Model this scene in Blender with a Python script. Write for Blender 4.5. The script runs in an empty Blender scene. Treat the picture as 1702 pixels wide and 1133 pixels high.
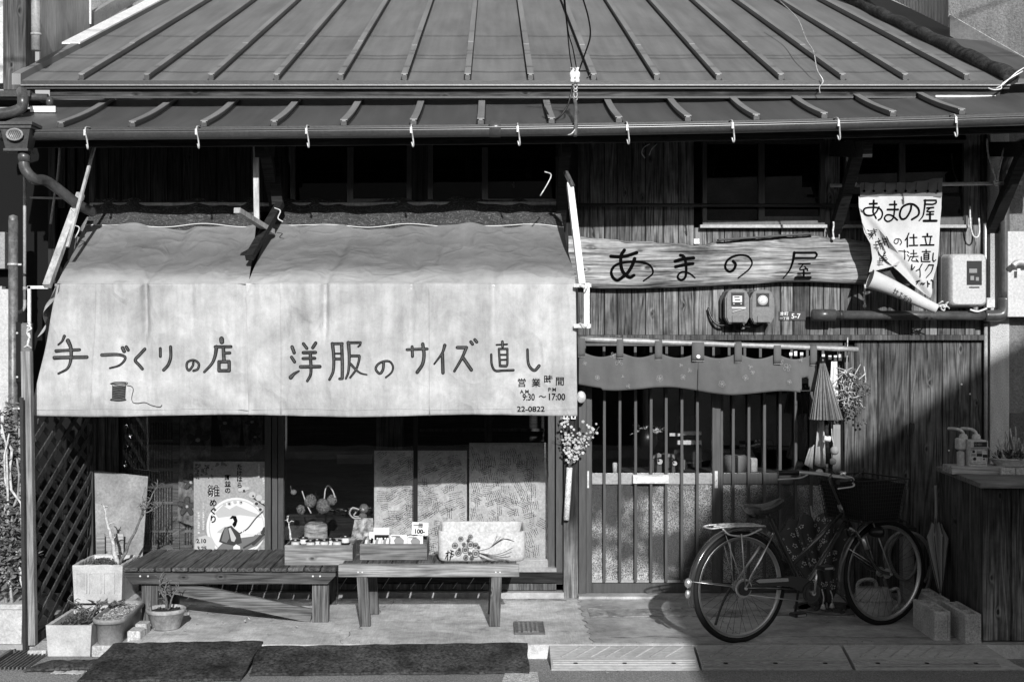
import bpy, math, random
from mathutils import Vector, Matrix
random.seed(7)
R = math.radians
S = bpy.context.scene
COL = S.collection
# ------------------------------------------------------------ camera, world, sun
FPX, CD, CX, CY, EYE = 2142.0, 8.944, 820.0, 566.0, 1.77
cam = bpy.data.cameras.new('camera'); co = bpy.data.objects.new('camera', cam); COL.objects.link(co)
co.location = (0, -CD, EYE); co.rotation_euler = (R(90), 0, 0)
cam.sensor_width = 36; cam.lens = 36*FPX/1702; cam.shift_x = 31/1702; cam.shift_y = 0
cam.clip_start = .1; cam.clip_end = 2000
S.camera = co
SUN = Vector((-.12, 1, -.45)).normalized()
w = bpy.data.worlds.new('World'); S.world = w; w.use_nodes = True
nt = w.node_tree; nt.nodes.clear()
sky = nt.nodes.new('ShaderNodeTexSky'); sky.sky_type = 'NISHITA'; sky.sun_disc = False
sky.sun_elevation = math.asin(-SUN.z); sky.sun_rotation = math.atan2(-SUN.x, -SUN.y)
bw = nt.nodes.new('ShaderNodeRGBToBW'); bg = nt.nodes.new('ShaderNodeBackground'); bg.inputs[1].default_value = .115
ow = nt.nodes.new('ShaderNodeOutputWorld')
nt.links.new(sky.outputs[0], bw.inputs[0]); nt.links.new(bw.outputs[0], bg.inputs[0]); nt.links.new(bg.outputs[0], ow.inputs[0])
sl = bpy.data.lights.new('sun', 'SUN'); so = bpy.data.objects.new('sun', sl); COL.objects.link(so)
sl.energy = 5.0; sl.angle = R(.53); sl.color = (1, 1, 1)
so.rotation_euler = SUN.to_track_quat('-Z', 'Y').to_euler(); so.location = (3, -20, 12)
S.view_settings.view_transform = 'Standard'; S.view_settings.look = 'None'
S.view_settings.exposure = 0; S.view_settings.gamma = 1; S.view_settings.use_curve_mapping = False
# ------------------------------------------------------------ pixel <-> place
def sc(Y): return FPX/(CD+Y)
def X(px, Y=0.): return (px-CX)/sc(Y)
def Z(py, Y=0.): return EYE-(py-CY)/sc(Y)
def P(px, py, Y=0.): return Vector((X(px, Y), Y, Z(py, Y)))
# ------------------------------------------------------------ mesh builder
WL = {}
def catmull(pts, n=6):
    pts = [Vector(p) for p in pts]
    if len(pts) < 3: return pts
    q = [pts[0]*2-pts[1]]+pts+[pts[-1]*2-pts[-2]]; out = []
    for i in range(1, len(q)-2):
        a, b, c, d = q[i-1:i+3]
        for k in range(n):
            t = k/n
            out.append(.5*((2*b)+(c-a)*t+(2*a-5*b+4*c-d)*t*t+(3*b-a-3*c+d)*t**3))
    out.append(pts[-1]); return out
class MB:
    def __init__(s): s.v = []; s.f = []; s.smooth = []
    def add(s, vs, fs, sm=False):
        b = len(s.v); s.v += [Vector(v) for v in vs]; s.f += [tuple(b+i for i in f) for f in fs]; s.smooth += [sm]*len(fs); return s
    def box(s, x0, x1, y0, y1, z0, z1, m=None):
        vs = [Vector((x, y, z)) for x in (x0, x1) for y in (y0, y1) for z in (z0, z1)]
        if m: vs = [m @ v for v in vs]
        return s.add(vs, [(0, 1, 3, 2), (4, 6, 7, 5), (0, 4, 5, 1), (2, 3, 7, 6), (0, 2, 6, 4), (1, 5, 7, 3)])
    def bbox(s, x0, x1, y0, y1, z0, z1, b=.004, m=None):
        "box with a small chamfer on the vertical edges and a bevelled rim"
        def ring(z, i): return [(x0+b+i, y0+i, z), (x1-b-i, y0+i, z), (x1-i, y0+b+i, z), (x1-i, y1-b-i, z), (x1-b-i, y1-i, z), (x0+b+i, y1-i, z), (x0+i, y1-b-i, z), (x0+i, y0+b+i, z)]
        rs = [ring(z0, b), ring(z0+b, 0), ring(z1-b, 0), ring(z1, b)]
        vs = [Vector(p) for r in rs for p in r]
        if m: vs = [m @ v for v in vs]
        fs = [tuple(range(7, -1, -1)), tuple(range(24, 32))]
        for k in range(3):
            for i in range(8): fs.append((k*8+i, k*8+(i+1) % 8, k*8+8+(i+1) % 8, k*8+8+i))
        return s.add(vs, fs)
    def pbox(s, px0, py0, px1, py1, Y0, Y1, b=0):
        a = (X(px0, Y0), X(px1, Y0), Y0, Y1, Z(py1, Y0), Z(py0, Y0))
        return s.bbox(*a, b=b) if b else s.box(*a)
    def bar(s, a, b, wx, wz=None, up=(0, 0, 1)):
        a = Vector(a); b = Vector(b); d = (b-a); L = d.length; d.normalize()
        up = Vector(up)
        if abs(d.dot(up)) > .98: up = Vector((0, 1, 0))
        x = d.cross(up).normalized(); z = x.cross(d); wz = wz or wx
        vs = [p+x*wx*i/2+z*wz*j/2 for p in (a, b) for i, j in ((-1, -1), (1, -1), (1, 1), (-1, 1))]
        return s.add(vs, [(3, 2, 1, 0), (4, 5, 6, 7)]+[(i, (i+1) % 4, 4+(i+1) % 4, 4+i) for i in range(4)])
    def tube(s, pts, r, n=8, cap=True, smooth=True):
        pts = [Vector(p) for p in pts]; N = len(pts)
        rs = r if isinstance(r, (list, tuple)) else [r]*N
        if len(rs) != N: rs = [rs[0]+(rs[-1]-rs[0])*i/(N-1) for i in range(N)]
        t0 = (pts[1]-pts[0]).normalized(); u = t0.orthogonal().normalized(); vs = []
        for i in range(N):
            t = (pts[min(i+1, N-1)]-pts[max(i-1, 0)])
            if t.length < 1e-9: t = t0
            t = t.normalized()
            u = (u-t*u.dot(t)); u = u.normalized() if u.length > 1e-6 else t.orthogonal().normalized()
            w_ = t.cross(u)
            for k in range(n):
                a = 2*math.pi*k/n; vs.append(pts[i]+(u*math.cos(a)+w_*math.sin(a))*rs[i])
        fs = [(i*n+k, i*n+(k+1) % n, (i+1)*n+(k+1) % n, (i+1)*n+k) for i in range(N-1) for k in range(n)]
        s.add(vs, fs, smooth)
        if cap:
            b = len(s.v)-len(vs); s.f += [tuple(b+k for k in range(n-1, -1, -1)), tuple(b+(N-1)*n+k for k in range(n))]; s.smooth += [False]*2
        return s
    def ctube(s, pts, r, n=6, k=5): return s.tube(catmull(pts, k), r, n)
    def lathe(s, prof, c, n=20, ax='Z', sx=1, sy=1, m=None, smooth=True):
        vs = []
        for r, h in prof:
            for k in range(n):
                a = 2*math.pi*k/n; x, y = r*math.cos(a)*sx, r*math.sin(a)*sy
                v = Vector((x, y, h)) if ax == 'Z' else (Vector((x, h, y)) if ax == 'Y' else Vector((h, x, y)))
                vs.append((m @ v if m else v)+Vector(c))
        N = len(prof)
        return s.add(vs, [(i*n+k, i*n+(k+1) % n, (i+1)*n+(k+1) % n, (i+1)*n+k) for i in range(N-1) for k in range(n)], smooth)
    def ball(s, c, r, n=10, sx=1, sy=1, sz=1):
        pr = [(max(r*math.sin(math.pi*i/n), 1e-4), -r*math.cos(math.pi*i/n)*sz) for i in range(n+1)]
        return s.lathe(pr, c, n+2, sx=sx, sy=sy)
    def grid(s, fn, nu, nv, smooth=True):
        vs = [fn(i/nu, j/nv) for j in range(nv+1) for i in range(nu+1)]
        return s.add(vs, [(j*(nu+1)+i, j*(nu+1)+i+1, (j+1)*(nu+1)+i+1, (j+1)*(nu+1)+i) for j in range(nv) for i in range(nu)], smooth)
    def prism(s, poly, y0, y1, ax='Y'):
        "poly in x,z extruded along y (or x,y along z, or y,z along x)"
        n = len(poly)
        def mk(p, h): return (p[0], h, p[1]) if ax == 'Y' else ((p[0], p[1], h) if ax == 'Z' else (h, p[0], p[1]))
        vs = [mk(p, y0) for p in poly]+[mk(p, y1) for p in poly]
        return s.add(vs, [tuple(range(n)), tuple(range(2*n-1, n-1, -1))]+[(i, n+i, n+(i+1) % n, (i+1) % n) for i in range(n)])
    def build(s, name, mat, parent=None, solid=0, **props):
        L = WL.get(parent.name, Vector()) if parent else Vector()
        me = bpy.data.meshes.new(name); me.from_pydata([v-L for v in s.v], [], s.f)
        me.polygons.foreach_set('use_smooth', s.smooth); me.materials.append(mat); me.update()
        o = bpy.data.objects.new(name, me); COL.objects.link(o)
        if parent: o.parent = parent
        WL[o.name] = L
        if solid:
            md = o.modifiers.new('thickness', 'SOLIDIFY'); md.thickness = solid; md.offset = 0
        for k, v in props.items(): o[k] = v
        return o
    def thing(s, name, mat, label, cat, group=None, solid=0):
        "a thing that is a single mesh, its origin at its base"
        lo = Vector((sum(v.x for v in s.v)/len(s.v), sum(v.y for v in s.v)/len(s.v), min(v.z for v in s.v)))
        s.v = [v-lo for v in s.v]; o = s.build(name, mat, None, solid); o.location = lo; WL[o.name] = lo
        o['label'] = label; o['category'] = cat
        if group: o['group'] = group
        return o
def empty(name, loc, label, cat, group=None):
    o = bpy.data.objects.new(name, None); COL.objects.link(o); o.location = loc; WL[o.name] = Vector(loc)
    o.empty_display_size = .1; o['label'] = label; o['category'] = cat
    if group: o['group'] = group
    return o
def copy_tree(o, parent=None):
    c = o.copy(); COL.objects.link(c); WL[c.name] = WL[o.name]
    if parent: c.parent = parent
    for ch in list(o.children): copy_tree(ch, c)
    return c
def rnd(a, b): return random.uniform(a, b)
def struct(o): o['kind'] = 'structure'; return o
# ------------------------------------------------------------ materials (all grey: the picture is black and white)
def newmat(name):
    m = bpy.data.materials.new(name); m.use_nodes = True; n = m.node_tree.nodes; n.clear()
    return m, n, m.node_tree.links
def coords(n, l, scale=(1, 1, 1), rand=True):
    tc = n.new('ShaderNodeTexCoord'); mp = n.new('ShaderNodeMapping'); mp.inputs['Scale'].default_value = scale
    if rand:
        oi = n.new('ShaderNodeObjectInfo'); ad = n.new('ShaderNodeVectorMath'); ad.operation = 'ADD'
        ml = n.new('ShaderNodeMath'); ml.operation = 'MULTIPLY'; ml.inputs[1].default_value = 37.
        l.new(oi.outputs['Random'], ml.inputs[0]); l.new(tc.outputs['Object'], ad.inputs[0]); l.new(ml.outputs[0], ad.inputs[1])
        l.new(ad.outputs[0], mp.inputs[0])
    else: l.new(tc.outputs['Object'], mp.inputs[0])
    return mp.outputs[0]
def noise(n, l, vec, scale, detail=4, rough=.6, dist=0):
    t = n.new('ShaderNodeTexNoise'); t.inputs['Scale'].default_value = scale; t.inputs['Detail'].default_value = detail
    t.inputs['Roughness'].default_value = rough; t.inputs['Distortion'].default_value = dist; l.new(vec, t.inputs['Vector']); return t.outputs[0]
def mathn(n, l, op, a, b=None):
    t = n.new('ShaderNodeMath'); t.operation = op
    for i, v in enumerate((a, b)):
        if v is None: continue
        if isinstance(v, (int, float)): t.inputs[i].default_value = v
        else: l.new(v, t.inputs[i])
    return t.outputs[0]
def ramp(n, l, fac, stops):
    t = n.new('ShaderNodeValToRGB'); e = t.color_ramp.elements
    while len(e) < len(stops): e.new(.5)
    for i, (p, c) in enumerate(stops): e[i].position = p; e[i].color = (c, c, c, 1)
    l.new(fac, t.inputs[0]); return t.outputs[0]
def maprange(n, l, v, a, b, c, d):
    t = n.new('ShaderNodeMapRange'); t.inputs[1].default_value = a; t.inputs[2].default_value = b; t.inputs[3].default_value = c; t.inputs[4].default_value = d
    l.new(v, t.inputs[0]); return t.outputs[0]
def mul(n, l, a, b): return mathn(n, l, 'MULTIPLY', a, b)
def finish(m, n, l, col, rough=.7, metal=0, spec=.3, height=None, bump=.3, bdist=.01, alpha=None):
    b = n.new('ShaderNodeBsdfPrincipled'); o = n.new('ShaderNodeOutputMaterial'); l.new(b.outputs[0], o.inputs[0])
    if isinstance(col, (int, float)): b.inputs['Base Color'].default_value = (col, col, col, 1)
    else: l.new(col, b.inputs['Base Color'])
    if isinstance(rough, (int, float)): b.inputs['Roughness'].default_value = rough
    else: l.new(rough, b.inputs['Roughness'])
    b.inputs['Metallic'].default_value = metal; b.inputs['Specular IOR Level'].default_value = spec
    if height is not None:
        bp = n.new('ShaderNodeBump'); bp.inputs['Strength'].default_value = bump; bp.inputs['Distance'].default_value = bdist
        l.new(height, bp.inputs['Height']); l.new(bp.outputs[0], b.inputs['Normal'])
    return m
def M(name, col, rough=.7, metal=0, var=.3, scale=6, bump=.25, bscale=60, stretch=(1, 1, 1), spec=.3, bdist=.005, fine=.25):
    m, n, l = newmat(name); v = coords(n, l, stretch)
    a = noise(n, l, v, scale, 5, .65); b_ = noise(n, l, v, bscale, 4, .7)
    f1 = maprange(n, l, a, .3, .7, 1-var, 1+var); f2 = maprange(n, l, b_, .3, .7, 1-fine, 1+fine)
    return finish(m, n, l, mul(n, l, mul(n, l, f1, f2), col), rough, metal, spec, b_, bump, bdist)
def wood(name, dark, light, axis='Z', rough=.8, per=.25, bump=.5, scale=1., knots=True, stain=.5, spec=.25, zr=None):
    m, n, l = newmat(name)
    st = {'Z': (1, 1, .07), 'X': (.07, 1, 1), 'Y': (1, .07, 1)}[axis]
    v = coords(n, l, st); vf = coords(n, l, {'Z': (1, 1, .02), 'X': (.02, 1, 1), 'Y': (1, .02, 1)}[axis]); v0 = coords(n, l)
    big = noise(n, l, v, 9*scale, 3, .5, .4)
    if knots:
        vo = n.new('ShaderNodeTexVoronoi'); vo.voronoi_dimensions = '2D'; vo.inputs['Scale'].default_value = 3.6*scale
        s3 = n.new('ShaderNodeSeparateXYZ'); c3 = n.new('ShaderNodeCombineXYZ'); l.new(coords(n, l, {'Z': (1.5, 1, .8), 'X': (.8, 1, 1.5), 'Y': (1.5, .8, 1)}[axis]), s3.inputs[0])
        l.new(s3.outputs[0], c3.inputs[0]); l.new(s3.outputs[1 if axis == 'Y' else 2], c3.inputs[1]); l.new(c3.outputs[0], vo.inputs['Vector'])
        kn = mul(n, l, maprange(n, l, vo.outputs['Distance'], 0, .15, 1, 0), maprange(n, l, vo.outputs['Color'], .25, .6, 0, 1)); kn2 = mathn(n, l, 'POWER', kn, 1.6)
        big2 = mathn(n, l, 'ADD', big, mul(n, l, kn2, .16))
    else: big2 = big
    rings = mathn(n, l, 'SINE', mul(n, l, big2, 62.))
    fib = noise(n, l, vf, 190*scale, 3, .7); fb2 = noise(n, l, v, 60*scale, 3, .6)
    a = maprange(n, l, rings, -1, 1, 0, .36); b_ = maprange(n, l, fib, .36, .64, 0, .5); c = maprange(n, l, fb2, .35, .65, -.12, .22)
    t = mathn(n, l, 'ADD', mathn(n, l, 'ADD', a, b_), c)
    col = maprange(n, l, t, 0, 1.0, dark, light)
    sn = noise(n, l, v0, 2.2, 5, .7); col = mul(n, l, col, maprange(n, l, sn, .3, .7, 1-stain*.6, 1+stain*.5))
    oi = n.new('ShaderNodeObjectInfo'); col = mul(n, l, col, maprange(n, l, oi.outputs['Random'], 0, 1, 1-per, 1+per))
    if zr:                                      # bleached foot, weather-blackened above, with a ragged border
        sx = n.new('ShaderNodeSeparateXYZ'); l.new(coords(n, l, rand=False), sx.inputs[0])
        hz_ = mathn(n, l, 'ADD', sx.outputs[2], mul(n, l, noise(n, l, v, 14, 4, .7), .55)); col = mul(n, l, col, maprange(n, l, hz_, zr[0], zr[1], zr[2], zr[3]))
    if knots:
        vo2 = mathn(n, l, 'SUBTRACT', 1., mul(n, l, maprange(n, l, vo.outputs['Distance'], .025, .055, .8, 0), maprange(n, l, vo.outputs['Color'], .25, .6, 0, 1))); col = mul(n, l, col, vo2)
    return finish(m, n, l, col, rough, 0, spec, t, bump, .004)
def flat(name, col, rough=.8, spec=.2, metal=0, emit=0): 
    m, n, l = newmat(name); return finish(m, n, l, col, rough, metal, spec)
def glass(name, tint=.85, rough=.0, ior=1.5, gmul=1., fm=1.6):
    m, n, l = newmat(name); o = n.new('ShaderNodeOutputMaterial'); mx = n.new('ShaderNodeMixShader')
    t = n.new('ShaderNodeBsdfTransparent'); t.inputs[0].default_value = (tint,)*3+(1,)
    g = n.new('ShaderNodeBsdfGlossy'); g.inputs['Roughness'].default_value = rough; g.inputs[0].default_value = (gmul,)*3+(1,)
    fr = n.new('ShaderNodeFresnel'); fr.inputs[0].default_value = ior
    v = coords(n, l); bp = n.new('ShaderNodeBump'); bp.inputs['Strength'].default_value = .05; bp.inputs['Distance'].default_value = .01
    l.new(noise(n, l, v, 2.5, 1), bp.inputs['Height']); l.new(bp.outputs[0], g.inputs['Normal'])
    l.new(mul(n, l, fr.outputs[0], fm), mx.inputs[0]); l.new(t.outputs[0], mx.inputs[1]); l.new(g.outputs[0], mx.inputs[2]); l.new(mx.outputs[0], o.inputs[0])
    return m
def frosted(name):
    m, n, l = newmat(name); v = coords(n, l); o = n.new('ShaderNodeOutputMaterial')
    b = n.new('ShaderNodeBsdfPrincipled'); t = n.new('ShaderNodeBsdfTransparent'); mx = n.new('ShaderNodeMixShader')
    f = noise(n, l, v, 170, 3, .8); g = noise(n, l, v, 2.6, 3, .5)
    col = mul(n, l, maprange(n, l, f, .42, .60, .0, .62), maprange(n, l, g, .4, .6, .1, 1.5))  # large blotches in the colour stand in for patchy light on the glass
    l.new(col, b.inputs['Base Color']); b.inputs['Roughness'].default_value = .32; b.inputs['Specular IOR Level'].default_value = .8
    bp = n.new('ShaderNodeBump'); bp.inputs['Strength'].default_value = .9; bp.inputs['Distance'].default_value = .006
    l.new(f, bp.inputs['Height']); l.new(bp.outputs[0], b.inputs['Normal'])
    mx.inputs[0].default_value = .88; t.inputs[0].default_value = (.5, .5, .5, 1)
    l.new(t.outputs[0], mx.inputs[1]); l.new(b.outputs[0], mx.inputs[2]); l.new(mx.outputs[0], o.inputs[0]); return m
def roofmat(name, col):
    m, n, l = newmat(name); v = coords(n, l); vs = coords(n, l, (1, .05, .05))
    a = noise(n, l, coords(n, l, (1, .25, .25)), 4, 4, .6); s_ = noise(n, l, vs, 16, 3, .6); f = noise(n, l, v, 240, 2, .6)
    c = mul(n, l, maprange(n, l, a, .3, .7, .82, 1.15), maprange(n, l, s_, .3, .7, .85, 1.12))
    c = mul(n, l, c, maprange(n, l, f, .3, .7, .93, 1.07)); sc_ = noise(n, l, v, 45, 6, .85)
    c = mathn(n, l, 'ADD', mul(n, l, c, col), maprange(n, l, sc_, .62, .8, 0, .10))
    return finish(m, n, l, c, .5, 0, .45, f, .08, .002)
def concrete(name, col, broom=True):
    m, n, l = newmat(name); v = coords(n, l, rand=False); vs = coords(n, l, (1, .06, 1), rand=False)
    a = noise(n, l, v, 1.6, 6, .65, .8); b_ = noise(n, l, v, 9, 6, .75); f = noise(n, l, v, 170, 3, .8); br = noise(n, l, vs, 130, 3, .7)
    c = mul(n, l, maprange(n, l, a, .33, .67, .62, 1.28), maprange(n, l, b_, .33, .67, .74, 1.2))
    c = mul(n, l, c, maprange(n, l, f, .3, .7, .85, 1.12)); h = mathn(n, l, 'ADD', f, b_)
    if broom: c = mul(n, l, c, maprange(n, l, br, .3, .7, .86, 1.12)); h = mathn(n, l, 'ADD', h, br)
    sp = noise(n, l, v, 5.5, 8, .8, .6); c = mul(n, l, c, maprange(n, l, sp, .56, .68, 1, .55))
    return finish(m, n, l, mul(n, l, c, col), .85, 0, .2, h, .5, .006)
def asphalt(name, col):
    m, n, l = newmat(name); v = coords(n, l, rand=False)
    vo = n.new('ShaderNodeTexVoronoi'); vo.inputs['Scale'].default_value = 150; l.new(v, vo.inputs['Vector'])
    a = noise(n, l, v, 1.3, 5, .6); f = noise(n, l, v, 90, 4, .8)
    c = mul(n, l, maprange(n, l, a, .3, .7, .75, 1.2), maprange(n, l, f, .3, .7, .5, 1.6))
    c = mul(n, l, c, maprange(n, l, vo.outputs['Distance'], 0, .7, 1.3, .7))
    return finish(m, n, l, mul(n, l, c, col), .8, 0, .3, mathn(n, l, 'ADD', f, vo.outputs['Distance']), .7, .006)
def canvas(name, col, dirt=.25, ripple=False, script=False):
    m, n, l = newmat(name); v = coords(n, l, rand=False)
    a = noise(n, l, v, 2.4, 6, .62, .5); b_ = noise(n, l, v, 11, 5, .7); f = noise(n, l, v, 420, 2, .6)
    vd = noise(n, l, coords(n, l, (1, 1, .25), rand=False), 7, 5, .7)
    c = mul(n, l, maprange(n, l, a, .3, .7, 1-dirt, 1+dirt*.35), maprange(n, l, b_, .3, .7, 1-dirt*.5, 1+dirt*.2))
    c = mul(n, l, c, maprange(n, l, vd, .3, .7, 1-dirt*.55, 1+dirt*.25)); c = mul(n, l, c, maprange(n, l, f, .3, .7, .9, 1.08))
    c = mul(n, l, c, col)
    if name == 'awning_canvas':                 # grime above the hem, drip marks under the eyelets
        sx = n.new('ShaderNodeSeparateXYZ'); l.new(coords(n, l, rand=False), sx.inputs[0]); wz = noise(n, l, coords(n, l, rand=False), 5., 5, .7, 1.)
        zz = mathn(n, l, 'ADD', sx.outputs[2], mul(n, l, wz, .30)); c = mul(n, l, c, maprange(n, l, zz, .10, .34, .80, 1.0))
        st = noise(n, l, coords(n, l, (1, 1, .08), rand=False), 16, 4, .7); c = mul(n, l, c, maprange(n, l, st, .35, .62, .88, 1.03))
        cr_ = noise(n, l, coords(n, l, (1, 1, 1), rand=False), 3.3, 6, .75, 2.5); c = mul(n, l, c, maprange(n, l, mathn(n, l, 'ABSOLUTE', mathn(n, l, 'SUBTRACT', cr_, .5)), 0, .02, .90, 1))
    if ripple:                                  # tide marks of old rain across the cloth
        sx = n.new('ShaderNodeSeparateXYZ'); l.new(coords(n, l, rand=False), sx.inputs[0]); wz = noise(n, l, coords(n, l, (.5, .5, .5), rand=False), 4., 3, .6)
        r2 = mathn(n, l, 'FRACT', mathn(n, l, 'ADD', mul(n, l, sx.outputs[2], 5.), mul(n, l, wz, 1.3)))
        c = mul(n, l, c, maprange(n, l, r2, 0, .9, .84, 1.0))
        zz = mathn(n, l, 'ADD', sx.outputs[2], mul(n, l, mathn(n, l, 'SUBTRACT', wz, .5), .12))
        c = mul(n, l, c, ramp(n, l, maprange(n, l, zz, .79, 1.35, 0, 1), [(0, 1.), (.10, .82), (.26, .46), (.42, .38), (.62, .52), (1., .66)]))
    if script:                                  # looping printed line pattern
        q = noise(n, l, coords(n, l, (1, 1.6, 1.6), rand=False), 20, 1, .4, .8); q = mathn(n, l, 'ABSOLUTE', mathn(n, l, 'SUBTRACT', mathn(n, l, 'FRACT', mul(n, l, q, 5.)), .5))
        c = mathn(n, l, 'ADD', c, maprange(n, l, q, 0, .16, col*2.2, 0))
    h = mathn(n, l, 'ADD', b_, mul(n, l, f, .3))
    if name.startswith('awning') and not script:   # sharp small creases in the cloth
        for sc_, st_, w_ in ((1.9, (1, 1, .45), 2.2), (4.5, (1, 1, .6), 1.0)):
            q = noise(n, l, coords(n, l, st_, rand=False), sc_, 2, .45, .7); q = maprange(n, l, mathn(n, l, 'ABSOLUTE', mathn(n, l, 'SUBTRACT', q, .5)), 0, .09, w_, 0); h = mathn(n, l, 'ADD', h, q)
        return finish(m, n, l, c, .95, 0, .1, h, .45, .010)
    return finish(m, n, l, c, .95, 0, .1, h, .35, .006)
def stucco(name, col, bs=120):
    m, n, l = newmat(name); v = coords(n, l, rand=False); f = noise(n, l, v, bs, 3, .8); a = noise(n, l, coords(n, l, (1, 1, .2), rand=False), 5, 5, .6)
    c = mul(n, l, maprange(n, l, a, .3, .7, .6, 1.3), maprange(n, l, f, .3, .7, .65, 1.3))
    return finish(m, n, l, mul(n, l, c, col), .95, 0, .1, f, 1., .012)
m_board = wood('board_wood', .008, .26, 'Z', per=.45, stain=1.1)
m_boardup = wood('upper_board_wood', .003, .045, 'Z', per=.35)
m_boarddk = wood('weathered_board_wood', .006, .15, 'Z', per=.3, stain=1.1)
m_post = wood('post_wood', .025, .17, 'Z', knots=False, stain=1.1)
m_doorpost = wood('door_post_wood', .03, .22, 'Z', knots=False, stain=1.1, zr=(.45, .85, 1.25, .14))
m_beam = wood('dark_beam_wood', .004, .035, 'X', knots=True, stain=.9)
m_sign = wood('sign_wood', .015, .5, 'X', scale=.8, per=0, bump=1., stain=.9)
m_signbark = M('sign_bark_edge', .09, var=.5, scale=20)
m_bench = wood('bench_wood', .02, .16, 'Y', per=.3, knots=False)
m_benchx = wood('bench_rail_wood', .02, .14, 'X', per=.3)
m_benchz = wood('bench_leg_wood', .02, .18, 'Z', per=.3)
m_crate = wood('crate_wood', .1, .42, 'X', per=.25)
m_cratedk = wood('dark_crate_wood', .07, .25, 'X', per=.2)
m_lat = wood('lattice_wood', .012, .10, 'Z', per=.35, knots=False)
m_latpost = wood('grey_post_wood', .12, .4, 'Z', per=.1, knots=False)
m_pole = M('weathered_pole', .42, var=.4, scale=14, stretch=(1, 1, .3))
m_ply = M('old_plywood', .24, var=.45, scale=4, bump=.3)
m_bamboo = M('bamboo', .3, .35, var=.3, scale=9, spec=.5, bump=.05)
m_roof = roofmat('roof_sheet', .165); m_batten = roofmat('batten_sheet', .21); m_roof2 = roofmat('lower_roof_sheet', .075)
m_dkmetal = M('dark_metal', .022, .5, var=.3, spec=.5)
m_edge = M('eave_edge_metal', .22, .4, var=.2, spec=.5)
m_gut = M('gutter_plastic', .065, .3, var=.15, spec=.6, bump=.02)
m_galv = M('galvanised_metal', .55, .45, .3, var=.3, scale=20)
m_white = M('white_paint', .75, .5, var=.12)
m_cer = M('white_ceramic', .85, .2, var=.05, spec=.6, bump=0)
m_alu = M('bronze_aluminium', .08, .35, .2, var=.12, scale=3, bump=.02, spec=.5, stretch=(1, 1, .1))
m_alul = M('sunlit_sash_aluminium', .32, .4, .2, var=.15, bump=.02)
m_pipe = M('pipe_plastic', .065, .32, var=.35, scale=12, spec=.6, bump=.05)
m_pipel = M('light_pipe', .33, .45, var=.25, scale=9)
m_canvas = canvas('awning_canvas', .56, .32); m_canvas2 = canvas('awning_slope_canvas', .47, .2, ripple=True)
m_script = canvas('awning_print_band', .06, .2, script=True); m_noren = canvas('noren_cloth', .138, .2); m_banner = canvas('banner_cloth', .6, .15)
m_banner2 = canvas('banner_header_cloth', .2, .15)
m_ink = flat('ink', .006, 1., 0); m_fill = M('brush_fill', .06, var=.35, scale=30, bump=0); m_ink2 = flat('faded_ink', .05, .9, .05)
m_sfill = flat('carved_paint', .004, 1., 0)
m_wht = flat('white_thread', .7); m_mid = flat('grey_print', .25)
m_conc = concrete('apron_concrete', .56); m_conc2 = concrete('rough_concrete', .38, False); m_block = M('block_concrete', .46, .9, var=.3, scale=5, bscale=90, bump=.8, fine=.45)
m_asph = asphalt('road_asphalt', .27); m_mat_ = M('rubber_sheet', .036, .75, var=.9, scale=5, bscale=55, bump=.9, fine=1.1)
m_ramp = M('ramp_rubber', .37, .7, var=.3, scale=3, bump=.4, bscale=80, stretch=(.3, 1, 1))
m_styro = M('styrofoam', .46, .8, var=.3, scale=5, bscale=90, bump=.5, fine=.15); m_terra = M('planter_plastic', .24, .5, var=.2)
m_terra2 = M('clay_pot', .3, .8, var=.45, scale=9); m_soil = M('soil', .05, .95, var=.6, scale=40, bscale=120, bump=1., fine=.6, bdist=.02)
m_leaf = M('leaf', .1, .5, var=.5, scale=30); m_leafl = M('pale_leaf', .36, .6, var=.4, scale=30); m_twig = M('twig', .13, .8, var=.5, scale=30)
m_twigl = M('bare_twig', .5, .8, var=.3, scale=30); m_petal = M('petal', .6, .7, var=.1)
m_glass = glass('window_glass', .92, fm=2.4); m_glassd = glass('dark_window_glass', .35); m_frost = frosted('frosted_glass')
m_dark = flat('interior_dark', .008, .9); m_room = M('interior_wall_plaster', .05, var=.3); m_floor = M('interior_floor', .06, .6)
m_paper = M('old_paper', .6, .9, var=.25, scale=4, bump=.1); m_paperw = M('white_paper', .78, .9, var=.05, bump=0); m_photo = M('poster_print', .2, .5, var=.2, scale=3, bump=0)
m_stucco = stucco('stucco', .62); m_stuccod = stucco('dark_stucco', .14, 70); m_stuccow = stucco('wall_stucco', .22, 60)
m_corr = M('corrugated_metal', .45, .45, .2, var=.3, scale=2, bump=.05, stretch=(1, 1, .1)); m_corrd = M('corrugated_metal_dark', .15, .5, .1, var=.3, scale=2, bump=.05)
m_meter = M('meter_case', .15, .45, var=.1, bump=.02, spec=.5); m_meterl = M('light_meter_case', .46, .45, var=.08, bump=.02, spec=.5); m_gas = M('gas_meter_case', .5, .5, var=.12, bump=.05)
m_blackm = flat('black_plastic', .006, .35, .5); m_dial = flat('dial_face', .7); m_plate = flat('dark_sign_plate', .06, .4)
m_tyre = M('tyre_rubber', .008, .75, var=.2, bump=.1); m_frame = flat('bicycle_paint', .035, .16, 1.); m_chrome = flat('chrome', .75, .25, .5, 1.); m_steel = flat('dull_steel', .6, .35, .5, .8)
m_saddle = M('saddle_vinyl', .04, .25, var=.2, spec=.6); m_basket = flat('basket_wire', .02, .5)
m_umb = canvas('umbrella_cloth', .32, .1); m_umbd = canvas('patterned_umbrella_cloth', .07, .1); m_wagasa = M('oiled_paper', .15, .6, var=.35, scale=6)
m_hose = M('hose_rubber', .16, .45, var=.1, spec=.5, bump=.02); m_can = M('watering_can_plastic', .3, .4, var=.1, spec=.5, bump=.02)
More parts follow.
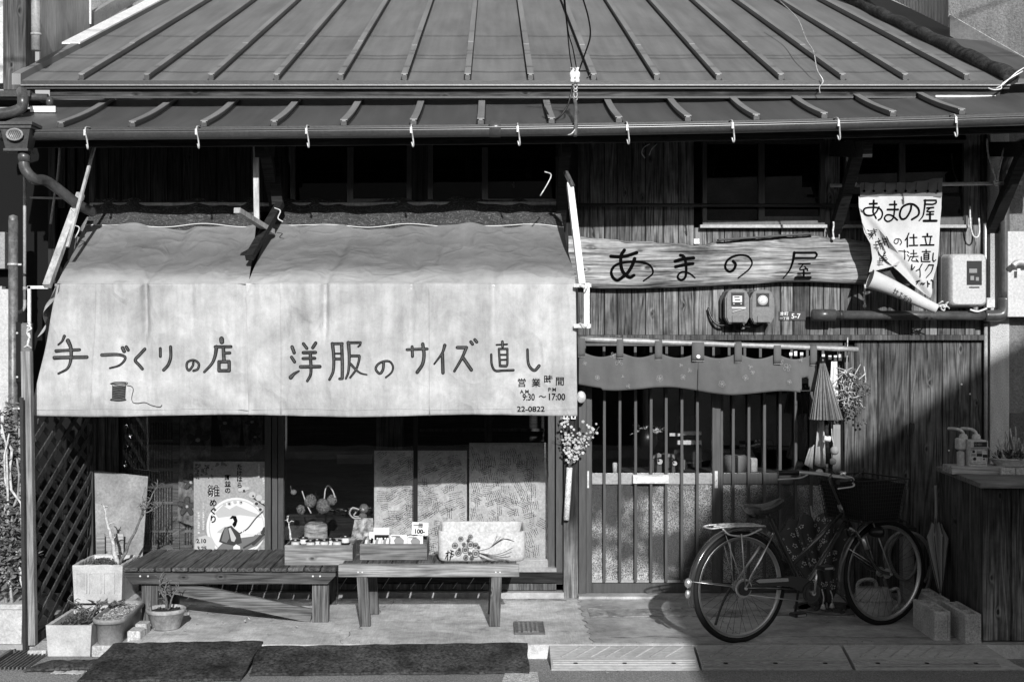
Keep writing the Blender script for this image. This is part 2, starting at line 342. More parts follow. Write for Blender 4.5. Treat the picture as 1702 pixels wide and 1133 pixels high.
m_rope = M('rope', .6, .9, var=.3, scale=60); m_iron = M('cast_iron', .1, .6, var=.5, scale=12); m_cloth = M('patterned_fabric', .2, .9, var=.9, scale=14, bump=.1)
m_old = M('old_board', .06, .9, var=.5, scale=6)
# ------------------------------------------------------------ lettering
def ribbon(mb, pts, w0, w1, yf, off, nsm=5, caps=True):
    "pts in (x,z) metres; a flat brush stroke with round ends lying on the surface y = yf(x,z)"
    p = catmull([(a, b, 0) for a, b in pts], nsm) if len(pts) > 2 else [Vector((pts[0][0]+(pts[1][0]-pts[0][0])*i/4, pts[0][1]+(pts[1][1]-pts[0][1])*i/4, 0)) for i in range(5)]
    n = len(p); Lf = []; Rt = []
    for i in range(n):
        t = (p[min(i+1, n-1)]-p[max(i-1, 0)]).normalized(); nn = Vector((-t.y, t.x, 0)); h = (w0+(w1-w0)*i/(n-1))/2
        Lf.append(p[i]+nn*h); Rt.append(p[i]-nn*h)
    def W(q): return (q.x, yf(q.x, q.y)-off, q.y)
    vs = [W(q) for q in Lf]+[W(q) for q in Rt]
    mb.add(vs, [(i, i+1, n+i+1, n+i) for i in range(n-1)])
    if caps:
        for e, d, h in ((0, (p[0]-p[1]).normalized(), w0/2), (n-1, (p[-1]-p[-2]).normalized(), w1/2)):
            nn = Vector((-d.y, d.x, 0)); c = [p[e]+nn*h*math.cos(math.pi*k/6)+d*h*math.sin(math.pi*k/6) for k in range(7)]
            mb.add([W(q) for q in c], [tuple(range(7))])
def strokes(lst, ox, oy, k, Y0, yf, parent, name, mat, fill=None, edge=1.25, off=.003):
    mb = MB(); mf = MB(); px = 1/sc(Y0)
    for i, it in enumerate(lst):
        pts, w0 = it[0], it[1]; w1 = it[2] if len(it) > 2 else w0
        q = [(X(ox+a/k, Y0), Z(oy+b/k, Y0)) for a, b in pts]
        bo = 1.12 if 'character' in name else 1
        ribbon(mb, q, w0/k*px*bo, w1/k*px*bo, yf, off+.0002*i)
        if fill: ribbon(mf, q, max(w0/k-edge*2, .5)*px, max(w1/k-edge*2, .5)*px, yf, off+.0002*len(lst)+.001+.0002*i)
    o = mb.build(name, mat, parent)
    if fill: mf.build(name+'_fill', fill, parent)
    return o
def text(s, px, py, size, Y0, parent, name, mat, yf=None, off=.003, cond=1., align='LEFT', vert=False, bold=0, rot=0, m3=None):
    "print set in Blender's own font; px,py = baseline start in photo pixels, size = em in photo pixels"
    cu = bpy.data.curves.new('t', 'FONT'); cu.body = '\n'.join(s) if vert else s; cu.size = 1; cu.align_x = align; cu.resolution_u = 3
    if vert: cu.space_line = 1.02
    cu.offset = bold
    ob = bpy.data.objects.new('t', cu); COL.objects.link(ob)
    me = bpy.data.meshes.new_from_object(ob.evaluated_get(bpy.context.evaluated_depsgraph_get()))
    bpy.data.objects.remove(ob); bpy.data.curves.remove(cu)
    k = size/sc(Y0); x0, z0 = X(px, Y0), Z(py, Y0); ca, sa = math.cos(rot), math.sin(rot)
    mb = MB(); vs = []
    for v in me.vertices:
        a, b = v.co.x*k*cond, v.co.y*k; a, b = a*ca-b*sa, a*sa+b*ca; x, z = x0+a, z0+b
        vs.append((x, (yf(x, z) if yf else Y0)-off, z))
    mb.add(vs, [tuple(p.vertices) for p in me.polygons]); bpy.data.meshes.remove(me)
    return mb.build(name, mat, parent)
# ============================================================ THE SHOP HOUSE
house = empty('shop_house', (0, .5, 0), 'old two-storey wooden shop house with ribbed metal roof, dark board walls and barred sliding door', 'house')
# --- upper roof
EY, EZ, SL = -.2, Z(134, -.2), .4
def rz(y): return EZ+(y-EY)*SL
up = MB(); xl, xr = -3.2, 3.50
up.prism([(EY+.02, rz(EY+.02)-.05), (4.6, rz(4.6)-.05), (4.6, rz(4.6)-.012), (EY+.02, rz(EY)-.012+.008)], xl, xr, 'X')
uroof = up.build('upper_roof', m_edge, house)
seams = [35]+[131, 240, 347, 456, 563, 669, 774, 879, 984, 1089, 1192, 1296, 1399, 1503, 1605]+[1690]
bx = [X(p+ (3 if 35 < p < 1690 else 0), EY) for p in seams]
for i in range(len(bx)-1):
    a, b = bx[i]+.001, bx[i+1]-.001; mb = MB(); sag = rnd(.004, .010)
    mb.grid(lambda u, v: (a+(b-a)*u, EY-.01+v*4.8, rz(EY-.01+v*4.8)+.003-sag*math.sin(math.pi*u)+.003*math.sin(v*9+i*1.7)*math.sin(math.pi*u)), 8, 40)
    mb.build('roof_panel', m_roof, uroof)
def batten(mb, x, y0, y1, zf, w=.034, h=.04, n=1):
    for k in range(n):
        a = y0+(y1-y0)*k/n; b = y0+(y1-y0)*(k+1)/n
        for (ww, h0, h1) in ((w*.5, 0, h), (w, h, h+.006)):
            vs = [(x+sx*ww/1, y, zf(y)+hh) for y in (a, b) for sx, hh in ((-.5, h0), (.5, h0), (.5, h1), (-.5, h1))]
            mb.add(vs, [(3, 2, 1, 0), (4, 5, 6, 7)]+[(i, (i+1) % 4, 4+(i+1) % 4, 4+i) for i in range(4)])
for x in bx[1:-1]:
    mb = MB()
    y = EY+.02
    for L_ in (rnd(1.1, 1.3), 1.9, 2.0):                 # cover strips lap each other
        batten(mb, x, y, min(y+L_, 4.6), lambda q: rz(q)-.002+(.004 if y > .2 else 0), .042, .044); y += L_
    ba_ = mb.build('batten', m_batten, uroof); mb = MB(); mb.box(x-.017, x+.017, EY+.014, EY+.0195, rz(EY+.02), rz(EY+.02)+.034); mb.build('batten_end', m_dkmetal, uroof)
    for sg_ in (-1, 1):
        mb = MB(); xs = x+sg_*.019; mb.add([(xs+h_*.007, y_, rz(y_)+.006) for y_ in (EY+.01, 4.6) for h_ in (-1, 1)], [(0, 1, 3, 2)]); mb.build('seam_shade', m_dkmetal, uroof)  # dark strips stand in for the shade along the batten sides
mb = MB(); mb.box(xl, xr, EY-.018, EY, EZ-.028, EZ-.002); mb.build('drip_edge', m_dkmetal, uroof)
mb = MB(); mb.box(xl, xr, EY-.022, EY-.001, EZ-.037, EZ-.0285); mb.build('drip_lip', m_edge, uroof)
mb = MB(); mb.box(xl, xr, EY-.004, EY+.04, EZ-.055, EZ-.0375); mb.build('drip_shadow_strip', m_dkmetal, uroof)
mb = MB(); mb.prism([(EY-.02, rz(EY)-.03), (4.6, rz(4.6)-.03), (4.6, rz(4.6)+.045), (EY-.02, rz(EY)+.045)], xl-.06, xl, 'X')
mb.build('verge_cover', m_batten, uroof)
mb = MB(); mb.prism([(1.0, rz(1.0)+.046), (4.6, rz(4.6)+.046), (4.6, rz(4.6)+.06), (1.0, rz(1.0)+.06)], xl-.13, xl+.01, 'X'); mb.build('verge_flashing', m_white, uroof)
mb = MB()
mb.tube([(xr+.0+.03*math.sin(i*.9)*.2, y, rz(y)+.03+.012*math.sin(i*1.7)) for i, y in enumerate([EY-.04+.15*k for k in range(32)])], .055, 8); mb.build('verge_mortar_roll', M('verge_mortar', .035, .8, var=.8, scale=14, bump=1., bscale=30, bdist=.02), uroof)
mb = MB(); mb.prism([(EY-.02, rz(EY)-.02), (4.6, rz(4.6)-.02), (4.6, rz(4.6)+.01), (EY-.02, rz(EY)+.01)], xr+.05, xr+.42, 'X'); mb.build('valley_sheet', m_roof2, uroof)
# fascia under the upper eave
fas = MB(); fas.box(-3.02, 3.45, EY+.03, EY+.07, Z(159, EY), EZ-.056); fas = fas.build('fascia_board', wood('fascia_wood', .006, .09, 'X', stain=1.2), house)
mb = MB(); mb.box(-3.02, 3.45, EY+.02, EY+.05, Z(162, EY), Z(158.5, EY)); mb.build('fascia_trim', m_dkmetal, house)
for p0, p1 in ((1555, 1655), (1318, 1356)):
    mb = MB(); y = 160 if p0 == 1555 else 146; mb.pbox(p0, y-2 if y == 160 else y-4, p1, y+1 if y == 160 else y+3, EY+.012, EY+.019); mb.build('fascia_patch', m_galv, house)
# --- lower (pent) roof, slightly hollow, running a little downhill to the left
def tilt(x): return -.012+.010*x+(.0035*x*x if x > 0 else .0008*x*x)
LY = -.98; LZ = Z(203, LY)
def lz(x, y):
    t = (y-LY)/(-LY+.1); return LZ+tilt(x)+.335*(y-LY)-.018*math.sin(math.pi*min(max(t, 0), 1))
lr = MB(); lr.grid(lambda u, v: (-3.12+6.9*u, LY+.02+v*1.2, lz(-3.12+6.9*u, LY+.02+v*1.2)-.02), 30, 6)
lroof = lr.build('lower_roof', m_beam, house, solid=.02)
lp = [100, 219, 338, 455, 571, 687, 799, 917, 1029, 1144, 1258, 1371, 1485, 1600]
lx = [-3.14]+[X(p, LY) for p in lp]+[3.78]
for i in range(len(lx)-1):
    a, b = lx[i]+.001, lx[i+1]-.001; mb = MB(); mb.grid(lambda u, v: (a+(b-a)*u, LY+v*1.2, lz(a+(b-a)*u, LY+v*1.2)+.002-.004*math.sin(math.pi*u)), 4, 12); mb.build('roof_panel', m_roof2, lroof)
for x in lx[1:-1]:
    mb = MB(); batten(mb, x, LY+.015, .15, lambda q: lz(x, q), .044, .032, n=7); mb.build('batten', m_batten, lroof); mb = MB(); mb.box(x-.018, x+.018, LY+.009, LY+.0145, lz(x, LY)+.004, lz(x, LY)+.028); mb.build('batten_end', m_dkmetal, lroof)
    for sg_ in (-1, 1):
        mb = MB(); xs = x+sg_*.021; mb.add([(xs+h_*.008, LY+.01+k_*.11, lz(x, LY+.01+k_*.11)+.006) for k_ in range(9) for h_ in (-1, 1)], [(2*k_, 2*k_+1, 2*k_+3, 2*k_+2) for k_ in range(8)]); mb.build('seam_shade', m_dkmetal, lroof)  # dark strips put in for shade beside the lower battens
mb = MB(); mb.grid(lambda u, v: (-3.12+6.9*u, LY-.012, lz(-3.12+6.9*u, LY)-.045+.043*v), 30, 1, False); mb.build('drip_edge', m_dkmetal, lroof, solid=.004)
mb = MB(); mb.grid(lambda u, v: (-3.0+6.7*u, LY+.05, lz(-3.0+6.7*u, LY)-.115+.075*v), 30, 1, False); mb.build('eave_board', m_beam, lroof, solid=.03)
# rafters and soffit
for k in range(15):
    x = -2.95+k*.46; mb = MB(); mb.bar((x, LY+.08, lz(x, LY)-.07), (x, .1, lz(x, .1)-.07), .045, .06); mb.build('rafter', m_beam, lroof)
# --- gutter
GY = -1.04
def gz(x): return LZ+tilt(x)-.058
gprof = [(math.cos(a)*.047, math.sin(a)*.047) for a in [math.pi+math.pi*k/12 for k in range(13)]]
g = MB(); NX = 60; vs = []
for i in range(NX+1):
    x = -3.02+6.8*i/NX
    vs += [(x, GY+a, gz(x)+.02+b) for a, b in gprof]
n = len(gprof); g.add(vs, [(i*n+k, i*n+k+1, (i+1)*n+k+1, (i+1)*n+k) for i in range(NX) for k in range(n-1)], True)
g.ctube([(-3.02+.4*k, GY-.047, gz(-3.02+.4*k)+.022) for k in range(18)], .006, 6, 2)
gut = g.build('gutter', m_gut, house, solid=.004)
for p in (143, 328, 511, 685, 862, 1044, 1219, 1395, 1590):
    x = X(p, GY-.05); z = gz(x); hk = MB()
    hk.ctube([(x-.006, GY+.05, z+.055), (x-.006, GY-.03, z+.045), (x-.004, GY-.056, z+.02), (x, GY-.056, z-.005), (x+.004, GY-.045, z-.035), (x+.008, GY-.04, z-.075), (x+.004, GY-.03, z-.088), (x-.004, GY-.025, z-.06)], .005, 6, 4)
    hk.box(x-.012, x, GY-.062, GY-.05, z-.01, z+.026); hk.build('gutter_hook', m_galv, gut)
mb = MB(); x = X(823, GY); mb.lathe([(.052, -.035), (.053, -.034), (.053, .034), (.052, .035)], (x, GY, gz(x)+.02), 20, 'X'); 
mb.v = [v for v in mb.v]; mb.build('gutter_joint', m_gut, gut)
# --- rain hopper and downpipe at the left end
hx, hz = X(32, -1.08), Z(228, -1.08)
hop = MB()
def frus(mb, c, w0, d0, w1, d1, z0, z1):
    vs = [(c[0]+sx*w/2, c[1]+sy*d/2, z) for z, w, d in ((z0, w0, d0), (z1, w1, d1)) for sx, sy in ((-1, -1), (1, -1), (1, 1), (-1, 1))]
    mb.add(vs, [(3, 2, 1, 0), (4, 5, 6, 7)]+[(i, (i+1) % 4, 4+(i+1) % 4, 4+i) for i in range(4)])
c = (hx, -1.08)
frus(hop, c, .13, .1, .18, .14, hz-.075, hz+.045); frus(hop, c, .2, .16, .2, .16, hz+.045, hz+.062); frus(hop, c, .22, .18, .22, .18, hz+.064, hz+.082)
frus(hop, c, .15, .12, .15, .12, hz-.09, hz-.075); hop = hop.build('rain_hopper', m_pipe, house)
mb = MB(); mb.lathe([(.052, 0), (.056, -.004), (.052, -.008), (.044, -.008), (.04, -.003), (.001, -.003)], (hx-.0, -1.156, hz+.005), 12, 'Y', sy=.72); mb.build('hopper_rosette', m_edge, hop)
for k in range(-3, 4):
    mb = MB(); mb.bar((hx+k*.012-.012, -1.162, hz+.005-.026), (hx+k*.012+.012, -1.162, hz+.005+.026), .003, .002); mb.build('rosette_bar', m_dkmetal, hop)
mb = MB()
mb.tube([(hx+.03, -1.08, hz-.09), (hx+.03, -1.08, hz-.15)], .038, 14); mb.build('pipe_socket', m_pipe, hop)
mb = MB(); mb.ctube([(hx+.03, -1.08, hz-.12), (hx+.035, -1.08, hz-.19), (hx+.08, -1.05, hz-.25), (X(80, -.9), -.9, Z(302, -.9)), (X(128, -.72), -.72, Z(338, -.72)), (X(150, -.6), -.55, Z(352, -.55))], .033, 14, 6); mb.build('downpipe', m_pipe, house)
# --- walls of boards (backing with boards on it)
YB = .03
wl = MB()
wl.pbox(100, 200, 480, 345, YB, .12); wl.pbox(930, 200, 1655, 562, YB, .12); wl.pbox(1408, 560, 1655, 1000, YB, .12); wl.pbox(100, 345, 160, 1000, YB, .12)
wl.pbox(480, 200, 930, 240, YB, .12)
wall = wl.build('wall', m_dark, house)
def boards(px0, px1, py0, py1, mat, wmin, wmax, Y=0., parent=None, th=.02, top=None):
    x = X(px0, Y); x1 = X(px1, Y)
    while x < x1-.02:
        ww = rnd(wmin, wmax); 
        if x+ww > x1-.03: ww = x1-x
        pc = CX+(x+ww/2)*sc(Y); t = top(pc) if top else py0; j = rnd(-.002, .002)
        mb = MB(); cx_ = x+ww/2; mb.bbox(x+.0028, x+ww-.0028, Y+j, Y+j+th, Z(py1, Y), Z(t, Y), b=.0025)
        o = mb.build('board', mat, parent or wall)
        x += ww
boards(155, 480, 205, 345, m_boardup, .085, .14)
def tp(p): return 378 if (1164 < p < 1374 or 1402 < p < 1612) else 205
boards(955, 1640, 205, 556, m_board, .07, .125, top=tp)
boards(1420, 1634, 566, 1000, m_boarddk, .16, .24)
boards(155, 197, 345, 930, m_boarddk, .08, .12, Y=.0)
mb = MB(); mb.pbox(958, 556, 1640, 565, -.045, .04, b=.003); mb.build('rail_board', m_post, wall)
mb = MB(); mb.pbox(1634, 562, 1640, 1000, -.02, .04); mb.build('corner_board', m_beam, wall)
# posts
def post(px0, py0, px1, py1, Y0, Y1, mat=m_post, nm='post'):
    mb = MB(); mb.pbox(px0, py0, px1, py1, Y0, Y1, b=.004); return mb.build(nm, mat, house)
post(937, 240, 961, 995, -.06, .08, m_doorpost)
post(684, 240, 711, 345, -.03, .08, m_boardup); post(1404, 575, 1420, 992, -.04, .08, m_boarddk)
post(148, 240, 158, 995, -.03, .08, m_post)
# brackets holding the pent roof
for p in (462, 932, 1393, 1655):
    x = X(p, -.1); mb = MB(); mb.bar((x, -.02, Z(235, 0)-.62), (x, -.62, LZ-.08), .07, .07); mb.bar((x, .0, LZ-.02), (x, -.8, LZ-.14), .06, .1); mb.build('roof_bracket', m_beam, house)
mb = MB(); mb.bar((-3.1, -.8, LZ-.05), (3.7, -.8, LZ+.03), .07, .08); mb.build('eave_beam', m_beam, house)
# transom windows over the awning and the right hand windows
def window(px0, py0, px1, py1, stiles, Y=0., mat=m_alu, gl=m_glassd, fw=7, nm='window', sill=True, back=True):
    f = MB(); f.pbox(px0, py0, px0+fw, py1, Y-.02, Y+.03)
    if sill: f.pbox(px0+fw, py0, px1-fw, py0+fw*.8, Y-.018, Y+.03); f.pbox(px0+fw, py1-fw, px1-fw, py1, Y-.018, Y+.03)
    f = f.build(nm, mat, house); mb = MB(); mb.pbox(px1-fw, py0, px1, py1, Y-.02, Y+.03); mb.build('stile', mat, f)
    ed = [px0+fw]+[s for s in stiles]+[px1-fw]
    for i, s in enumerate(stiles):
        mb = MB(); mb.pbox(s-5, py0+fw*.8, s+5, py1-fw, Y-.012, Y+.02); mb.build('stile', mat, f)
    for i in range(len(ed)-1):
        mb = MB(); mb.pbox(ed[i], py0+fw*.8, ed[i+1], py1-fw, Y+.012, Y+.014); mb.build('pane', gl, f)
        if not sill: mb = MB(); mb.pbox(px0, py0, px1, py1, Y+.05, Y+.06); mb.build('dark_backing', m_dark, f)  # dark sheet added behind the panes in place of the room's shade
    if back: mb = MB(); mb.pbox(ed[i], py1-fw*2, ed[i+1], py1-fw, Y-.005, Y+.01); mb.build('bottom_rail', mat, f)
    if sill: mb = MB(); mb.pbox(px0-4, py1, px1+4, py1+5, Y-.045, Y+.03); mb.build('sill', m_alul, f)
    return f
window(482, 238, 684, 346, [582], nm='window', sill=False, fw=8); window(711, 238, 932, 346, [806], sill=False, fw=8)
window(1168, 232, 1371, 373, [1266], Y=-.01); window(1405, 232, 1609, 373, [1500], Y=-.01)
mb = MB(); mb.tube([P(960, 340, -.07), P(1425, 341, -.07)], .012, 8); mb.build('conduit', m_dkmetal, house)
# --- shop window
YW = .03
sw = MB(); sw.pbox(440, 690, 450, 950, YW-.02, YW+.05, b=.002); sw = sw.build('shop_window', m_alu, house)
for a, b, c, d, y in ((452, 690, 461, 950, YW-.01), (462, 690, 471, 950, YW-.025), (158, 780, 164, 930, YW-.02), (911, 690, 922, 950, YW-.02), (924, 690, 936, 985, YW-.035), (199, 690, 204, 930, YW+.01)):
    mb = MB(); mb.pbox(a, b, c, d, y, YW+.05, b=.002); mb.build('stile', m_alu, sw)
mb = MB(); mb.pbox(687, 690, 694, 940, YW-.01, YW+.03); mb.build('mullion', m_blackm, sw)
mb = MB(); mb.pbox(471, 931, 911, 944, YW-.02, YW+.05, b=.002); mb.build('bottom_rail', m_alul, sw)
mb = MB(); mb.pbox(164, 690-350, 924, 700-350, YW-.02, YW+.05); mb.build('head', m_alu, sw)
mb = MB(); mb.pbox(170, 943, 925, 950, YW-.06, YW+.05, b=.002); mb.build('sill', m_alul, sw)
mb = MB(); mb.pbox(164, 350, 440, 935, YW+.01, YW+.014); mb.build('pane', m_glass, sw)
mb = MB(); mb.pbox(471, 350, 687, 932, YW+.01, YW+.014); mb.build('pane', m_glass, sw)
mb = MB(); mb.pbox(694, 350, 911, 932, YW+.01, YW+.014); mb.build('pane', m_glass, sw)
# base boards and footing below the window
mb = MB(); mb.pbox(158, 951, 937, 968, -.02, .08, b=.003); mb.build('base_board', m_beam, house)
mb = MB(); mb.pbox(158, 969, 937, 980, -.005, .08, b=.003); mb.build('base_board', m_post, house)
mb = MB(); mb.box(X(150), X(938), -.06, .1, -.12, Z(981.)); mb.build('footing', m_conc2, house)
for i in range(11):
    mb = MB(); x = X(565+i*23.5, -.02); mb.bar((x, -.023, Z(976)), (x+.03*(1 if i % 3 else 1.6), -.023, Z(966 if i % 3 else 958)), .006, .004); mb.build('vent_slot', m_alul, house)
# --- barred sliding door
YD = .05
dr = MB(); dr.pbox(962, 566, 974, 994, YD-.07, YD+.05, b=.002); door = dr.build('door_frame', m_alu, house)
for a in ((974, 640, 981, 990, YD-.03), (1400, 566, 1406, 992, YD-.05)): mb = MB(); mb.pbox(*a[:4], a[4], YD+.05, b=.002); mb.build('jamb', m_alu, door)
mb = MB(); mb.pbox(974, 990, 1404, 995, YD-.09, YD+.05); mb.build('threshold', m_galv, door)
mb = MB(); mb.pbox(974, 566, 1404, 574, YD-.05, YD+.05); mb.build('head', m_alu, door)
mb = MB(); mb.pbox(974, 628, 1404, 636, YD-.045, YD+.05); mb.build('transom', m_alu, door)
def leaf(px0, px1, Y, bars, nm):
    f = MB(); f.pbox(px1-14, 636, px1, 990, Y-.02, Y+.02, b=.003); f = f.build(nm, m_alu, house)
    mb = MB(); mb.pbox(px0, 636, px0+10, 990, Y-.02, Y+.02, b=.003); mb.build('stile', m_alu, f)
    mb = MB(); mb.pbox(px0+10, 786, px1-14, 804, Y-.014, Y+.014, b=.002); mb.build('middle_rail', m_alul if px0 < 1100 else m_alu, f)  # left rail's lighter metal paints in the sun, the right one's the shade
    mb = MB(); mb.pbox(px0+10, 968, px1-14, 990, Y-.016, Y+.016, b=.002); mb.build('bottom_rail', m_alu, f)
    mb = MB(); mb.pbox(px0+10, 963, px1-14, 967, Y-.012, Y+.016); mb.build('glazing_bead', m_alul, f)
    for b in bars: mb = MB(); mb.pbox(b-2.1, 636, b+2.1, 966, Y-.045, Y-.0185); mb.build('bar', m_alu, f)
    mb = MB(); mb.pbox(px0+10, 636, px1-14, 786, Y, Y+.004); mb.build('pane', m_glass, f)
    mb = MB(); mb.pbox(px0+10, 804, px1-14, 963, Y, Y+.004); mb.build('frosted_pane', m_frost, f)
    return f
lf1 = leaf(974, 1198, YD-.02, [1004.7, 1030.5, 1056.7, 1082.4, 1107.5, 1133.6, 1159.4], 'sliding_door')
lf2 = leaf(1192, 1400, YD+.03, [1219, 1245, 1271, 1297, 1323, 1349, 1375], 'sliding_door')
ms = MB(); ms.pbox(1052, 788, 1112, 803, YD-.075, YD-.045, b=.003); ms = ms.build('mail_slot', m_galv, lf1)
for a, b, c, y in ((976, 782, 979, YD-.045), (1188, 782, 1193, YD-.045)):
    mb = MB(); mb.pbox(a, 782, c, 810, y, y+.006); mb.build('handle', m_galv, lf1)
mb = MB(); mb.pbox(1060, 791.5, 1105, 799.5, YD-.078, YD-.0755); mb.build('mail_flap', m_white, lf1)
mb = MB(); mb.lathe([(.001, 0), (.004, 0), (.004, .006)], (X(1190.5), YD-.047, Z(798)), 8, 'Y'); mb.build('lock_cylinder', m_blackm, lf1)
# transom glass over the door
mb = MB(); mb.pbox(974, 574, 1400, 628, YD, YD+.004); mb.build('transom_pane', m_glassd, house)
for p in range(1004, 1400, 26): mb = MB(); mb.pbox(p-2.1, 574, p+2.1, 628, YD-.035, YD-.02); mb.build('transom_bar', m_alu, house)
# --- inside
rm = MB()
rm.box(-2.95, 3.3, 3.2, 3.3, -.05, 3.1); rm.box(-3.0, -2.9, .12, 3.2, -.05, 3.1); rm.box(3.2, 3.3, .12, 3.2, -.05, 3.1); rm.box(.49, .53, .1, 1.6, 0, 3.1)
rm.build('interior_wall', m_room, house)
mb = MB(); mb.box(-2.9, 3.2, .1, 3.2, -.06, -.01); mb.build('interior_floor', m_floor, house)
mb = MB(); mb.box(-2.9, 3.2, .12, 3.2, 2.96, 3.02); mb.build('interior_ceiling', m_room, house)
mb = MB(); mb.box(X(164, .05), X(924, .05), .09, .85, .0, Z(932, .05)); mb.build('display_ledge', m_old, house)
mb = MB(); mb.box(X(470, .6), X(935, .6), .8, .84, Z(932, .05), 2.4); mb.build('interior_screen', m_beam, house)
for a, b, c, d in ((625, 690, 670, 760), (697, 712, 905, 716), (805, 690, 818, 740)):
    mb = MB(); mb.pbox(a, b, c, d, .7, .79); mb.build('interior_frame_piece', m_post, house)
# ============================================================ AWNING
AY, AZ0, AZ1, ATZ, ATY = -1.1, Z(690, -1.1), Z(470, -1.1), Z(335, -.06), -.06
aw = empty('awning', (-1.15, -1.1, AZ0), 'canvas shop awning in two sloping pieces with hand painted lettering along its front', 'awning')
GR = [(X(240, AY), 1.), (X(540, AY), 1.2), (X(683, AY), .5), (X(820, AY), .45), (X(318, AY), .35)]   # where ties pull the cloth
def vy(x, z):
    "depth of the hanging front at (x,z)"
    t = (z-AZ0)/(AZ1-AZ0); y = AY+.012*math.sin(x*3.1+1)+.008*math.sin(x*7.3+z*3)+.005*math.sin(x*13+z*7)+.0045*math.sin(x*23+z*9)*(1-t)+.010*math.sin(z*6+x*1.3)
    y += .010*(1-t)*math.sin(x*2.3)
    for gx, a in GR:
        d = abs(x-gx)
        if t > .5: y += a*.042*math.exp(-(d/.022)**2)*min(1, (t-.5)/.12)
        y -= a*.014*math.exp(-((d-.07-.1*max(0, t-.55))/.04)**2)*max(0, t-.45)*1.8
        y -= a*.02*math.exp(-(d/.035)**2-((t-.6)/.07)**2)
    y += .010*math.sin(24*(x+1.2*z)+3*math.sin(x*5))*max(0, .30-t)*2.4*(.5+.5*math.sin(x*2.9+.4))
    y += .004*math.sin(13*(x-.9*z)+2*math.sin(z*7+x*3))*(.4+.6*math.sin(x*1.7+2)**2)
    return y
def valance(xa0, xb0, xa1, xb1, nm, hem):
    "xa at the hem, xb at the top; left,right"
    mb = MB()
    def f(u, v):
        l_ = xa0+(xa1-xa0)*v; r_ = xb0+(xb1-xb0)*v; x = l_+(r_-l_)*u; z = AZ0+(AZ1-AZ0)*v+(1-v)*.006*math.sin(x*4.2+2)
        y = vy(x, z)
        if nm == 'left' and x < -2.62: q = (-2.62-x)/.2; y += .05*q*v*(1+math.sin(v*14+u*9)*.5)
        if nm == 'left' and x > -1.56: y += .02*((x+1.56)/.06)
        if nm == 'right' and x < -1.45: y -= .016*((-1.45-x)/.05)**2+.004*math.sin(z*17)
        return (x, y, z)
    mb.grid(f, 170, 60); return mb.build('valance', m_canvas, aw, solid=.002)
valance(X(52, AY), X(414.5, AY), X(96, AY), X(413, AY), 'left', 0)
valance(X(413, AY), X(960, AY), X(409, AY), X(957, AY), 'right', 1)
def slope(xt0, xt1, xb0, xb1, v0, v1, name, mat, lift=0, ruffle=0):
    mb = MB()
    def f(u, v):
        s = v0+(v1-v0)*v                       # 0 front edge .. 1 wall
        sag = .035*math.sin(math.pi*s)
        x = (xb0+(xb1-xb0)*u)*(1-s)+(xt0+(xt1-xt0)*u)*s
        y = AY+(ATY-AY)*s; z = AZ1+(ATZ-AZ1)*s-sag*(min(s/.25, 1)**1.5)+lift-.02*max(0, 1-s/.05)**2+.008
        z += .012*math.sin(x*14+s*5)*s+.006*math.sin(x*31+s*9)*s+.012*math.sin(x*5.+s*3)+.006*math.sin(x*9-s*11)
        for gx, a in GR: z -= a*.025*math.exp(-((x-gx-.12*s)/.035)**2)*(1-s)**.7
        if ruffle and s > .55: z += .010*math.sin(x*40)*(s-.5)
        if v0 < .5 and s < .05: y -= .003; z = z*(s/.05)+(AZ1-.004)*(1-s/.05); y = y+(vy(x, AZ1)-AY)*(1-s/.05)
        return (x, y, z)
    mb.grid(f, 130, 40); return mb.build(name, mat, aw)
def lerp(a, b, t): return a+(b-a)*t
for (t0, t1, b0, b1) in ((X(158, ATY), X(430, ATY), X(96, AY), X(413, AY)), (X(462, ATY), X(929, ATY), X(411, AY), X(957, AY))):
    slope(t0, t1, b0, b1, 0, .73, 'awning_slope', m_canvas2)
    slope(t0, t1, b0, b1, .71, 1, 'print_band', m_script, .006, 1)
    pts = []
    for i in range(60):
        u = i/59; s = .715; x = (b0+(b1-b0)*u)*(1-s)+(t0+(t1-t0)*u)*s
        pts.append((x, AY+(ATY-AY)*s-.004, AZ1+(ATZ-AZ1)*s-.035*math.sin(math.pi*s)+.010+.007*math.sin(x*14+s*5)*s+.008*math.sin(x*9)))
    mb = MB(); mb.tube(pts, .003, 5); mb.build('welt', m_wht, aw)
# crumpled side of the cloth at its left end
mb = MB()
A_, B_ = [P(96, 470, AY), P(84, 510, AY), P(62, 560, AY)], [P(158, 380, -.5), P(130, 430, -.8), P(96, 470, AY)]
mb.grid(lambda u, v: Vector((X(157, ATY), -.14, ATZ-.06))*(v)*(1-u)+P(62, 560, AY)*(1-v)*(1-u)+(P(98, 472, AY)*(1-v)+P(160, 365, -.2)*v)*u+Vector((.02*math.sin(u*9+v*13), .03*math.sin(u*12+v*7), .01*math.sin(v*20))), 20, 30); mb.build('side_flap', m_canvas2, aw)
# seams and hem
for p in (160, 467, 714):
    mb = MB(); mb.tube([(X(p-1-(8*(1-k/12)), AY) if p == 160 else X(p, AY), vy(X(p, AY), AZ0+(AZ1-AZ0)*k/12)-.0015, AZ0+(AZ1-AZ0)*k/12) for k in range(13)], .0035, 5); mb.build('seam', m_canvas, aw)
mb = MB(); mb.tube([(X(55+k*9, AY), vy(X(55+k*9, AY), Z(679, AY))-.001, Z(679.5+math.sin(k*.35), AY)) for k in range(101)], .0022, 4); mb.build('hem_stitch', m_canvas, aw)
for p in (683, 820): 
    mb = MB(); mb.lathe([(.008, 0), (.011, -.003), (.014, 0)], (X(p, AY), vy(X(p, AY), Z(475, AY))-.002, Z(476, AY)), 14, 'Y'); mb.build('grommet', m_galv, aw)
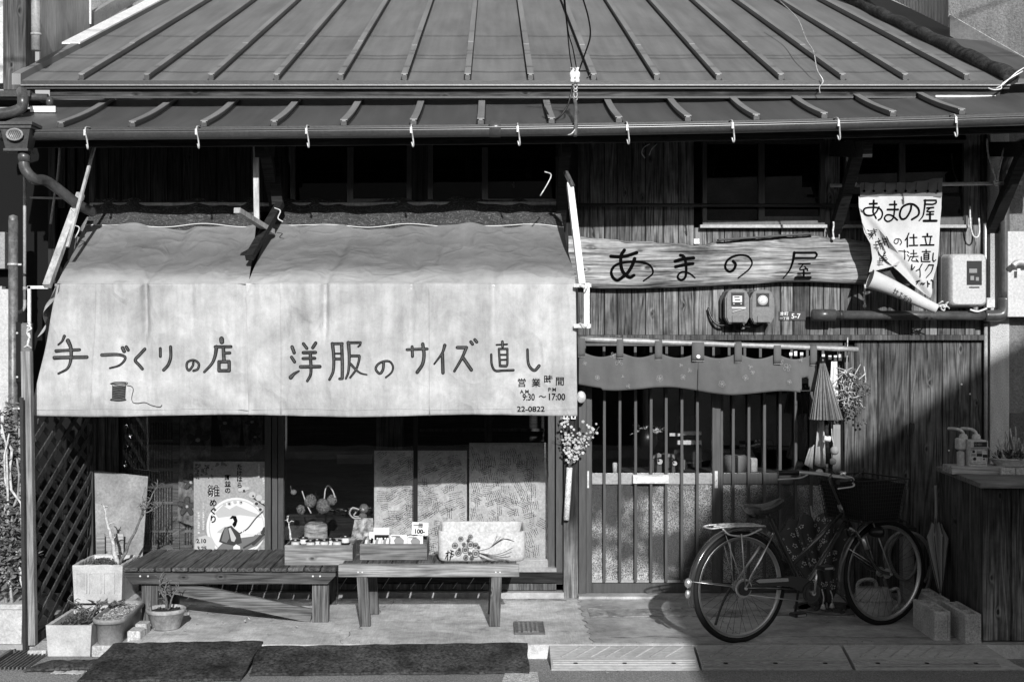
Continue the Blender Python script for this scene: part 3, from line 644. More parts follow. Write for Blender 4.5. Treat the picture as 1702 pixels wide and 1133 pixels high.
# painted letters
KA = (80, 540, 5.319); KB = (470, 550, 8.51); KC = (660, 550, 5.673)
def chars(lst, counts, K_, Y0, yf, par, mat, fill=None, off=.004, name='character', edge=1.05):
    i = 0
    for c_ in counts: strokes(lst[i:i+c_], *K_, Y0, yf, par, name, mat, fill, edge=edge, off=off); i += c_
    assert i == len(lst), (i, len(lst))
def letters(lst, K, counts):
    chars(lst, counts, K, AY, vy, aw, m_ink, m_fill)
letters([([(150, 95), (130, 140), (95, 170)], 24, 12), ([(75, 225), (280, 215)], 24), ([(60, 285), (345, 280)], 28), ([(180, 135), (205, 200), (207, 300), (180, 380), (100, 425)], 34, 16),
 ([(475, 262), (600, 258), (665, 275), (665, 310), (620, 355), (545, 378)], 28, 14), ([(648, 200), (662, 230)], 30), ([(680, 190), (697, 218)], 26),
 ([(845, 210), (795, 262), (757, 308), (790, 350), (820, 385)], 26), ([(985, 205), (985, 275)], 24), ([(1077, 190), (1078, 280), (1055, 350), (1015, 395)], 26),
 ([(1278, 330), (1272, 360), (1240, 398), (1220, 370), (1228, 325), (1280, 308), (1325, 338), (1318, 385), (1280, 402)], 20),
 ([(1530, 120), (1532, 145)], 40), ([(1470, 190), (1615, 188)], 24), ([(1483, 190), (1470, 270), (1440, 340), (1375, 412)], 32, 20), ([(1545, 200), (1550, 305)], 30), ([(1560, 245), (1605, 243)], 22),
 ([(1505, 322), (1550, 321), (1597, 320)], 26), ([(1597, 320), (1597, 400)], 28), ([(1597, 400), (1505, 400)], 26), ([(1505, 400), (1505, 322)], 28)], KA, (4, 3, 1, 2, 1, 9))
letters([([(130, 220), (160, 300)], 46), ([(122, 365), (165, 430)], 42), ([(228, 560), (160, 600), (110, 650)], 22, 56), ([(295, 175), (345, 240)], 42), ([(475, 165), (430, 230)], 44), ([(290, 300), (470, 296)], 42), ([(285, 383), (460, 378)], 38), ([(250, 500), (530, 496)], 44), ([(393, 310), (400, 520), (390, 620), (345, 700)], 46, 34),
 ([(712, 175), (728, 350), (720, 560), (665, 680)], 46, 34), ([(705, 175), (850, 172)], 36), ([(840, 175), (848, 450), (848, 660)], 44), ([(848, 665), (810, 668)], 34), ([(745, 312), (820, 312)], 22), ([(745, 388), (825, 388)], 34),
 ([(935, 160), (945, 350), (935, 560), (900, 665)], 48, 26), ([(925, 160), (1040, 158), (1105, 158)], 34), ([(1105, 160), (1100, 190), (1072, 215)], 30, 22), ([(965, 345), (1085, 345)], 34), ([(1088, 350), (1080, 420), (1040, 540), (960, 650)], 36, 26), ([(965, 460), (1040, 540), (1110, 590), (1195, 610)], 34, 16),
 ([(1430, 435), (1420, 540), (1375, 595), (1320, 535), (1350, 465), (1440, 422), (1520, 430), (1562, 500), (1540, 580), (1460, 650)], 38, 24)], KB, (9, 12, 1))
letters([([(95, 172), (285, 165)], 24), ([(143, 145), (147, 235)], 26), ([(243, 120), (255, 220), (240, 310), (190, 385)], 30), ([(450, 132), (425, 205), (350, 308)], 30, 14), ([(428, 212), (432, 390)], 30),
 ([(568, 152), (655, 152)], 28), ([(652, 158), (610, 255), (540, 375)], 28, 22), ([(622, 248), (700, 362)], 30), ([(695, 98), (712, 120)], 26), ([(733, 78), (752, 100)], 26),
 ([(937, 127), (1038, 122)], 15), ([(993, 97), (995, 143)], 24), ([(960, 165), (1040, 165)], 20), ([(1040, 165), (1040, 300), (1030, 325)], 20), ([(1030, 327), (975, 325)], 22), ([(970, 325), (960, 165)], 20), ([(972, 220), (1032, 220)], 16), ([(972, 268), (1032, 266)], 16),
 ([(888, 218), (893, 310), (925, 368), (1000, 368), (1098, 365)], 20), ([(1230, 172), (1236, 290), (1260, 345), (1300, 368), (1340, 325)], 22, 28)], KC, (3, 2, 5, 9, 1))
# the painted cotton reel with its thread
K = KA
def line(lst, Kk, name, mat, w=1.1, Y0=AY, yf=vy, par=None, off=.005):
    return strokes([(p, w*Kk[2]) for p in lst], *Kk, Y0, yf, par or aw, name, mat, off=off)
strokes([([(572, 590), (680, 590)], 140)], *K, AY, vy, aw, 'reel_thread_print', m_mid, off=.004) if 0 else None
line([[(575+0, 540+i*9.6), (680, 540+i*9.6)] for i in range(13)], K, 'cotton_reel_fill', m_fill, 2.0, off=.0042)
line([[(550, 515), (600, 500), (690, 505), (685, 522), (620, 530), (550, 515)], [(570, 530), (572, 655)], [(680, 530), (680, 655)], [(555, 658), (620, 668), (688, 660), (680, 650)], [(555, 658), (575, 648), (680, 650)]]
     + [[(575, 545+i*15), (625, 552+i*15), (680, 545+i*15)] for i in range(7)]
     + [[(690, 530), (730, 540), (748, 570), (738, 640), (750, 680), (790, 688), (850, 682), (910, 708), (980, 722), (1000, 705)]], K, 'cotton_reel_print', m_ink, .9, off=.0055)
line([[(560, 515), (680, 513)]], K, 'cotton_reel_flange', m_fill, 2.6, off=.0048); line([[(565, 660), (680, 660)]], K, 'cotton_reel_flange', m_fill, 2.2, off=.0048)
for ch, x, y in (('営', 1132, 517), ('業', 1268, 517), ('時', 1382, 487), ('間', 1492, 503)):
    text(ch, 660+x/K[2]*0+x/5.673, 550+y/5.673, 15.5, AY, aw, 'opening_hours', m_ink, vy, .004, bold=.012)
for s, x, y, h, c in (('A M', 1160, 585, 8.6, 1.0), ('P M', 1425, 566, 8.6, 1.0), ('9:30', 1182, 650, 15.5, .78), ('〜', 1335, 645, 13, 1.), ('17:00', 1420, 648, 15.5, .86), ('22-0822', 1130, 757, 12.5, 1.12)):
    text(s, 660+x/5.673, 550+y/5.673, h, AY, aw, 'opening_hours', m_ink, vy, .004, cond=c, bold=.02)
# awning frame: poles and struts
af = aw
def pole(a, b, r, mat=m_pole, nm='strut', par=None, n=8):
    mb = MB(); mb.tube([Vector(a)+(Vector(b)-Vector(a))*t+Vector((.004*math.sin(t*7), 0, .003*math.sin(t*9))) for t in (0, .25, .5, .75, 1)], r, n); return mb.build(nm, mat, par or af)
def sq(a, b, w_, mat=m_pole, nm='strut', par=None): mb = MB(); mb.bar(a, b, w_, w_*.8); return mb.build(nm, mat, par or af)
sq(P(134, 322, -.62), P(78, 475, -1.12), .045, m_pole); sq(P(160, 232, -.7), P(112, 410, -1.0), .018)
sq(P(425, 228, -.62), P(427, 366, -.62), .034, m_pole); sq(P(394, 349, -1.2), P(452, 385, -.55), .04, m_pole); sq(P(466, 338, -.4), P(414, 428, -.95), .05, m_beam)
sq(P(452, 232, -.35), P(462, 340, -.4), .07, m_beam)
sq(P(940, 285, -.7), P(952, 310, -.75), .026, m_post); sq(P(947, 305, -.72), P(967, 472, -1.1), .04, m_white)
sq(P(957, 474, -1.14), P(980, 474, -1.02), .026, m_white); sq(P(957, 541, -1.14), P(979, 541, -1.02), .03, m_white); sq(P(975, 470, -1.06), P(975, 545, -1.06), .035, m_white)
pole(P(92, 474, -1.04), P(957, 474, -1.04), .012, m_pole, 'front_rail'); pole(P(150, 340, -.1), P(935, 338, -.1), .014, m_pole, 'rear_rail')
for a in (((118, 345), (128, 360), (120, 372), (132, 378), (125, 395)), ((945, 345), (958, 352), (950, 360), (960, 366)), ((905, 285), (916, 290), (910, 305), (898, 325)), ((456, 345), (466, 350), (462, 362), (470, 368)), ((110, 455), (118, 440), (128, 446), (122, 462))):
    mb = MB(); mb.ctube([P(p[0], p[1], -.75) for p in a], .004, 5, 4); mb.build('tie_string', m_rope, aw)
for yy in (478, 541): mb = MB(); mb.ctube([P(958, yy, -1.12), P(965, yy-4, -1.14), P(973, yy+2, -1.13), P(977, yy-3, -1.09)], .004, 5, 4); mb.build('tie_string', m_rope, aw)
# ============================================================ NOREN CURTAIN on its bamboo pole
NY = -.2
bp = MB(); pp = [P(964+(1426-964)*k/24, 563+(580-563)*k/24, NY) for k in range(25)]
bp.tube(pp, [.019-.002*k/24+(.002 if k in (5, 11, 17, 22) else 0) for k in range(25)], 10)
bp.thing('bamboo_pole', m_bamboo, 'brown bamboo pole carrying the short door curtain', 'pole')
nr = empty('door_curtain', (X(1160, NY), NY, Z(650, NY)), 'short grey noren curtain with small white stitched flowers hanging over the sliding door', 'curtain')
loops = [(966, 12), (1030, 11), (1094, 12), (1159.5, 20), (1226, 12), (1291, 12), (1351, 11)]
def ny(x, z): 
    p = CX+x*sc(NY); t = (Z(583, NY)-z)/.28
    y = NY+.018*math.sin(x*9.6+1)*t+.011*math.sin(x*23+2+z*3)*t+.005*math.sin(x*41+z*6)
    for lp_, _ in loops: y -= .010*math.exp(-((p-lp_-8*t)/9)**2)*(1-t*.4)
    return y
def panel(p0, p1, notch=None):
    mb = MB(); NU = 90
    def top(p):
        ks = [l for l, _ in loops]; k = max([i for i in range(len(ks)) if ks[i] <= p+1] or [0]); k = min(k, len(ks)-2); t = (p-ks[k])/(ks[k+1]-ks[k]); return 583+(p-966)*.012+9*math.sin(math.pi*min(max(t, 0), 1))
    def bot(p): return 637+(p-966)*.035+4.5*math.sin((p-966)/31)+ (5 if p > 1000 else 2) - (0 if p < 1335 else (p-1335)*.3)
    vs = []; NV = 14
    for j in range(NV+1):
        for i in range(NU+1):
            p = p0+(p1-p0)*i/NU; py = top(p)+(bot(p)-top(p))*j/NV; x, z = X(p, NY), Z(py, NY); vs.append((x, ny(x, z), z))
    fs = []
    for j in range(NV):
        for i in range(NU):
            p = p0+(p1-p0)*(i+.5)/NU
            if notch and notch[0]+(1-j/NV)*notch[2] < p < notch[1]-(1-j/NV)*notch[2] and j > 7: continue
            fs.append((j*(NU+1)+i, j*(NU+1)+i+1, (j+1)*(NU+1)+i+1, (j+1)*(NU+1)+i))
    mb.add(vs, fs, True); pn = mb.build('curtain_panel', m_noren, nr, solid=.0015); hp_ = [vs[j_] for j_ in range((NV-0)*(NU+1), (NV+1)*(NU+1)) if not notch or not (notch[0]-3 < CX+vs[j_][0]*sc(NY) < notch[1]+3)]; h_ = MB(); h_.tube([Vector((q[0], q[1]-.002, q[2]+.008)) for q in hp_], .002, 4); h_.build('hem', m_noren, nr); return pn
panel(962, 1159.2); panel(1160, 1357, (1331, 1346, 6))
for p, wd in loops:
    yb = 563+(p-964)*17/462; mb = MB(); x0, x1 = X(p-wd/2, NY), X(p+wd/2, NY); zc = Z(yb, NY); zb = Z(yb+29, NY)
    mb.grid(lambda u, v: (x0+(x1-x0)*u, [NY-.014, NY-.022, NY-.023, NY, NY+.022][min(int(v*5), 4)] if v < 1 else NY+.022, [zb, zb+.03, zc, zc+.024, zc][min(int(v*5), 4)] if v < 1 else zc), 2, 5)
    mb.build('hanging_loop', m_noren, nr, solid=.002)
    mb = MB(); mb.tube([(x0, NY-.019, zb), (x1, NY-.019, zb)], .0012, 4); mb.build('loop_stitch', m_wht, nr)
mb = MB(); mb.lathe([(.001, -.006), (.011, -.006), (.014, -.003), (.014, 0)], (X(1159.5, NY), NY-.028, Z(592, NY)), 14, 'Y'); mb.build('button', m_cer, nr)
fl = []; m_stitch = flat('stitching', .38)
def motif(px, py, r, kind):
    for k in range(kind):
        a = 2*math.pi*k/kind+px; c = (px+r*math.cos(a), py+r*math.sin(a))
        r2_ = r*random.uniform(.7, 1.2); fl.append(([(px, py), (c[0]+r2_*.45*math.sin(a), c[1]-r2_*.4*math.cos(a)), (c[0]-r2_*.4*math.sin(a), c[1]+r2_*.45*math.cos(a)), (px+.4, py)], .32))
for px, py, r, k in ((1019, 590, 4.5, 4), (1029, 601, 6, 3), (972, 603, 3, 4), (993, 627, 3.5, 5), (1035, 625, 2, 3), (1096, 628, 5, 5), (1135, 626, 4, 4), (1146, 615, 3, 3), (1131, 606, 2.5, 3), (1199, 637, 4.5, 5), (1238, 627, 4, 4), (1250, 618, 3, 3), (1246, 609, 3, 3), (1297, 600, 4.5, 4), (1308, 610, 5.5, 4), (1312, 634, 3, 4), (1331, 598, 2.5, 3), (1044, 641, 3, 3), (1195, 601, 0.1, 3)):
    motif(px, py, r, k)
st_ = strokes(fl, 0, 0, 1, NY, ny, nr, 'stitched_motif', m_stitch, off=.004); st_['kind'] = 'stuff'
# ============================================================ SIGN BOARD with carved letters
SY = -.1
sg = empty('sign_board', (X(1190, SY), SY, Z(480, SY)), 'long live-edge wooden sign board with four carved black characters above the door', 'sign')
def s_y(x, z): return SY-.0+.004*math.sin(x*5)
topL = [(945, 391), (980, 393), (1000, 396), (1050, 399.5), (1100, 402), (1140, 405), (1170, 406), (1190, 402), (1196, 401), (1250, 396), (1300, 393), (1345, 391), (1370, 392), (1400, 396), (1430, 399), (1450, 402)]
botL = [(945, 476), (1000, 478), (1060, 478), (1130, 476), (1200, 473), (1250, 471), (1300, 467), (1350, 467), (1400, 469), (1437, 471), (1443, 440), (1450, 402)]
def interp(L, p):
    for a, b in zip(L, L[1:]):
        if a[0] <= p <= b[0] and b[0] > a[0]: t = (p-a[0])/(b[0]-a[0]); return a[1]+(b[1]-a[1])*t
    return L[-1][1]
mb = MB(); NU, NV = 140, 16; rightx = 1450
def sgf(u, v):
    p = 945+(505-10*v)*u; t = interp(topL, min(p, 1449))+.9*math.sin(p*.11)+.5*math.sin(p*.23+1); b = interp(botL[:10], min(p, 1436)); py = t+(b-t)*v
    e = min(v, 1-v); x, z = X(p, SY), Z(py, SY); y = s_y(x, z)+(.03*(1-e/.10)**2 if e < .10 else 0)+.002*math.sin(p*.05+v*9); return (x, y, z)
mb.grid(sgf, NU, NV); n0 = len(mb.v)
ring = [j*(NU+1) for j in range(NV+1)]
sg_face = mb.build('board', m_sign, sg)
mb = MB()
mb.add([sgf(i/NU, 1) for i in range(NU+1)]+[(X(945+495*i/NU, SY), SY+.075, Z(interp(botL[:10], min(945+495*i/NU, 1436))+1, SY)) for i in range(NU+1)], [(i, i+1, NU+2+i, NU+1+i) for i in range(NU)])
mb.add([sgf(i/NU, 0) for i in range(NU+1)]+[(v_[0], SY+.075, v_[2]+.004) for v_ in [sgf(i/NU, 0) for i in range(NU+1)]], [(NU+1+i, NU+2+i, i+1, i) for i in range(NU)])
for u in (0, 1): mb.add([sgf(u, j/NV) for j in range(NV+1)]+[(sgf(u, j/NV)[0], SY+.075, sgf(u, j/NV)[2]) for j in range(NV+1)], [(j, j+1, NV+2+j, NV+1+j) for j in range(NV)])
mb.build('bark_edge', m_signbark, sg)
KD = (1000, 390, 8.51); KE = (1180, 380, 6.079)
chars([([(130, 303), (250, 310), (360, 295), (495, 250)], 44), ([(320, 215), (275, 290), (270, 400), (290, 500), (340, 565), (400, 600), (455, 570)], 44, 40), ([(465, 335), (430, 430), (370, 530), (290, 600), (220, 640), (160, 600), (135, 520), (180, 440), (280, 395), (420, 380), (560, 385), (670, 420), (720, 490), (710, 560), (590, 650)], 46, 20),
 ([(1040, 372), (1150, 340), (1300, 325)], 44), ([(1045, 450), (1150, 425), (1290, 405)], 42), ([(1115, 285), (1165, 310), (1190, 400), (1195, 520), (1180, 600), (1130, 635), (1080, 610), (1085, 560), (1140, 520), (1210, 530), (1270, 560), (1320, 605)], 40, 16)], (3, 3), KD, SY, s_y, sg, m_sfill, name='carved_character')
chars([([(235, 325), (260, 360), (235, 415), (190, 430), (155, 385), (175, 320), (240, 275), (320, 262), (390, 280), (425, 340), (400, 400), (350, 445), (285, 495)], 26, 12), ([(845, 240), (1065, 238)], 18), ([(1065, 240), (1078, 262), (1060, 293)], 18), ([(1055, 295), (860, 293)], 16), ([(850, 240), (835, 330), (800, 420), (740, 495)], 26, 10), ([(895, 352), (1010, 350)], 12), ([(940, 355), (905, 410), (985, 403)], 12), ([(955, 380), (985, 420)], 12), ([(885, 450), (1010, 448)], 13), ([(945, 425), (945, 490)], 18), ([(860, 492), (1015, 490)], 18)], (1, 10), KE, SY, s_y, sg, m_sfill, name='carved_character')
mb = MB(); mb.bar(P(1193, 398.5, SY-.0), P(1350, 388, SY-.0), .07, .011); mb.build('tin_capping', m_dkmetal, sg)
for p in (1385, 1437):
    mb = MB(); y0, y1 = (368, 396) if p == 1385 else (470, 508); mb.tube([P(p+.6*math.sin(k), y0+(y1-y0)*k/8, SY-.03) for k in range(9)], .006, 6); mb.ball(P(p, y1, SY-.03), .013, 6); mb.thing('rope', m_rope, 'short white rope above the sign board' if p == 1385 else 'knotted white rope hanging below the right end of the sign board', 'rope')
mb = MB(); mb.pbox(1153, 396, 1163, 405, -.012, -.001, b=.002); mb.thing('tag_plate', m_galv, 'small bright metal tag nailed above the carved sign board', 'tag')
# ============================================================ METERS, ADDRESS PLATE, PIPES
def pmeter(px0, py0, px1, py1, lab, dial):
    t = empty('electric_meter', P((px0+px1)/2, py1, -.06), lab, 'meter', 'old grey electric meters below the sign board'); Y1 = -.15
    mb = MB(); x0, x1, z0, z1 = X(px0, Y1), X(px1, Y1), Z(py1, Y1), Z(py0, Y1); w_, h = x1-x0, z1-z0
    def pl(i): return [(x0+i, z0+h*.18), (x0+w_*.14, z0+i), (x1-w_*.14, z0+i), (x1-i, z0+h*.18), (x1-i, z1-h*.25), (x1-w_*.12, z1-h*.06), (x1-w_*.3, z1-i), (x0+w_*.3, z1-i), (x0+w_*.12, z1-h*.06), (x0+i, z1-h*.25)]
    mb.prism(pl(0), Y1+.014, -.045); a = len(mb.v); mb.prism(pl(.009), Y1, Y1+.016); mb.build('case', m_meter, t)
    mb = MB(); mb.prism([(x-.014 if x < (x0+x1)/2 else x-.014, z-.0) for x, z in pl(-.004)], -.045, 0); mb.build('back_plate', m_blackm, t)
    cx_, a, b = (x0+x1)/2, px0+(px1-px0)*.26, px0+(px1-px0)*.76
    mb = MB(); mb.pbox(a-1, py0+5.5, b+1, py0+28, Y1-.003, Y1+.002); mb.build('bezel', m_dkmetal, t)
    mb = MB(); mb.pbox(a, py0+7, b, py0+27, Y1-.006, Y1-.002); mb.build('window_recess', m_blackm, t)
    if dial:
        mb = MB(); mb.lathe([(.034, 0), (.034, -.004), (.001, -.005)], (cx_, Y1-.005, Z(py0+17.5, Y1)), 24, 'Y'); mb.build('dial', m_dial, t)
        mb = MB(); mb.lathe([(.026, 0), (.028, -.001), (.030, 0)], (cx_, Y1-.009, Z(py0+17.5, Y1)), 24, 'Y'); mb.bar((cx_-.012, Y1-.011, Z(py0+20, Y1)), (cx_+.014, Y1-.011, Z(py0+14, Y1)), .003, .002); mb.build('dial_marks', m_mid, t)
    else:
        mb = MB(); mb.pbox(a+1.5, py0+11, b-3, py0+21.5, Y1-.009, Y1-.005); mb.build('register', m_dial, t)
        mb = MB(); mb.pbox(a+4, py0+12.5, b-7, py0+14, Y1-.011, Y1-.008); mb.pbox(a+5, py0+17, b-6, py0+18.3, Y1-.011, Y1-.008); mb.build('register_digits', m_ink, t)
        for q in (a+3, b-5): mb = MB(); mb.lathe([(.005, 0), (.005, -.004), (.001, -.005)], (X(q, Y1), Y1-.006, Z(py0+24.5, Y1)), 10, 'Y'); mb.build('screw', m_dial, t)
        mb = MB(); mb.pbox(a, py0+30, b+3, py0+32, Y1-.006, Y1+.002); mb.bar(P(a+1, py0+38, Y1-.006), P(b+2, py0+32, Y1-.006), .009, .003); mb.build('name_strip', m_dial, t)
    mb = MB(); mb.pbox(px0+11, py1-13, px1-10, py1-2, Y1-.008, Y1+.002, b=.002); mb.build('terminal_cover', m_meter, t)
    return t
pmeter(1206, 480, 1246, 537, 'left electric meter with rectangular register window', False); pmeter(1248, 481, 1287, 537, 'right electric meter with round white dial', True)
cb = MB(); cb.ctube([P(1177, 511, -.03), P(1180, 522, -.04), P(1186, 533, -.05), P(1196, 540, -.06), P(1210, 539, -.07), P(1220, 536, -.09)], .008, 7)
cb.ctube([P(1230, 537, -.08), P(1237, 542, -.07), P(1255, 543, -.06), P(1268, 538, -.08)], .007, 7); cb.ctube([P(1220, 538, -.08), P(1223, 548, -.03), P(1240, 546, -.03), P(1245, 537, -.08)], .005, 6)
cb.thing('meter_cable', m_blackm, 'black cables looping under the two electric meters', 'cable')
ad = empty('address_plate', P(1317, 531, -.01), 'small dark street number plate reading 5-7 beside the meters', 'sign')
mb = MB(); mb.pbox(1295, 517, 1339, 531.5, -.012, -.004, b=.001); mb.build('plate', m_plate, ad)
text('5-7', 1315, 528.5, 11.5, -.012, ad, 'plate_lettering', m_wht, off=.002, bold=.02); text('本町', 1296.5, 523.3, 7, -.012, ad, 'plate_lettering', m_wht, off=.002, bold=.02); text('一丁目', 1296, 530.3, 5.2, -.012, ad, 'plate_lettering', m_wht, off=.002, bold=.02)
# big drain pipe
pd = empty('drain_pipe', P(1662, 525, -.12), 'thick dark horizontal pipe that turns up at the right end of the wall', 'pipe')
mb = MB(); mb.tube([P(1352, 523, -.12), P(1388, 523, -.12)], .041, 16); mb.lathe([(.001, -.012), (.036, -.01), (.041, 0)], P(1352, 523, -.12), 16, 'X'); mb.build('end_cap', m_pipe, pd)
mb = MB(); mb.tube([P(1386, 523, -.12), P(1646, 524, -.12)], .031, 16); mb.build('pipe', m_pipe, pd)
mb = MB(); mb.ctube([P(1636, 524, -.12), P(1655, 524, -.12), P(1666, 521, -.12), P(1670, 510, -.12), P(1670, 494, -.12)], .04, 16, 5); mb.build('elbow', m_pipe, pd)
mb = MB(); mb.ctube([P(1670, 500, -.12), P(1670, 400, -.12), P(1669, 300, -.12), P(1672, 275, -.14), P(1682, 252, -.25), P(1702, 236, -.45), P(1725, 228, -.7)], .033, 16, 6); mb.build('riser', m_pipe, pd)
for p in (1397, 1640): mb = MB(); mb.tube([P(p-3, 523, -.12), P(p+3, 523, -.12)], .034, 16); mb.build('pipe_band', m_dkmetal, pd)
cd = MB(); cd.tube([P(1638.5, 537, -.04), P(1638.5, 765, -.04)], .0125, 12); cd = cd.thing('conduit', m_pipel, 'thin pale conduit running down the wall corner to the gas meter', 'pipe')
bxm = empty('meter_box', P(1608, 510, -.05), 'large pale grey meter box with dark window on the right wall', 'meter')
Y1 = -.2; mb = MB()
def rr(x0, x1, z0, z1, r, n=4):
    out = []
    for cx_, cz, a0 in ((x1-r, z1-r, 0), (x0+r, z1-r, 90), (x0+r, z0+r, 180), (x1-r, z0+r, 270)):
        for k in range(n+1): a = R(a0+90*k/n); out.append((cx_+r*math.cos(a), cz+r*math.sin(a)))
    return out
x0, x1, z0, z1 = X(1580, Y1), X(1641, Y1), Z(510, Y1), Z(420, Y1)
def shell(mb, secs):
    n = len(secs[0][0]); vs = [(x, y, z) for pl, y in secs for x, z in pl]
    mb.add(vs, [(k*n+i, k*n+(i+1) % n, (k+1)*n+(i+1) % n, (k+1)*n+i) for k in range(len(secs)-1) for i in range(n)], True); mb.add([(x, secs[-1][1], z) for x, z in secs[-1][0]], [tuple(range(n))])
shell(mb, [(rr(x0-.02, x1-.02, z0, z1, .03), 0), (rr(x0-.02, x1-.02, z0, z1, .03), -.07)]); mb.build('case', m_meter, bxm)
mb = MB(); shell(mb, [(rr(x0-.018, x1-.012, z0+.002, z1-.002, .03), -.07), (rr(x0-.005, x1, z0+.006, z1-.004, .03), -.16), (rr(x0+.004, x1-.004, z0+.012, z1-.008, .03), -.19), (rr(x0+.014, x1-.014, z0+.022, z1-.018, .03), Y1)]); mb.build('cover', m_meterl, bxm)
mb = MB(); mb.pbox(1607, 433, 1632, 473, Y1-.003, Y1+.003); mb.build('window', m_blackm, bxm)
mb = MB(); mb.pbox(1611, 446, 1624, 453, Y1-.006, Y1-.002); mb.pbox(1613, 458, 1619, 465, Y1-.006, Y1-.002); mb.pbox(1622, 460, 1627, 466, Y1-.006, Y1-.002); mb.build('register', m_mid, bxm)
mb = MB(); mb.pbox(1611, 476, 1628, 477.8, Y1-.004, Y1-.001); mb.build('name_strip', m_ink, bxm)
mb = MB(); mb.ctube([P(1612, 514, -.16), P(1625, 517, -.16), P(1640, 512, -.14)], .007, 6); mb.build('cable_tail', m_wht, bxm)
# ============================================================ CLOTH BANNER on its rod
BY = -.32
rodm = MB(); rodm.tube([P(1380, 308, BY), P(1702-4, 304, BY)], .0125, 10); rodm.thing('banner_rod', m_bamboo, 'thin horizontal bamboo rod that holds the small cloth banner', 'rod')
for pts, lab in (([(1404, 235), (1408, 262), (1413, 285), (1416, 304)], 'left string of the left pair tying the banner rod to the eave'), ([(1428, 246), (1425, 270), (1423, 285), (1420, 308)], 'knotted right string of the left pair tying the banner rod to the eave'), ([(1640, 230), (1643, 258), (1650, 280), (1655, 300)], 'left string of the right pair tying the banner rod to the eave'), ([(1669, 245), (1663, 270), (1657, 300)], 'right string of the right pair tying the banner rod to the eave')):
    mb = MB(); mb.ctube([P(a, b, BY-.01) for a, b in pts], .006, 6, 5); q = pts[2]; mb.ball(P(q[0], q[1], BY-.01), .012, 6); mb.ctube([P(pts[-1][0]-3, 300, BY-.018), P(pts[-1][0], 308, BY-.02), P(pts[-1][0]+3, 303, BY-.018)], .006, 5); mb.thing('string', m_rope, lab, 'string')
bn = empty('cloth_banner', P(1500, 520, BY), 'white hanging cloth banner with black painted characters, its lower part rolled up and twisted', 'banner')
Lb = [(297, 1429), (345, 1427), (370, 1431), (405, 1447), (440, 1480), (470, 1512), (494, 1545)]; Rb = [(297, 1565), (345, 1566), (400, 1560), (440, 1557), (470, 1550), (494, 1546)]
def edge(L, py):
    for (a, x0_), (b, x1_) in zip(L, L[1:]):
        if a <= py <= b: return x0_+(x1_-x0_)*(py-a)/(b-a)
    return L[-1][1] if py > L[-1][0] else L[0][1]
def by(x, z):
    p = CX+x*sc(BY); py = CY-(z-EYE)*sc(BY)
    d = (p-(1434+(py-345)*.8))*.78; y = BY+.014*math.sin(py*.05+p*.03)
    if py > 340: y -= .035*math.exp(-(max(d, -9)/9)**2)*min(1, (py-340)/20)
    y += .006*math.exp(-((p-1495-(py-325)*.05)/2.5)**2)*(1 if 322 < py < 345 else 0)
    return y
mb = MB()
def bf(u, v):
    py = 326+(494-326)*v; p = edge(Lb, py)+(edge(Rb, py)-edge(Lb, py))*u; x, z = X(p, BY), Z(py, BY); return (x, by(x, z), z)
mb.grid(bf, 40, 50); mb.build('cloth', m_banner, bn)
mb = MB()
def hf(u, v):
    p = 1429+136*u; t = 304-9*max(0, (u-.6)/.4)-.8*math.sin(u*30); py = t+(327-t)*v; x, z = X(p, BY), Z(py, BY); return (x, BY-.018+.004*math.sin(u*24+v*6)+.016*v*v, z)
mb.grid(hf, 40, 8); mb.build('header', m_banner2, bn)
for i in range(8): mb = MB(); mb.lathe([(.001, -.004), (.0085, -.004), (.0085, 0)], P(1436+[0, 16, 35, 53, 69, 86, 106, 122][i], 317, BY-.022), 10, 'Y'); mb.build('eyelet', m_ink, bn)
mb = MB()
for i in range(8): p = 1436+[0, 16, 35, 53, 69, 86, 106, 122][i]; mb.tube([P(p, 317, BY-.024), P(p+1, 303, BY-.024)], .0016, 4)
mb.build('lacing', m_ink, bn)
# twisted left flap (runs behind the diagonal fold) and the roll
mb = MB()
def ff(u, v):
    a = [(1428, 345), (1436, 385), (1447, 405), (1450, 430), (1444, 452)]; b = [(1432, 348), (1462, 382), (1484, 408), (1500, 430), (1492, 440)]
    t = v*4; k = min(int(t), 3); t -= k
    A = (a[k][0]+(a[k+1][0]-a[k][0])*t, a[k][1]+(a[k+1][1]-a[k][1])*t); B = (b[k][0]+(b[k+1][0]-b[k][0])*t, b[k][1]+(b[k+1][1]-b[k][1])*t)
    p = A[0]+(B[0]-A[0])*u; py = A[1]+(B[1]-A[1])*u; return P(p, py, BY-.03+.05*math.sin(u*3.1)*(1 if v > .05 else 0)+.012*math.sin(v*11)-.01*u)
mb.grid(ff, 14, 30); mb.build('folded_flap', m_banner, bn)
mb = MB()
def kf(u, v): 
    A = (1446+48*v, 446-6*v+8*math.sin(v*3)); return P(A[0]+24*u, A[1]+28*u, BY+.03+.03*math.sin(v*9+u*3))
mb.grid(kf, 10, 16); mb.build('inner_fold', m_old, bn)
mb = MB(); a, b = P(1446, 463, BY-.04), P(1556, 511, BY-.05); rl = []
for k in range(20):
    t = k/19; rl.append(a+(b-a)*t+Vector((0, 0, .006*math.sin(t*5))))
mb.tube(rl, [.066-.034*(k/19)**.8 for k in range(20)], 22, cap=False); 
for rr_ in (.6, .35): mb.tube([rl[-1]+(b-a).normalized()*(-.01+.01*j) for j in range(2)], .034*rr_, 14, cap=False)
mb.build('roll', m_banner, bn)
mb = MB()
for k in range(9): q = P(1556+k*1.6, 508+4*math.sin(k*2), BY-.05); mb.ctube([q, q+Vector((.02, -.02, .02*math.sin(k))), q+Vector((.035+.01*math.sin(k*3), 0, -.02*math.cos(k*2)))], .005, 5, 3)
mb.build('tie_rope', m_rope, bn)
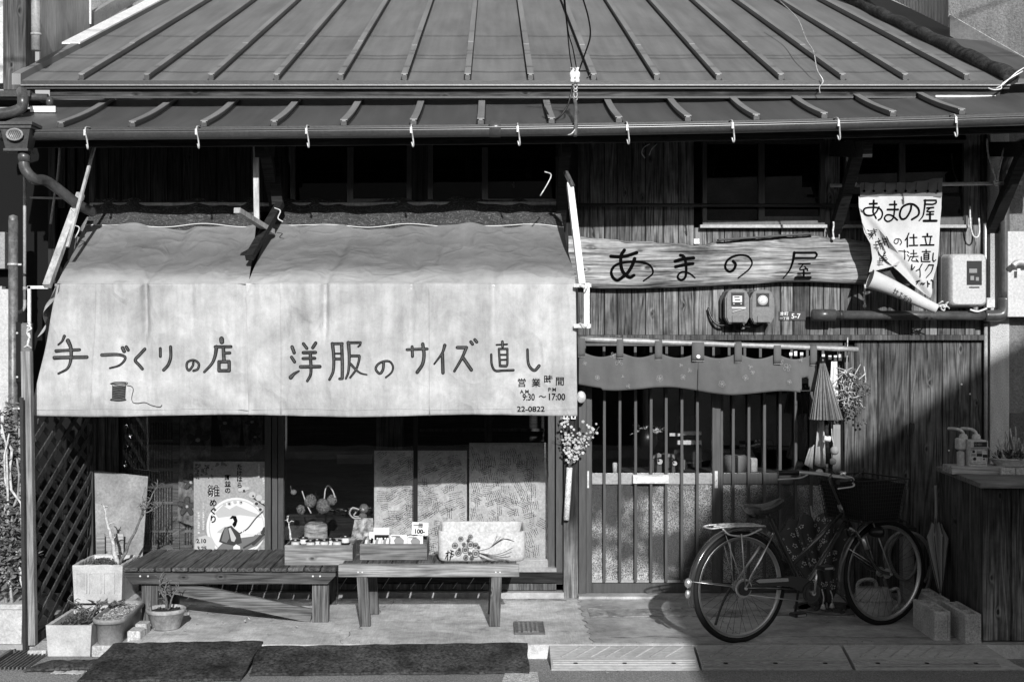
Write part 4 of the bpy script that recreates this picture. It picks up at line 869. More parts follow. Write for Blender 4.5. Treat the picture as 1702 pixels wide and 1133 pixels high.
KF = (1420, 290, 9.444); KG = (1420, 380, 7.556)
bs = [([(235, 460), (345, 455)], 28), ([(298, 405), (290, 520), (275, 600), (310, 690)], 28), ([(375, 510), (330, 590), (250, 645), (160, 640), (125, 580), (160, 530), (280, 515), (380, 530), (430, 600), (410, 680), (350, 720)], 24),
 ([(545, 472), (650, 470)], 26), ([(510, 550), (680, 548)], 28), ([(620, 420), (622, 560), (600, 690), (520, 735), (465, 690), (500, 635), (580, 640), (675, 710)], 24), ([(890, 470), (880, 560), (820, 670), (750, 695), (710, 630), (740, 520), (830, 465), (930, 470), (1010, 540), (1010, 630), (910, 700)], 30),
 ([(1095, 402), (1285, 400)], 24), ([(1285, 400), (1288, 440), (1240, 462)], 24), ([(1240, 464), (1120, 462)], 24), ([(1110, 400), (1105, 520), (1085, 640), (1025, 720)], 30, 16), ([(1145, 520), (1250, 512)], 24), ([(1200, 520), (1145, 572), (1255, 575)], 20), ([(1145, 620), (1250, 617)], 22), ([(1197, 590), (1197, 715)], 28), ([(1100, 720), (1295, 720)], 34),
 ([(695, 1000), (685, 1060), (640, 1085), (610, 1060), (650, 1010), (720, 1010), (745, 1060), (715, 1100)], 14), ([(865, 915), (835, 980), (805, 1025)], 18), ([(840, 980), (832, 1133)], 20), ([(880, 985), (985, 982)], 18), ([(938, 935), (935, 1105)], 20), ([(865, 1110), (990, 1108)], 20), ([(1148, 925), (1148, 945)], 26), ([(1075, 970), (1215, 968)], 20), ([(1110, 990), (1125, 1095)], 18), ([(1195, 985), (1175, 1095)], 18), ([(1035, 1105), (1235, 1103)], 24)]
chars(bs, (3, 3, 1, 9, 1, 5, 5), KF, BY, by, bn, m_ink, off=.003)
g = [[(540, 282), (640, 285)], [(620, 265), (605, 385)], [(660, 285), (678, 300)], [(650, 330), (668, 348)], [(650, 405), (690, 350)], [(700, 310), (775, 308)], [(740, 265), (738, 345)], [(690, 350), (790, 346)], [(735, 350), (700, 402), (785, 408)], [(765, 380), (792, 415)], [(845, 285), (945, 285)], [(893, 260), (893, 308)], [(865, 310), (925, 310)], [(925, 310), (925, 385)], [(925, 385), (865, 385)], [(865, 385), (865, 310)], [(868, 335), (922, 335)], [(868, 360), (922, 360)], [(830, 350), (832, 408)], [(832, 410), (942, 410)], [(980, 305), (975, 380), (990, 408), (1012, 390)],
 [(840, 440), (800, 500), (745, 530)], [(803, 500), (798, 605)], [(930, 450), (885, 520)], [(920, 453), (985, 452)], [(985, 454), (960, 540), (895, 610)], [(690, 452), (692, 515), (725, 480)], [(765, 660), (800, 650)], [(785, 655), (772, 690)], [(820, 680), (826, 690)], [(838, 680), (842, 690)], [(862, 680), (850, 698)], [(905, 655), (905, 725)], [(905, 680), (935, 690)], [(962, 640), (985, 655), (975, 745)]]
strokes([(p, 13) for p in g], *KG, BY, by, bn, 'banner_lettering', m_ink, off=.003)
def fy(x, z): return BY-.05
g = [[(165, 15), (185, 30)], [(170, 65), (205, 75)], [(205, 105), (235, 60)], [(200, 25), (280, 15)], [(205, 45), (270, 38)], [(240, 0), (265, 85)], [(265, 165), (330, 145)], [(275, 200), (345, 185)], [(300, 120), (360, 270)], [(290, 155), (320, 215)], [(345, 110), (375, 200)], [(385, 120), (430, 240)], [(350, 130), (395, 125)], [(365, 165), (405, 160)], [(400, 100), (425, 150)], [(330, 350), (390, 335)], [(330, 375), (400, 360)], [(325, 400), (410, 382)], [(370, 290), (350, 410)], [(385, 300), (375, 320)]]
strokes([(p, 13) for p in g], *KG, BY-.05, fy, bn, 'banner_lettering', m_ink, off=.004)
def ry(x, z):
    t = min(max((x-a.x)/(b.x-a.x), 0), 1); r_ = .066-.034*t**.8; d = (z-(a.z+(b.z-a.z)*t))*.92
    return BY-.045-math.sqrt(max(r_*r_-d*d, 1e-6))-.002
g = [[(505, 760), (560, 790)], [(520, 745), (495, 815)], [(548, 770), (530, 820)], [(490, 800), (540, 825)], [(585, 795), (615, 815)], [(600, 800), (575, 860)], [(560, 845), (600, 850)], [(630, 830), (670, 845)], [(650, 840), (635, 890)], [(655, 860), (680, 868)], [(695, 860), (680, 915)], [(710, 865), (725, 900), (715, 940)], [(690, 890), (730, 900)]]
strokes([(p, 7) for p in g], *KG, BY-.1, ry, bn, 'roll_lettering', m_ink2, off=.003)
# ============================================================ GROUND
RZ = -.08                                   # road level below the apron
KY = -1.42                                  # front edge of the apron
mb = MB(); mb.box(-60, 60, -60, 40, RZ-.2, RZ); struct(mb.build('road', m_asph))
mb = MB()
def apf(u, v): return (-2.15+6.15*u, KY+v*(.0-KY+.1), -.002+.003*math.sin(u*31)*math.sin(v*9)*.6)
mb.grid(apf, 60, 24); mb.add([(-2.15, KY, 0), (4.0, KY, 0), (4.0, KY-.015, RZ), (-2.15, KY-.015, RZ), (-2.15, .1, 0), (-2.15, .1, RZ)], [(0, 1, 2, 3), (0, 3, 5, 4)]); struct(mb.build('pavement', m_conc))
mb = MB(); q = [(1.0+.012*math.sin(i*1.3)+.008*math.sin(i*3.1)-.42, KY+.02+i*.035) for i in range(40)]
poly = [(x, y) for x, y in q if y < -.06]+[(3.9, -.06), (3.9, KY+.005), (.58, KY+.005)]
mb.prism(poly, .0015, .005, 'Z'); struct(mb.build('concrete_patch', m_conc2))
mb = MB(); mb.box(X(960), X(1640), -.12, .0, -.01, .022); struct(mb.build('door_step', m_conc2))
mb = MB()
rq0 = random.Random(2); pl = [(.62+1.95*i/40, -.45+rq0.uniform(-.03, .02)) for i in range(41)]+[(2.57-1.95*i/40, -.68+rq0.uniform(-.04, .03)) for i in range(41)]
mb.prism(pl, .003, .009, 'Z'); struct(mb.build('worn_concrete_strip', M('worn_concrete', .3, .5, var=.75, scale=5, bump=1., bscale=40, spec=.5, bdist=.02)))
mb = MB(); mb.box(-6, -2.722, -1.22, .3, RZ-.02, -.05); struct(mb.build('side_ground', m_conc2))
mb = MB(); mb.box(-2.29, -2.152, -.855, .05, RZ-.01, .0); struct(mb.build('pavement_edge', m_conc))
mb = MB(); mb.box(3.95, 7, -1.5, .5, RZ, .0); struct(mb.build('side_pavement', m_conc2))
# far pavement and added unseen houses across the street
mb = MB(); mb.box(-30, 30, -13, -11.2, RZ, RZ+.12); struct(mb.build('far_pavement', m_conc2))
m_far = M('added_house_wall', .35, .9, var=.3, scale=2)
oh = empty('added_house_across_street', (5.8, -15, RZ), 'added unseen two-storey house across the street, behind the camera, that shades the right of the scene', 'house')
mb = MB(); mb.prism([(2.50, RZ), (2.50, 5.1), (2.6, 5.42), (2.72, 5.60), (2.83, 5.82), (2.98, 6.19), (3.86, 6.33), (4.28, 6.61), (4.86, 7.03), (6.5, 7.9), (9.5, 6.3), (9.5, RZ)], -18, -12); mb.build('wall', m_far, oh)  # unseen; outline shaped so that its shadow covers the lower right
mb = MB(); mb.box(4, 5.2, -11.99, -11.95, .9, 2.3); mb.build('window', m_blackm, oh); mb = MB(); mb.box(6, 7.0, -11.99, -11.95, .1, 2.2); mb.build('door', m_blackm, oh)  # window and door of the added unseen house
mb = MB(); mb.box(-14, 2.3, -17, -12.4, RZ, 3.95); o2 = mb.thing('added_low_house', m_boardup, 'added unseen low single-storey house across the street behind the camera', 'house')  # unseen; raised and kept dark so the upper panes mirror it, not sky
mb = MB(); mb.prism([(-12.2, 3.9), (-14.7, 5.2), (-17.2, 3.9)], -14.3, 2.4, 'X'); mb.build('roof', m_dkmetal, None); r_ = bpy.data.objects['roof']; r_.parent = o2; r_.location = -WL[o2.name];  # roof of the added unseen low house
# wires across the street, out of the picture above: they cast the thin shadows on the roof
def wire(pt_px, y, dz, lab):
    # passes so that its shadow falls on the roof line through pt_px (pixel row at the eave side)
    mb = MB(); pts = []
    t = (EYE-(pt_px-CY)/sc(0))
    # point on the roof plane seen at row pt_px
    k = (CY-pt_px)/FPX; yr = (EZ-EYE+SL*(-EY)-k*CD)/(k-SL); zr = rz(yr); s_ = (yr-y)/SUN.y
    for i in range(25):
        x = -14+28*i/24; pts.append((x-SUN.x*s_*0, y, zr-SUN.z/SUN.y*(yr-y)*1.0+dz*((i-12)/12)**2))
    mb.tube(pts, .011, 6); return mb.thing('overhead_wire', m_blackm, lab, 'wire')
wire(60, -4.2, .25, 'highest overhead wire above the street, out of view, in front of the roof')
wire(92, -4.2, .22, 'middle overhead wire above the street, out of view, crossing in front of the roof')
wire(97, -4.3, .30, 'lower middle overhead wire above the street, out of view, crossing in front of the roof')
wire(119, -4.2, .12, 'lowest overhead wire above the street, out of view, in front of the roof')
# ============================================================ NEIGHBOURS
nb = empty('right_neighbour_house', (4.2, .5, 0), 'neighbouring house with rough grey stucco wall at the right edge', 'house')
mb = MB(); mb.box(3.43, 3.56, -.05, .3, 0, 3.3); mb.build('pilaster', m_stucco, nb)
mb = MB(); mb.box(3.56, 6, -.03, .3, 0, 3.3); mb.build('wall', m_stuccow, nb)
mb = MB(); mb.box(3.57, 6, -.045, -.03, Z(745), Z(685)); mb.build('lower_wall', m_stuccod, nb)
mb = MB(); mb.box(3.57, 6, -.04, -.03, 0, Z(748)); mb.build('lower_wall', m_stuccod, nb)
# upper stucco wall following the roof slope, with mortar edge and flashing
mb = MB(); mb.prism([(1.2, 3.9), (9, 7.0), (9, 9), (1.2, 9)], 3.88, 3.92, 'X') if 0 else None
for (px0, py0, px1, py1, Y, m_, nm) in ((1577, -60, 1800, 110, 2.2, m_stuccow, 'upper_stucco'),):
    mb = MB(); a = P(1577, 26, 1.5); b = P(1702, 98, 1.2); c_ = P(1760, 132, 1.05)
    mb.add([a, b, c_, c_+Vector((0, 0, 4)), b+Vector((0, 0, 4)), a+Vector((0, 0, 4))], [(0, 1, 4, 5), (1, 2, 3, 4)]); mb.build(nm, m_stuccow, nb, solid=.02)
    mb = MB(); mb.tube(catmull([a, b, c_], 20), .02, 6); mb.build('mortar_edge', M('mortar', .5, .9, var=.6, scale=30, bump=1., bscale=60, bdist=.02), nb)
    mb = MB(); o_ = Vector((0, -.03, 0)); dn = Vector((0, 0, -.17)); mb.add([a+o_, b+o_, c_+o_, c_+o_+dn, b+o_+dn, a+o_+dn], [(0, 1, 4, 5), (1, 2, 3, 4)]); mb.build('flashing', m_corrd, nb, solid=.01)
def corr(a, b, z0a, z0b, z1, name, mat, parent, pitch=.04, dep=.012):
    a = Vector(a); b = Vector(b); L_ = (b-a).length; n = int(L_/pitch*4); d = (b-a).normalized(); nn = Vector((-d.y, d.x, 0)); mb = MB()
    vs = []
    for i in range(n+1):
        t = i/n; ph = [0, 1, 1, 0][i % 4]; p = a+(b-a)*t-nn*dep*ph*-1; vs += [(p.x, p.y, z0a+(z0b-z0a)*t), (p.x, p.y, z1)]
    mb.add(vs, [(2*i, 2*i+2, 2*i+3, 2*i+1) for i in range(n)]); return mb.build(name, mat, parent, solid=.003)
a, b = P(1470, -8, 2.7), P(1577, 46, 1.9)
corr((a.x, a.y, 0), (b.x, b.y, 0), a.z, b.z, 8, 'corrugated_wall', m_corr, nb)
lh = empty('left_neighbour_house', (-4.2, .5, 0), 'neighbouring house with ribbed metal wall and old wooden post at the left edge', 'house')
a, b = P(68, 79, .7), P(149, 38, 2.3)
corr((a.x, a.y, 0), (b.x, b.y, 0), a.z-.1, b.z-.12, 8, 'ribbed_metal_wall', m_corr, lh, pitch=.034, dep=.012)
mb = MB(); mb.pbox(60, -80, 330, 60, 4.65, 4.75); mb.build('rear_wall', m_stuccow, lh)
mb = MB(); mb.bar(P(150, 34, 2.4), P(240, -20, 3.6), .05, .12); mb.build('roof_edge_board', m_alul, lh)
mb = MB(); mb.bar(P(150, 40, 2.3), P(150, -90, 2.3), .02); mb.build('corner_trim', m_white, lh)
mb = MB(); mb.pbox(5, -60, 42, 150, .0, .2, b=.006); mb.build('wooden_post', wood('old_post_wood', .03, .16, 'Z', knots=True), lh)
mb = MB(); mb.pbox(-60, -60, 5, 138, .08, .3); mb.build('plaster_wall', M('white_plaster', .55, var=.15), lh)
mb = MB(); mb.pbox(42, -60, 49, 120, .1, .2); mb.build('white_trim', m_white, lh)
mb = MB(); mb.tube([P(60, -60, .05), P(60, 84, .05)], .034, 14); mb.tube([P(60, 55, .05), P(60, 59, .05)], .037, 14); mb.build('downpipe', m_pipel, lh)
mb = MB(); mb.box(-5, X(150, .3), .12, .4, 0, 3.4); mb.build('dark_wall', m_dark, lh)
mb = MB(); mb.pbox(-60, 150, 50, 160, -.3, .1); mb.build('beam', m_dkmetal, lh)
mb = MB(); mb.ctube([P(-10, 190, -.5), P(20, 186, -.5), P(36, 178, -.5), (P(38, 165, -.5)), P(36, 152, -.4)], .036, 14, 6); mb.build('gutter_elbow', m_pipe, lh)
mb = MB(); mb.tube([P(-20, 160, -.25), P(80, 162, -.25)], .025, 12); mb.tube([P(82, 162, -.25), P(83, 176, -.25)], .024, 12); mb.build('gutter', m_gut, lh)
mb = MB(); mb.pbox(50, 176, 92, 186, -.3, -.29); mb.build('white_flashing', m_white, lh)
mb = MB(); mb.pbox(-40, 385, 8, 446, .0, .1, b=.002); mb.build('small_window_frame', m_alul, lh)
mb = MB(); mb.pbox(-40, 475, 3, 700, -.02, .05); mb.pbox(3, 480, 14, 700, -.02, .05); mb.build('pale_panel', M('pale_siding', .5, .6, var=.1), lh)
mb = MB(); mb.pbox(-60, 700, 40, 960, .0, .1); mb.build('pale_panel', M('pale_siding_low', .3, .6, var=.2), lh)
# wooden slats of the neighbour, dark gap
for k, p in enumerate((80, 96, 112, 128, 142)): mb = MB(); mb.pbox(p, 236, p+12, 345 if k else 470, .0, .1, b=.002); mb.build('slat', m_boardup, lh)
mb = MB(); mb.ctube([P(100, 244, -.1), P(96, 290, -.1), P(90, 330, -.1), P(84, 372, -.1)], .009, 8); mb.tube([P(50, 328, -.1), P(140, 330, -.1)], .008, 6); mb.build('conduit', m_pipel, lh)
# left pipes, switch box
dp = empty('left_downpipe', P(22, 980, -.35), 'tall grey metal downpipe with bands at the left edge', 'pipe'); mb = MB()
mb.tube([P(22, 366, -.35), P(22, 1000, -.35)], .031, 16); mb.lathe([(.031, 0), (.028, .03), (.001, .04)], P(22, 366, -.35), 16); mb.build('pipe', M('aged_pipe', .16, .45, .3, var=.5, scale=18), dp)
for py in (439, 678, 840): mb = MB(); mb.tube([P(22, py-2, -.35), P(22, py+2, -.35)], .035, 16); mb.bar(P(13, py, -.35), P(36, py, -.35), .012); mb.build('pipe_band', m_galv, dp)
mb = MB(); mb.tube([P(41, 262, -.2), P(41, 500, -.2)], .011, 10); mb.ctube([P(41, 498, -.2), P(41, 508, -.2), P(38, 515, -.2), P(31, 519, -.2)], .012, 8); mb.tube([P(41, 476, -.2), P(41, 482, -.2)], .015, 10); mb.thing('thin_conduit', m_pipel, 'thin pale conduit beside the tall left downpipe', 'pipe')
eb = empty('switch_box', P(35, 638, -.3), 'grey electrical box behind the top of the lattice post', 'box'); mb = MB(); mb.pbox(26, 534, 36, 635, -.38, -.15, b=.004); mb.build('back_plate', m_blackm, eb)
mb = MB(); mb.pbox(34, 536, 52, 622, -.42, -.38, b=.008); mb.build('cover', m_meter, eb)
for py in (553, 626): mb = MB(); mb.lathe([(.001, -.006), (.008, -.005), (.008, 0)], P(28.5, py, -.38), 8, 'Y'); mb.build('screw', m_galv, eb)
mb = MB(); mb.bar(P(49, 475, -.3), P(49, 545, -.3), .02); mb.bar(P(46, 477, -.3), P(80, 477, -.3), .02); mb.build('corner_bracket', m_white, aw)
mb = MB(); mb.ctube([P(47, 535, -1.0), P(50, 540, -1.02), P(46, 548, -1.02), P(49, 558, -1.02), P(47, 568, -1.02), P(45, 576, -1.02)], .008, 6)
mb.ctube([P(45, 540, -1.03), P(52, 545, -1.04), P(45, 552, -1.03), P(50, 562, -1.03)], .006, 6); mb.ctube([P(40, 577, -1.03), P(46, 574, -1.04), P(52, 578, -1.03)], .006, 5); mb.thing('rope', m_rope, 'white rope knotted round the top of the lattice post', 'rope')
# ============================================================ LATTICE SCREEN at the left
LF, LB = Vector((X(56, -1.19), -1.19, 0)), Vector((X(152, -.12), -.12, 0))
ls = empty('lattice_screen', (LF+LB)/2, 'dark diamond lattice screen between a grey post and the shop wall', 'screen')
def lp_(u, z, off=0): d = (LB-LF).normalized(); nn = Vector((d.y, -d.x, 0)); p = LF+(LB-LF)*u+nn*off; return Vector((p.x, p.y, z))
Ln = (LB-LF).length; ZT, ZB = 1.29, RZ+.1
mb = MB(); mb.bar((X(53, -1.23), -1.23, RZ+.036), (X(44.5, -1.23), -1.23, Z(583, -1.23)), .055, .05); mb.build('post', m_latpost, ls)
mb = MB(); mb.bar((X(41, -1.3), -1.3, RZ), (X(36, -1.3), -1.3, Z(660, -1.3)), .018, .02); mb.build('thin_post', m_dkmetal, ls)
mb = MB(); mb.bar(lp_(.985, .05), lp_(.985, 2.0), .04, .03); mb.build('rear_post', m_lat, ls)
mb = MB(); mb.bar(lp_(.03, RZ+.06), lp_(1, RZ+.06), .035, .045); mb.build('bottom_rail', m_lat, ls)
def latt(sign, off):
    k = -Ln*0-2.2
    stp = .14
    while k < 3.0:
        # line z = ZB + k' + sign*slope*s, slope 1
        pts = []
        for s_ in [i*Ln/60 for i in range(61)]:
            z = ZB+k+sign*s_*.5
            if ZB <= z <= ZT: pts.append((s_, z))
        if len(pts) > 3:
            a, b = pts[0], pts[-1]; mb = MB(); A = lp_(a[0]/Ln, a[1], off); B = lp_(b[0]/Ln, b[1], off); d = (LB-LF).normalized(); nn = Vector((d.y, -d.x, 0)); mb.bar(A, B, .036, .008, up=nn); mb.build('slat', m_lat, ls)
        k += stp
latt(1, .008); latt(-1, -.002)
mb = MB(); mb.bbox(X(45, -1.38), X(76, -1.38), -1.38, -1.13, RZ, RZ+.035, b=.006); mb.thing('concrete_pad', m_block, 'small concrete pad under the grey lattice post', 'block')
# ============================================================ PLANTS helper
def leaves(mb, c, rx, ry_, rz_, n, s, seed=0, droop=.3):
    rr_ = random.Random(seed)
    for i in range(n):
        while True:
            p = Vector((rr_.uniform(-1, 1), rr_.uniform(-1, 1), rr_.uniform(-1, 1)))
            if p.length < 1: break
        q = Vector((c[0]+p.x*rx, c[1]+p.y*ry_, c[2]+p.z*rz_)); a = rr_.uniform(0, 6.28); e = rr_.uniform(-.7, .9); L_ = s*rr_.uniform(.6, 1.3)
        d = Vector((math.cos(a)*math.cos(e), math.sin(a)*math.cos(e), math.sin(e))); sd = d.cross(Vector((rr_.uniform(-.4, .4), rr_.uniform(-.4, .4), 1))).normalized()*L_*.24; up_ = d.cross(sd).normalized()*L_*.07
        mb.add([q, q+d*L_*.45+sd+up_, q+d*L_, q+d*L_*.45-sd+up_, q+d*L_*.5-up_*.5], [(0, 1, 4), (1, 2, 4), (2, 3, 4), (3, 0, 4)])
def branch(mb, a, b, r0, r1, wob=.02, n=8, seed=1, twigs=0, tl=.08, tr=.004):
    rr_ = random.Random(seed); a = Vector(a); b = Vector(b); pts = []
    for i in range(n+1):
        t = i/n; pts.append(a+(b-a)*t+Vector((rr_.uniform(-1, 1), rr_.uniform(-1, 1), rr_.uniform(-1, 1)))*wob*(1 if 0 < i else 0))
    mb.tube(pts, [r0+(r1-r0)*i/n for i in range(n+1)], 7)
    for k in range(twigs):
        p = pts[rr_.randint(n//3, n)]; d = Vector((rr_.uniform(-1, 1), rr_.uniform(-.6, .6), rr_.uniform(-.1, 1))).normalized()*tl*rr_.uniform(.5, 1.2)
        mb.tube([p, p+d*.5+Vector((0, 0, .01)), p+d], [tr, tr*.8, tr*.5], 5)
    return pts
# shrub at the left edge in its planter
sh = empty('leafy_shrub', P(10, 1005, -1.2), 'tall leafy shrub in a pale planter at the left edge', 'plant')
mb = MB(); leaves(mb, P(8, 900, -1.15), .17, .14, .32, 1500, .06, 3); leaves(mb, P(6, 760, -1.1), .13, .12, .3, 650, .055, 4); leaves(mb, P(22, 690, -1.1), .09, .1, .12, 90, .05, 5); mb.build('foliage', M('shrub_leaf', .17, .35, var=.5, scale=30, spec=.6), sh)
for k, (a, b) in enumerate((((10, 1000), (30, 760)), ((20, 1000), (6, 700)), ((-5, 1000), (15, 720)), ((8, 860), (42, 980)), ((4, 690), (44, 930)))):
    mb = MB(); branch(mb, P(*a, -1.15), P(*b, -1.22), .011, .005, .02, 8, k); mb.build('stem', M('stem_%d' % k, .3, .8, var=.5, scale=20) if k == 0 else m_twigl, sh)
def tub(mb, px0, px1, py0, py1, Y, dep, taper=.92, rim=.012):
    x0, x1, z0, z1 = X(px0, Y), X(px1, Y), Z(py1, Y), Z(py0, Y); cx_ = (x0+x1)/2; cy = Y+dep/2; w_ = x1-x0
    frus(mb, (cx_, cy), w_*taper, dep*taper, w_*.97, dep*.97, z0, z1-.03); frus(mb, (cx_, cy), w_+rim, dep+rim, w_+rim, dep+rim, z1-.03, z1)
    return cx_, cy, z1
pt = empty('left_planter', P(0, 1070, -1.2), 'pale square planter under the leafy shrub at the left edge', 'planter'); mb = MB(); tub(mb, -60, 38, 1003, 1071, -1.2, .3); mb.build('box', M('planter_cream', .45, .6, var=.3, scale=6), pt)
mb = MB(); mb.pbox(-60, 1071.5, 34, 1074, -1.18, -.95); mb.build('tray', m_terra, pt)
gr_ = empty('drain_grate', P(5, 1110, -1.7), 'dark iron drain grating in the bottom left corner', 'grate')
mb = MB(); x0, x1, y0, y1 = X(-20, -1.7), X(24, -1.27), -1.72, -1.27
mb.box(x0, x1, y1-.02, y1, RZ, RZ+.02); mb.box(x1-.02, x1, y0, y1-.021, RZ-.0+.001, RZ+.021); mb.box(x0, x1-.021, y0, y0+.02, RZ, RZ+.02); mb.build('frame', m_iron, gr_)
for k in range(9): mb = MB(); xx = x0+.02+k*.023; mb.box(xx, xx+.008, y0+.021, y1-.021, RZ+.002, RZ+.018); mb.build('bar', m_iron, gr_)
mb = MB(); mb.box(x0, x1-.021, y0+.021, y1-.021, RZ+.0005, RZ+.001); mb.build('pit', m_dark, gr_)
# ============================================================ BENCHES
b1 = empty('low_slatted_bench', (X(370, -.6), -.6, 0), 'wide low dark slatted bench with a slanting brace, left of the crates', 'bench')
BF, BB, TZ = -.88, -.16, .352
x0, x1 = X(203, BF), X(560, BF); n = 13; wd = (x1-x0)/n
for k in range(n):
    mb = MB(); dz = rnd(-.002, .002); mb.bbox(x0+k*wd+.004, x0+(k+1)*wd-.004, BF-.01, BB, TZ-.024+dz, TZ+dz, b=.004); mb.build('slat', m_bench, b1)
mb = MB(); za, zb = Z(970, BF), Z(951, BF); mb.prism([(x0+.01, zb), (x0+.01, zb-.02), (x0+.06, za), (x1-.06, za), (x1-.01, zb-.02), (x1-.01, zb)], BF+.01, BF+.05); mb.build('front_rail', m_benchx, b1)
mb = MB(); mb.prism([(x0+.01, zb), (x0+.06, za), (x1-.06, za), (x1-.01, zb)], BB-.06, BB-.02); mb.build('rear_rail', m_benchx, b1)
for a, b in ((232, 258), (517, 544)):
    mb = MB(); mb.box(X(a, BF), X(b, BF), BF+.051, BF+.10, 0, zb); mb.build('leg', m_benchz, b1)
    mb = MB(); xa = X(a, BF); mb.box(xa, xa+.09, BB-.11, BB-.061, 0, zb); mb.build('leg', m_benchz, b1)
mb = MB(); mb.bar(P(262, 968, BF+.08), P(518, 1022, BF+.08), .03, .085, up=(0, 0, 1)); mb.build('brace', wood('brace_wood', .04, .22, 'X', knots=False), b1)
for p in (233, 246, 520, 532): mb = MB(); mb.lathe([(.001, -.004), (.006, -.003), (.006, 0)], P(p, 956.5, BF+.009), 8, 'Y'); mb.build('screw', m_white, b1)
b2 = empty('low_display_bench', (X(712, -.8), -.8, 0), 'narrow rustic wooden bench with splayed legs carrying the crates', 'bench')
Y2 = -.95; T2 = Z(937, Y2)
mb = MB(); mb.pbox(562, 937.5, 863, 958, Y2, Y2+.045, b=.004); mb.build('front_rail', m_crate, b2)
x0, x1 = X(566, Y2), X(860, Y2)
for k in range(7):
    w_ = (x1-x0)/7; mb = MB(); mb.bbox(x0+k*w_+.006, x0+(k+1)*w_-.006, Y2+.046, Y2+.36, T2-.022, T2-.001, b=.003); mb.build('slat', m_bench, b2)
mb = MB(); mb.box(x0, x1, Y2+.361, Y2+.40, T2-.07, T2-.002); mb.build('rear_rail', m_crate, b2)
for (a, b, c, d) in ((593, 610, 598, 616), (817, 834, 813, 831)):
    mb = MB(); mb.prism([(X(a, Y2), Z(958, Y2)), (X(b, Y2), Z(958, Y2)), (X(d, Y2), .0), (X(c, Y2), .0)], Y2+.0, Y2+.045); mb.build('leg', m_benchz, b2)
    mb = MB(); s_ = .02 if a < 700 else -.01; mb.prism([(X(a, Y2)+s_, T2-.07), (X(b, Y2)+s_, T2-.07), (X(d, Y2)+s_, 0), (X(c, Y2)+s_, 0)], Y2+.361, Y2+.40); mb.build('leg', m_benchz, b2)
for p in (595, 602, 824, 831): mb = MB(); mb.lathe([(.001, -.003), (.005, -.002), (.005, 0)], P(p, 950, Y2), 8, 'Y'); mb.build('screw', m_white, b2)
# crates
def crate(px0, px1, py0, py1, Y, dep, lab, base):
    t = empty('wooden_crate', (X((px0+px1)/2, Y), Y+dep/2, base), lab, 'crate'); x0, x1 = X(px0, Y), X(px1, Y); z0, z1 = base, Z(py0, Y)
    mb = MB(); mb.bbox(x0, x1, Y, Y+.012, z0, z1, b=.002); mb.build('front_board', m_cratedk if px0 > 590 else m_crate, t)
    mb = MB(); mb.bbox(x0, x1, Y+dep-.012, Y+dep, z0, z1+.004, b=.002); mb.build('rear_board', m_cratedk, t)
    for a, b in ((x0+.001, x0+.012), (x1-.012, x1-.001)): mb = MB(); mb.box(a, b, Y+.0125, Y+dep-.0125, z0+.001, z1-.002); mb.build('side_board', m_cratedk, t)
    mb = MB(); mb.box(x0+.0125, x1-.0125, Y+.0125, Y+dep-.0125, z0+.001, z0+.01); mb.build('bottom', m_cratedk, t)
    for a, b in ((x0+.008, z0+.01), (x1-.008, z0+.01), (x0+.008, z1-.01), (x1-.008, z1-.01)): mb = MB(); mb.lathe([(.001, -.001), (.0025, -.001), (.0025, 0)], (a, Y-.0005, b), 6, 'Y'); mb.build('nail', m_ink, t)
    return t
YC1 = -.80; crate(473, 586, 905, 937, YC1, .28, 'pale weathered wooden crate full of bobbins, leftmost on the benches', TZ+.002)
rr_ = random.Random(5)
bob = None; k = 0
for px, py, yy, l_ in ((491, 899, -.74, 'front left corner'), (504, 895, -.63, 'back left'), (516, 900, -.73, 'front centre left'), (527, 898, -.66, 'left of the crate centre'), (539, 899, -.72, 'front centre'), (549, 897, -.64, 'back centre right'), (560, 899, -.73, 'front right of centre'), (574, 893, -.66, 'back right, standing highest')):
    t = empty('bobbin', P(px, py+6, yy), 'black thread bobbin lying in the crate, %s' % l_, 'bobbin', 'bobbins in the left crate'); zb_ = Z(py, yy)
    mb = MB(); mb.lathe([(.008, 0), (.03, .0), (.032, .004), (.032, .008), (.024, .010), (.010, .007)], (X(px, yy), yy, zb_+.002), 16); mb.build('flange', m_blackm, t)
    mb = MB(); mb.lathe([(.027, -.03), (.027, -.001)], (X(px, yy), yy, zb_+.002), 16); mb.build('thread', m_paper, t)
    mb = MB(); mb.lathe([(.030, .0), (.033, .001), (.033, .003)], (X(px, yy), yy, zb_+.002), 16); mb.lathe([(.004, .004), (.010, .009), (.001, .012)], (X(px, yy), yy, zb_+.002), 10); mb.build('rim', m_galv, t)
mb = MB(); branch(mb, P(486, 900, -.7), P(478, 860, -.62), .008, .002, .006, 8, 7, 6, .04, .004); mb.thing('driftwood_sprig', m_twigl, 'pale twisted twig sticking out of the left crate', 'twig')
crate(598, 710, 903, 936, -.80, .30, 'darker wooden crate holding small books and cassettes, middle of the bench', T2+.001)
def slab(px0, py0, px1, py1, Y, th, mat, nm, lab, cat, group=None, tilt_=0, extra=None):
    c = P((px0+px1)/2, py1, Y); t = empty(nm, c, lab, cat, group); w_ = X(px1, Y)-X(px0, Y); h = Z(py0, Y)-Z(py1, Y); mb = MB()
    mb.box(c.x-w_/2, c.x+w_/2, Y, Y+th, c.z, c.z+h); mb.build('cover', mat, t)
    if extra: extra(t, c, w_, h)
    t.rotation_euler = (0, tilt_, 0); return t
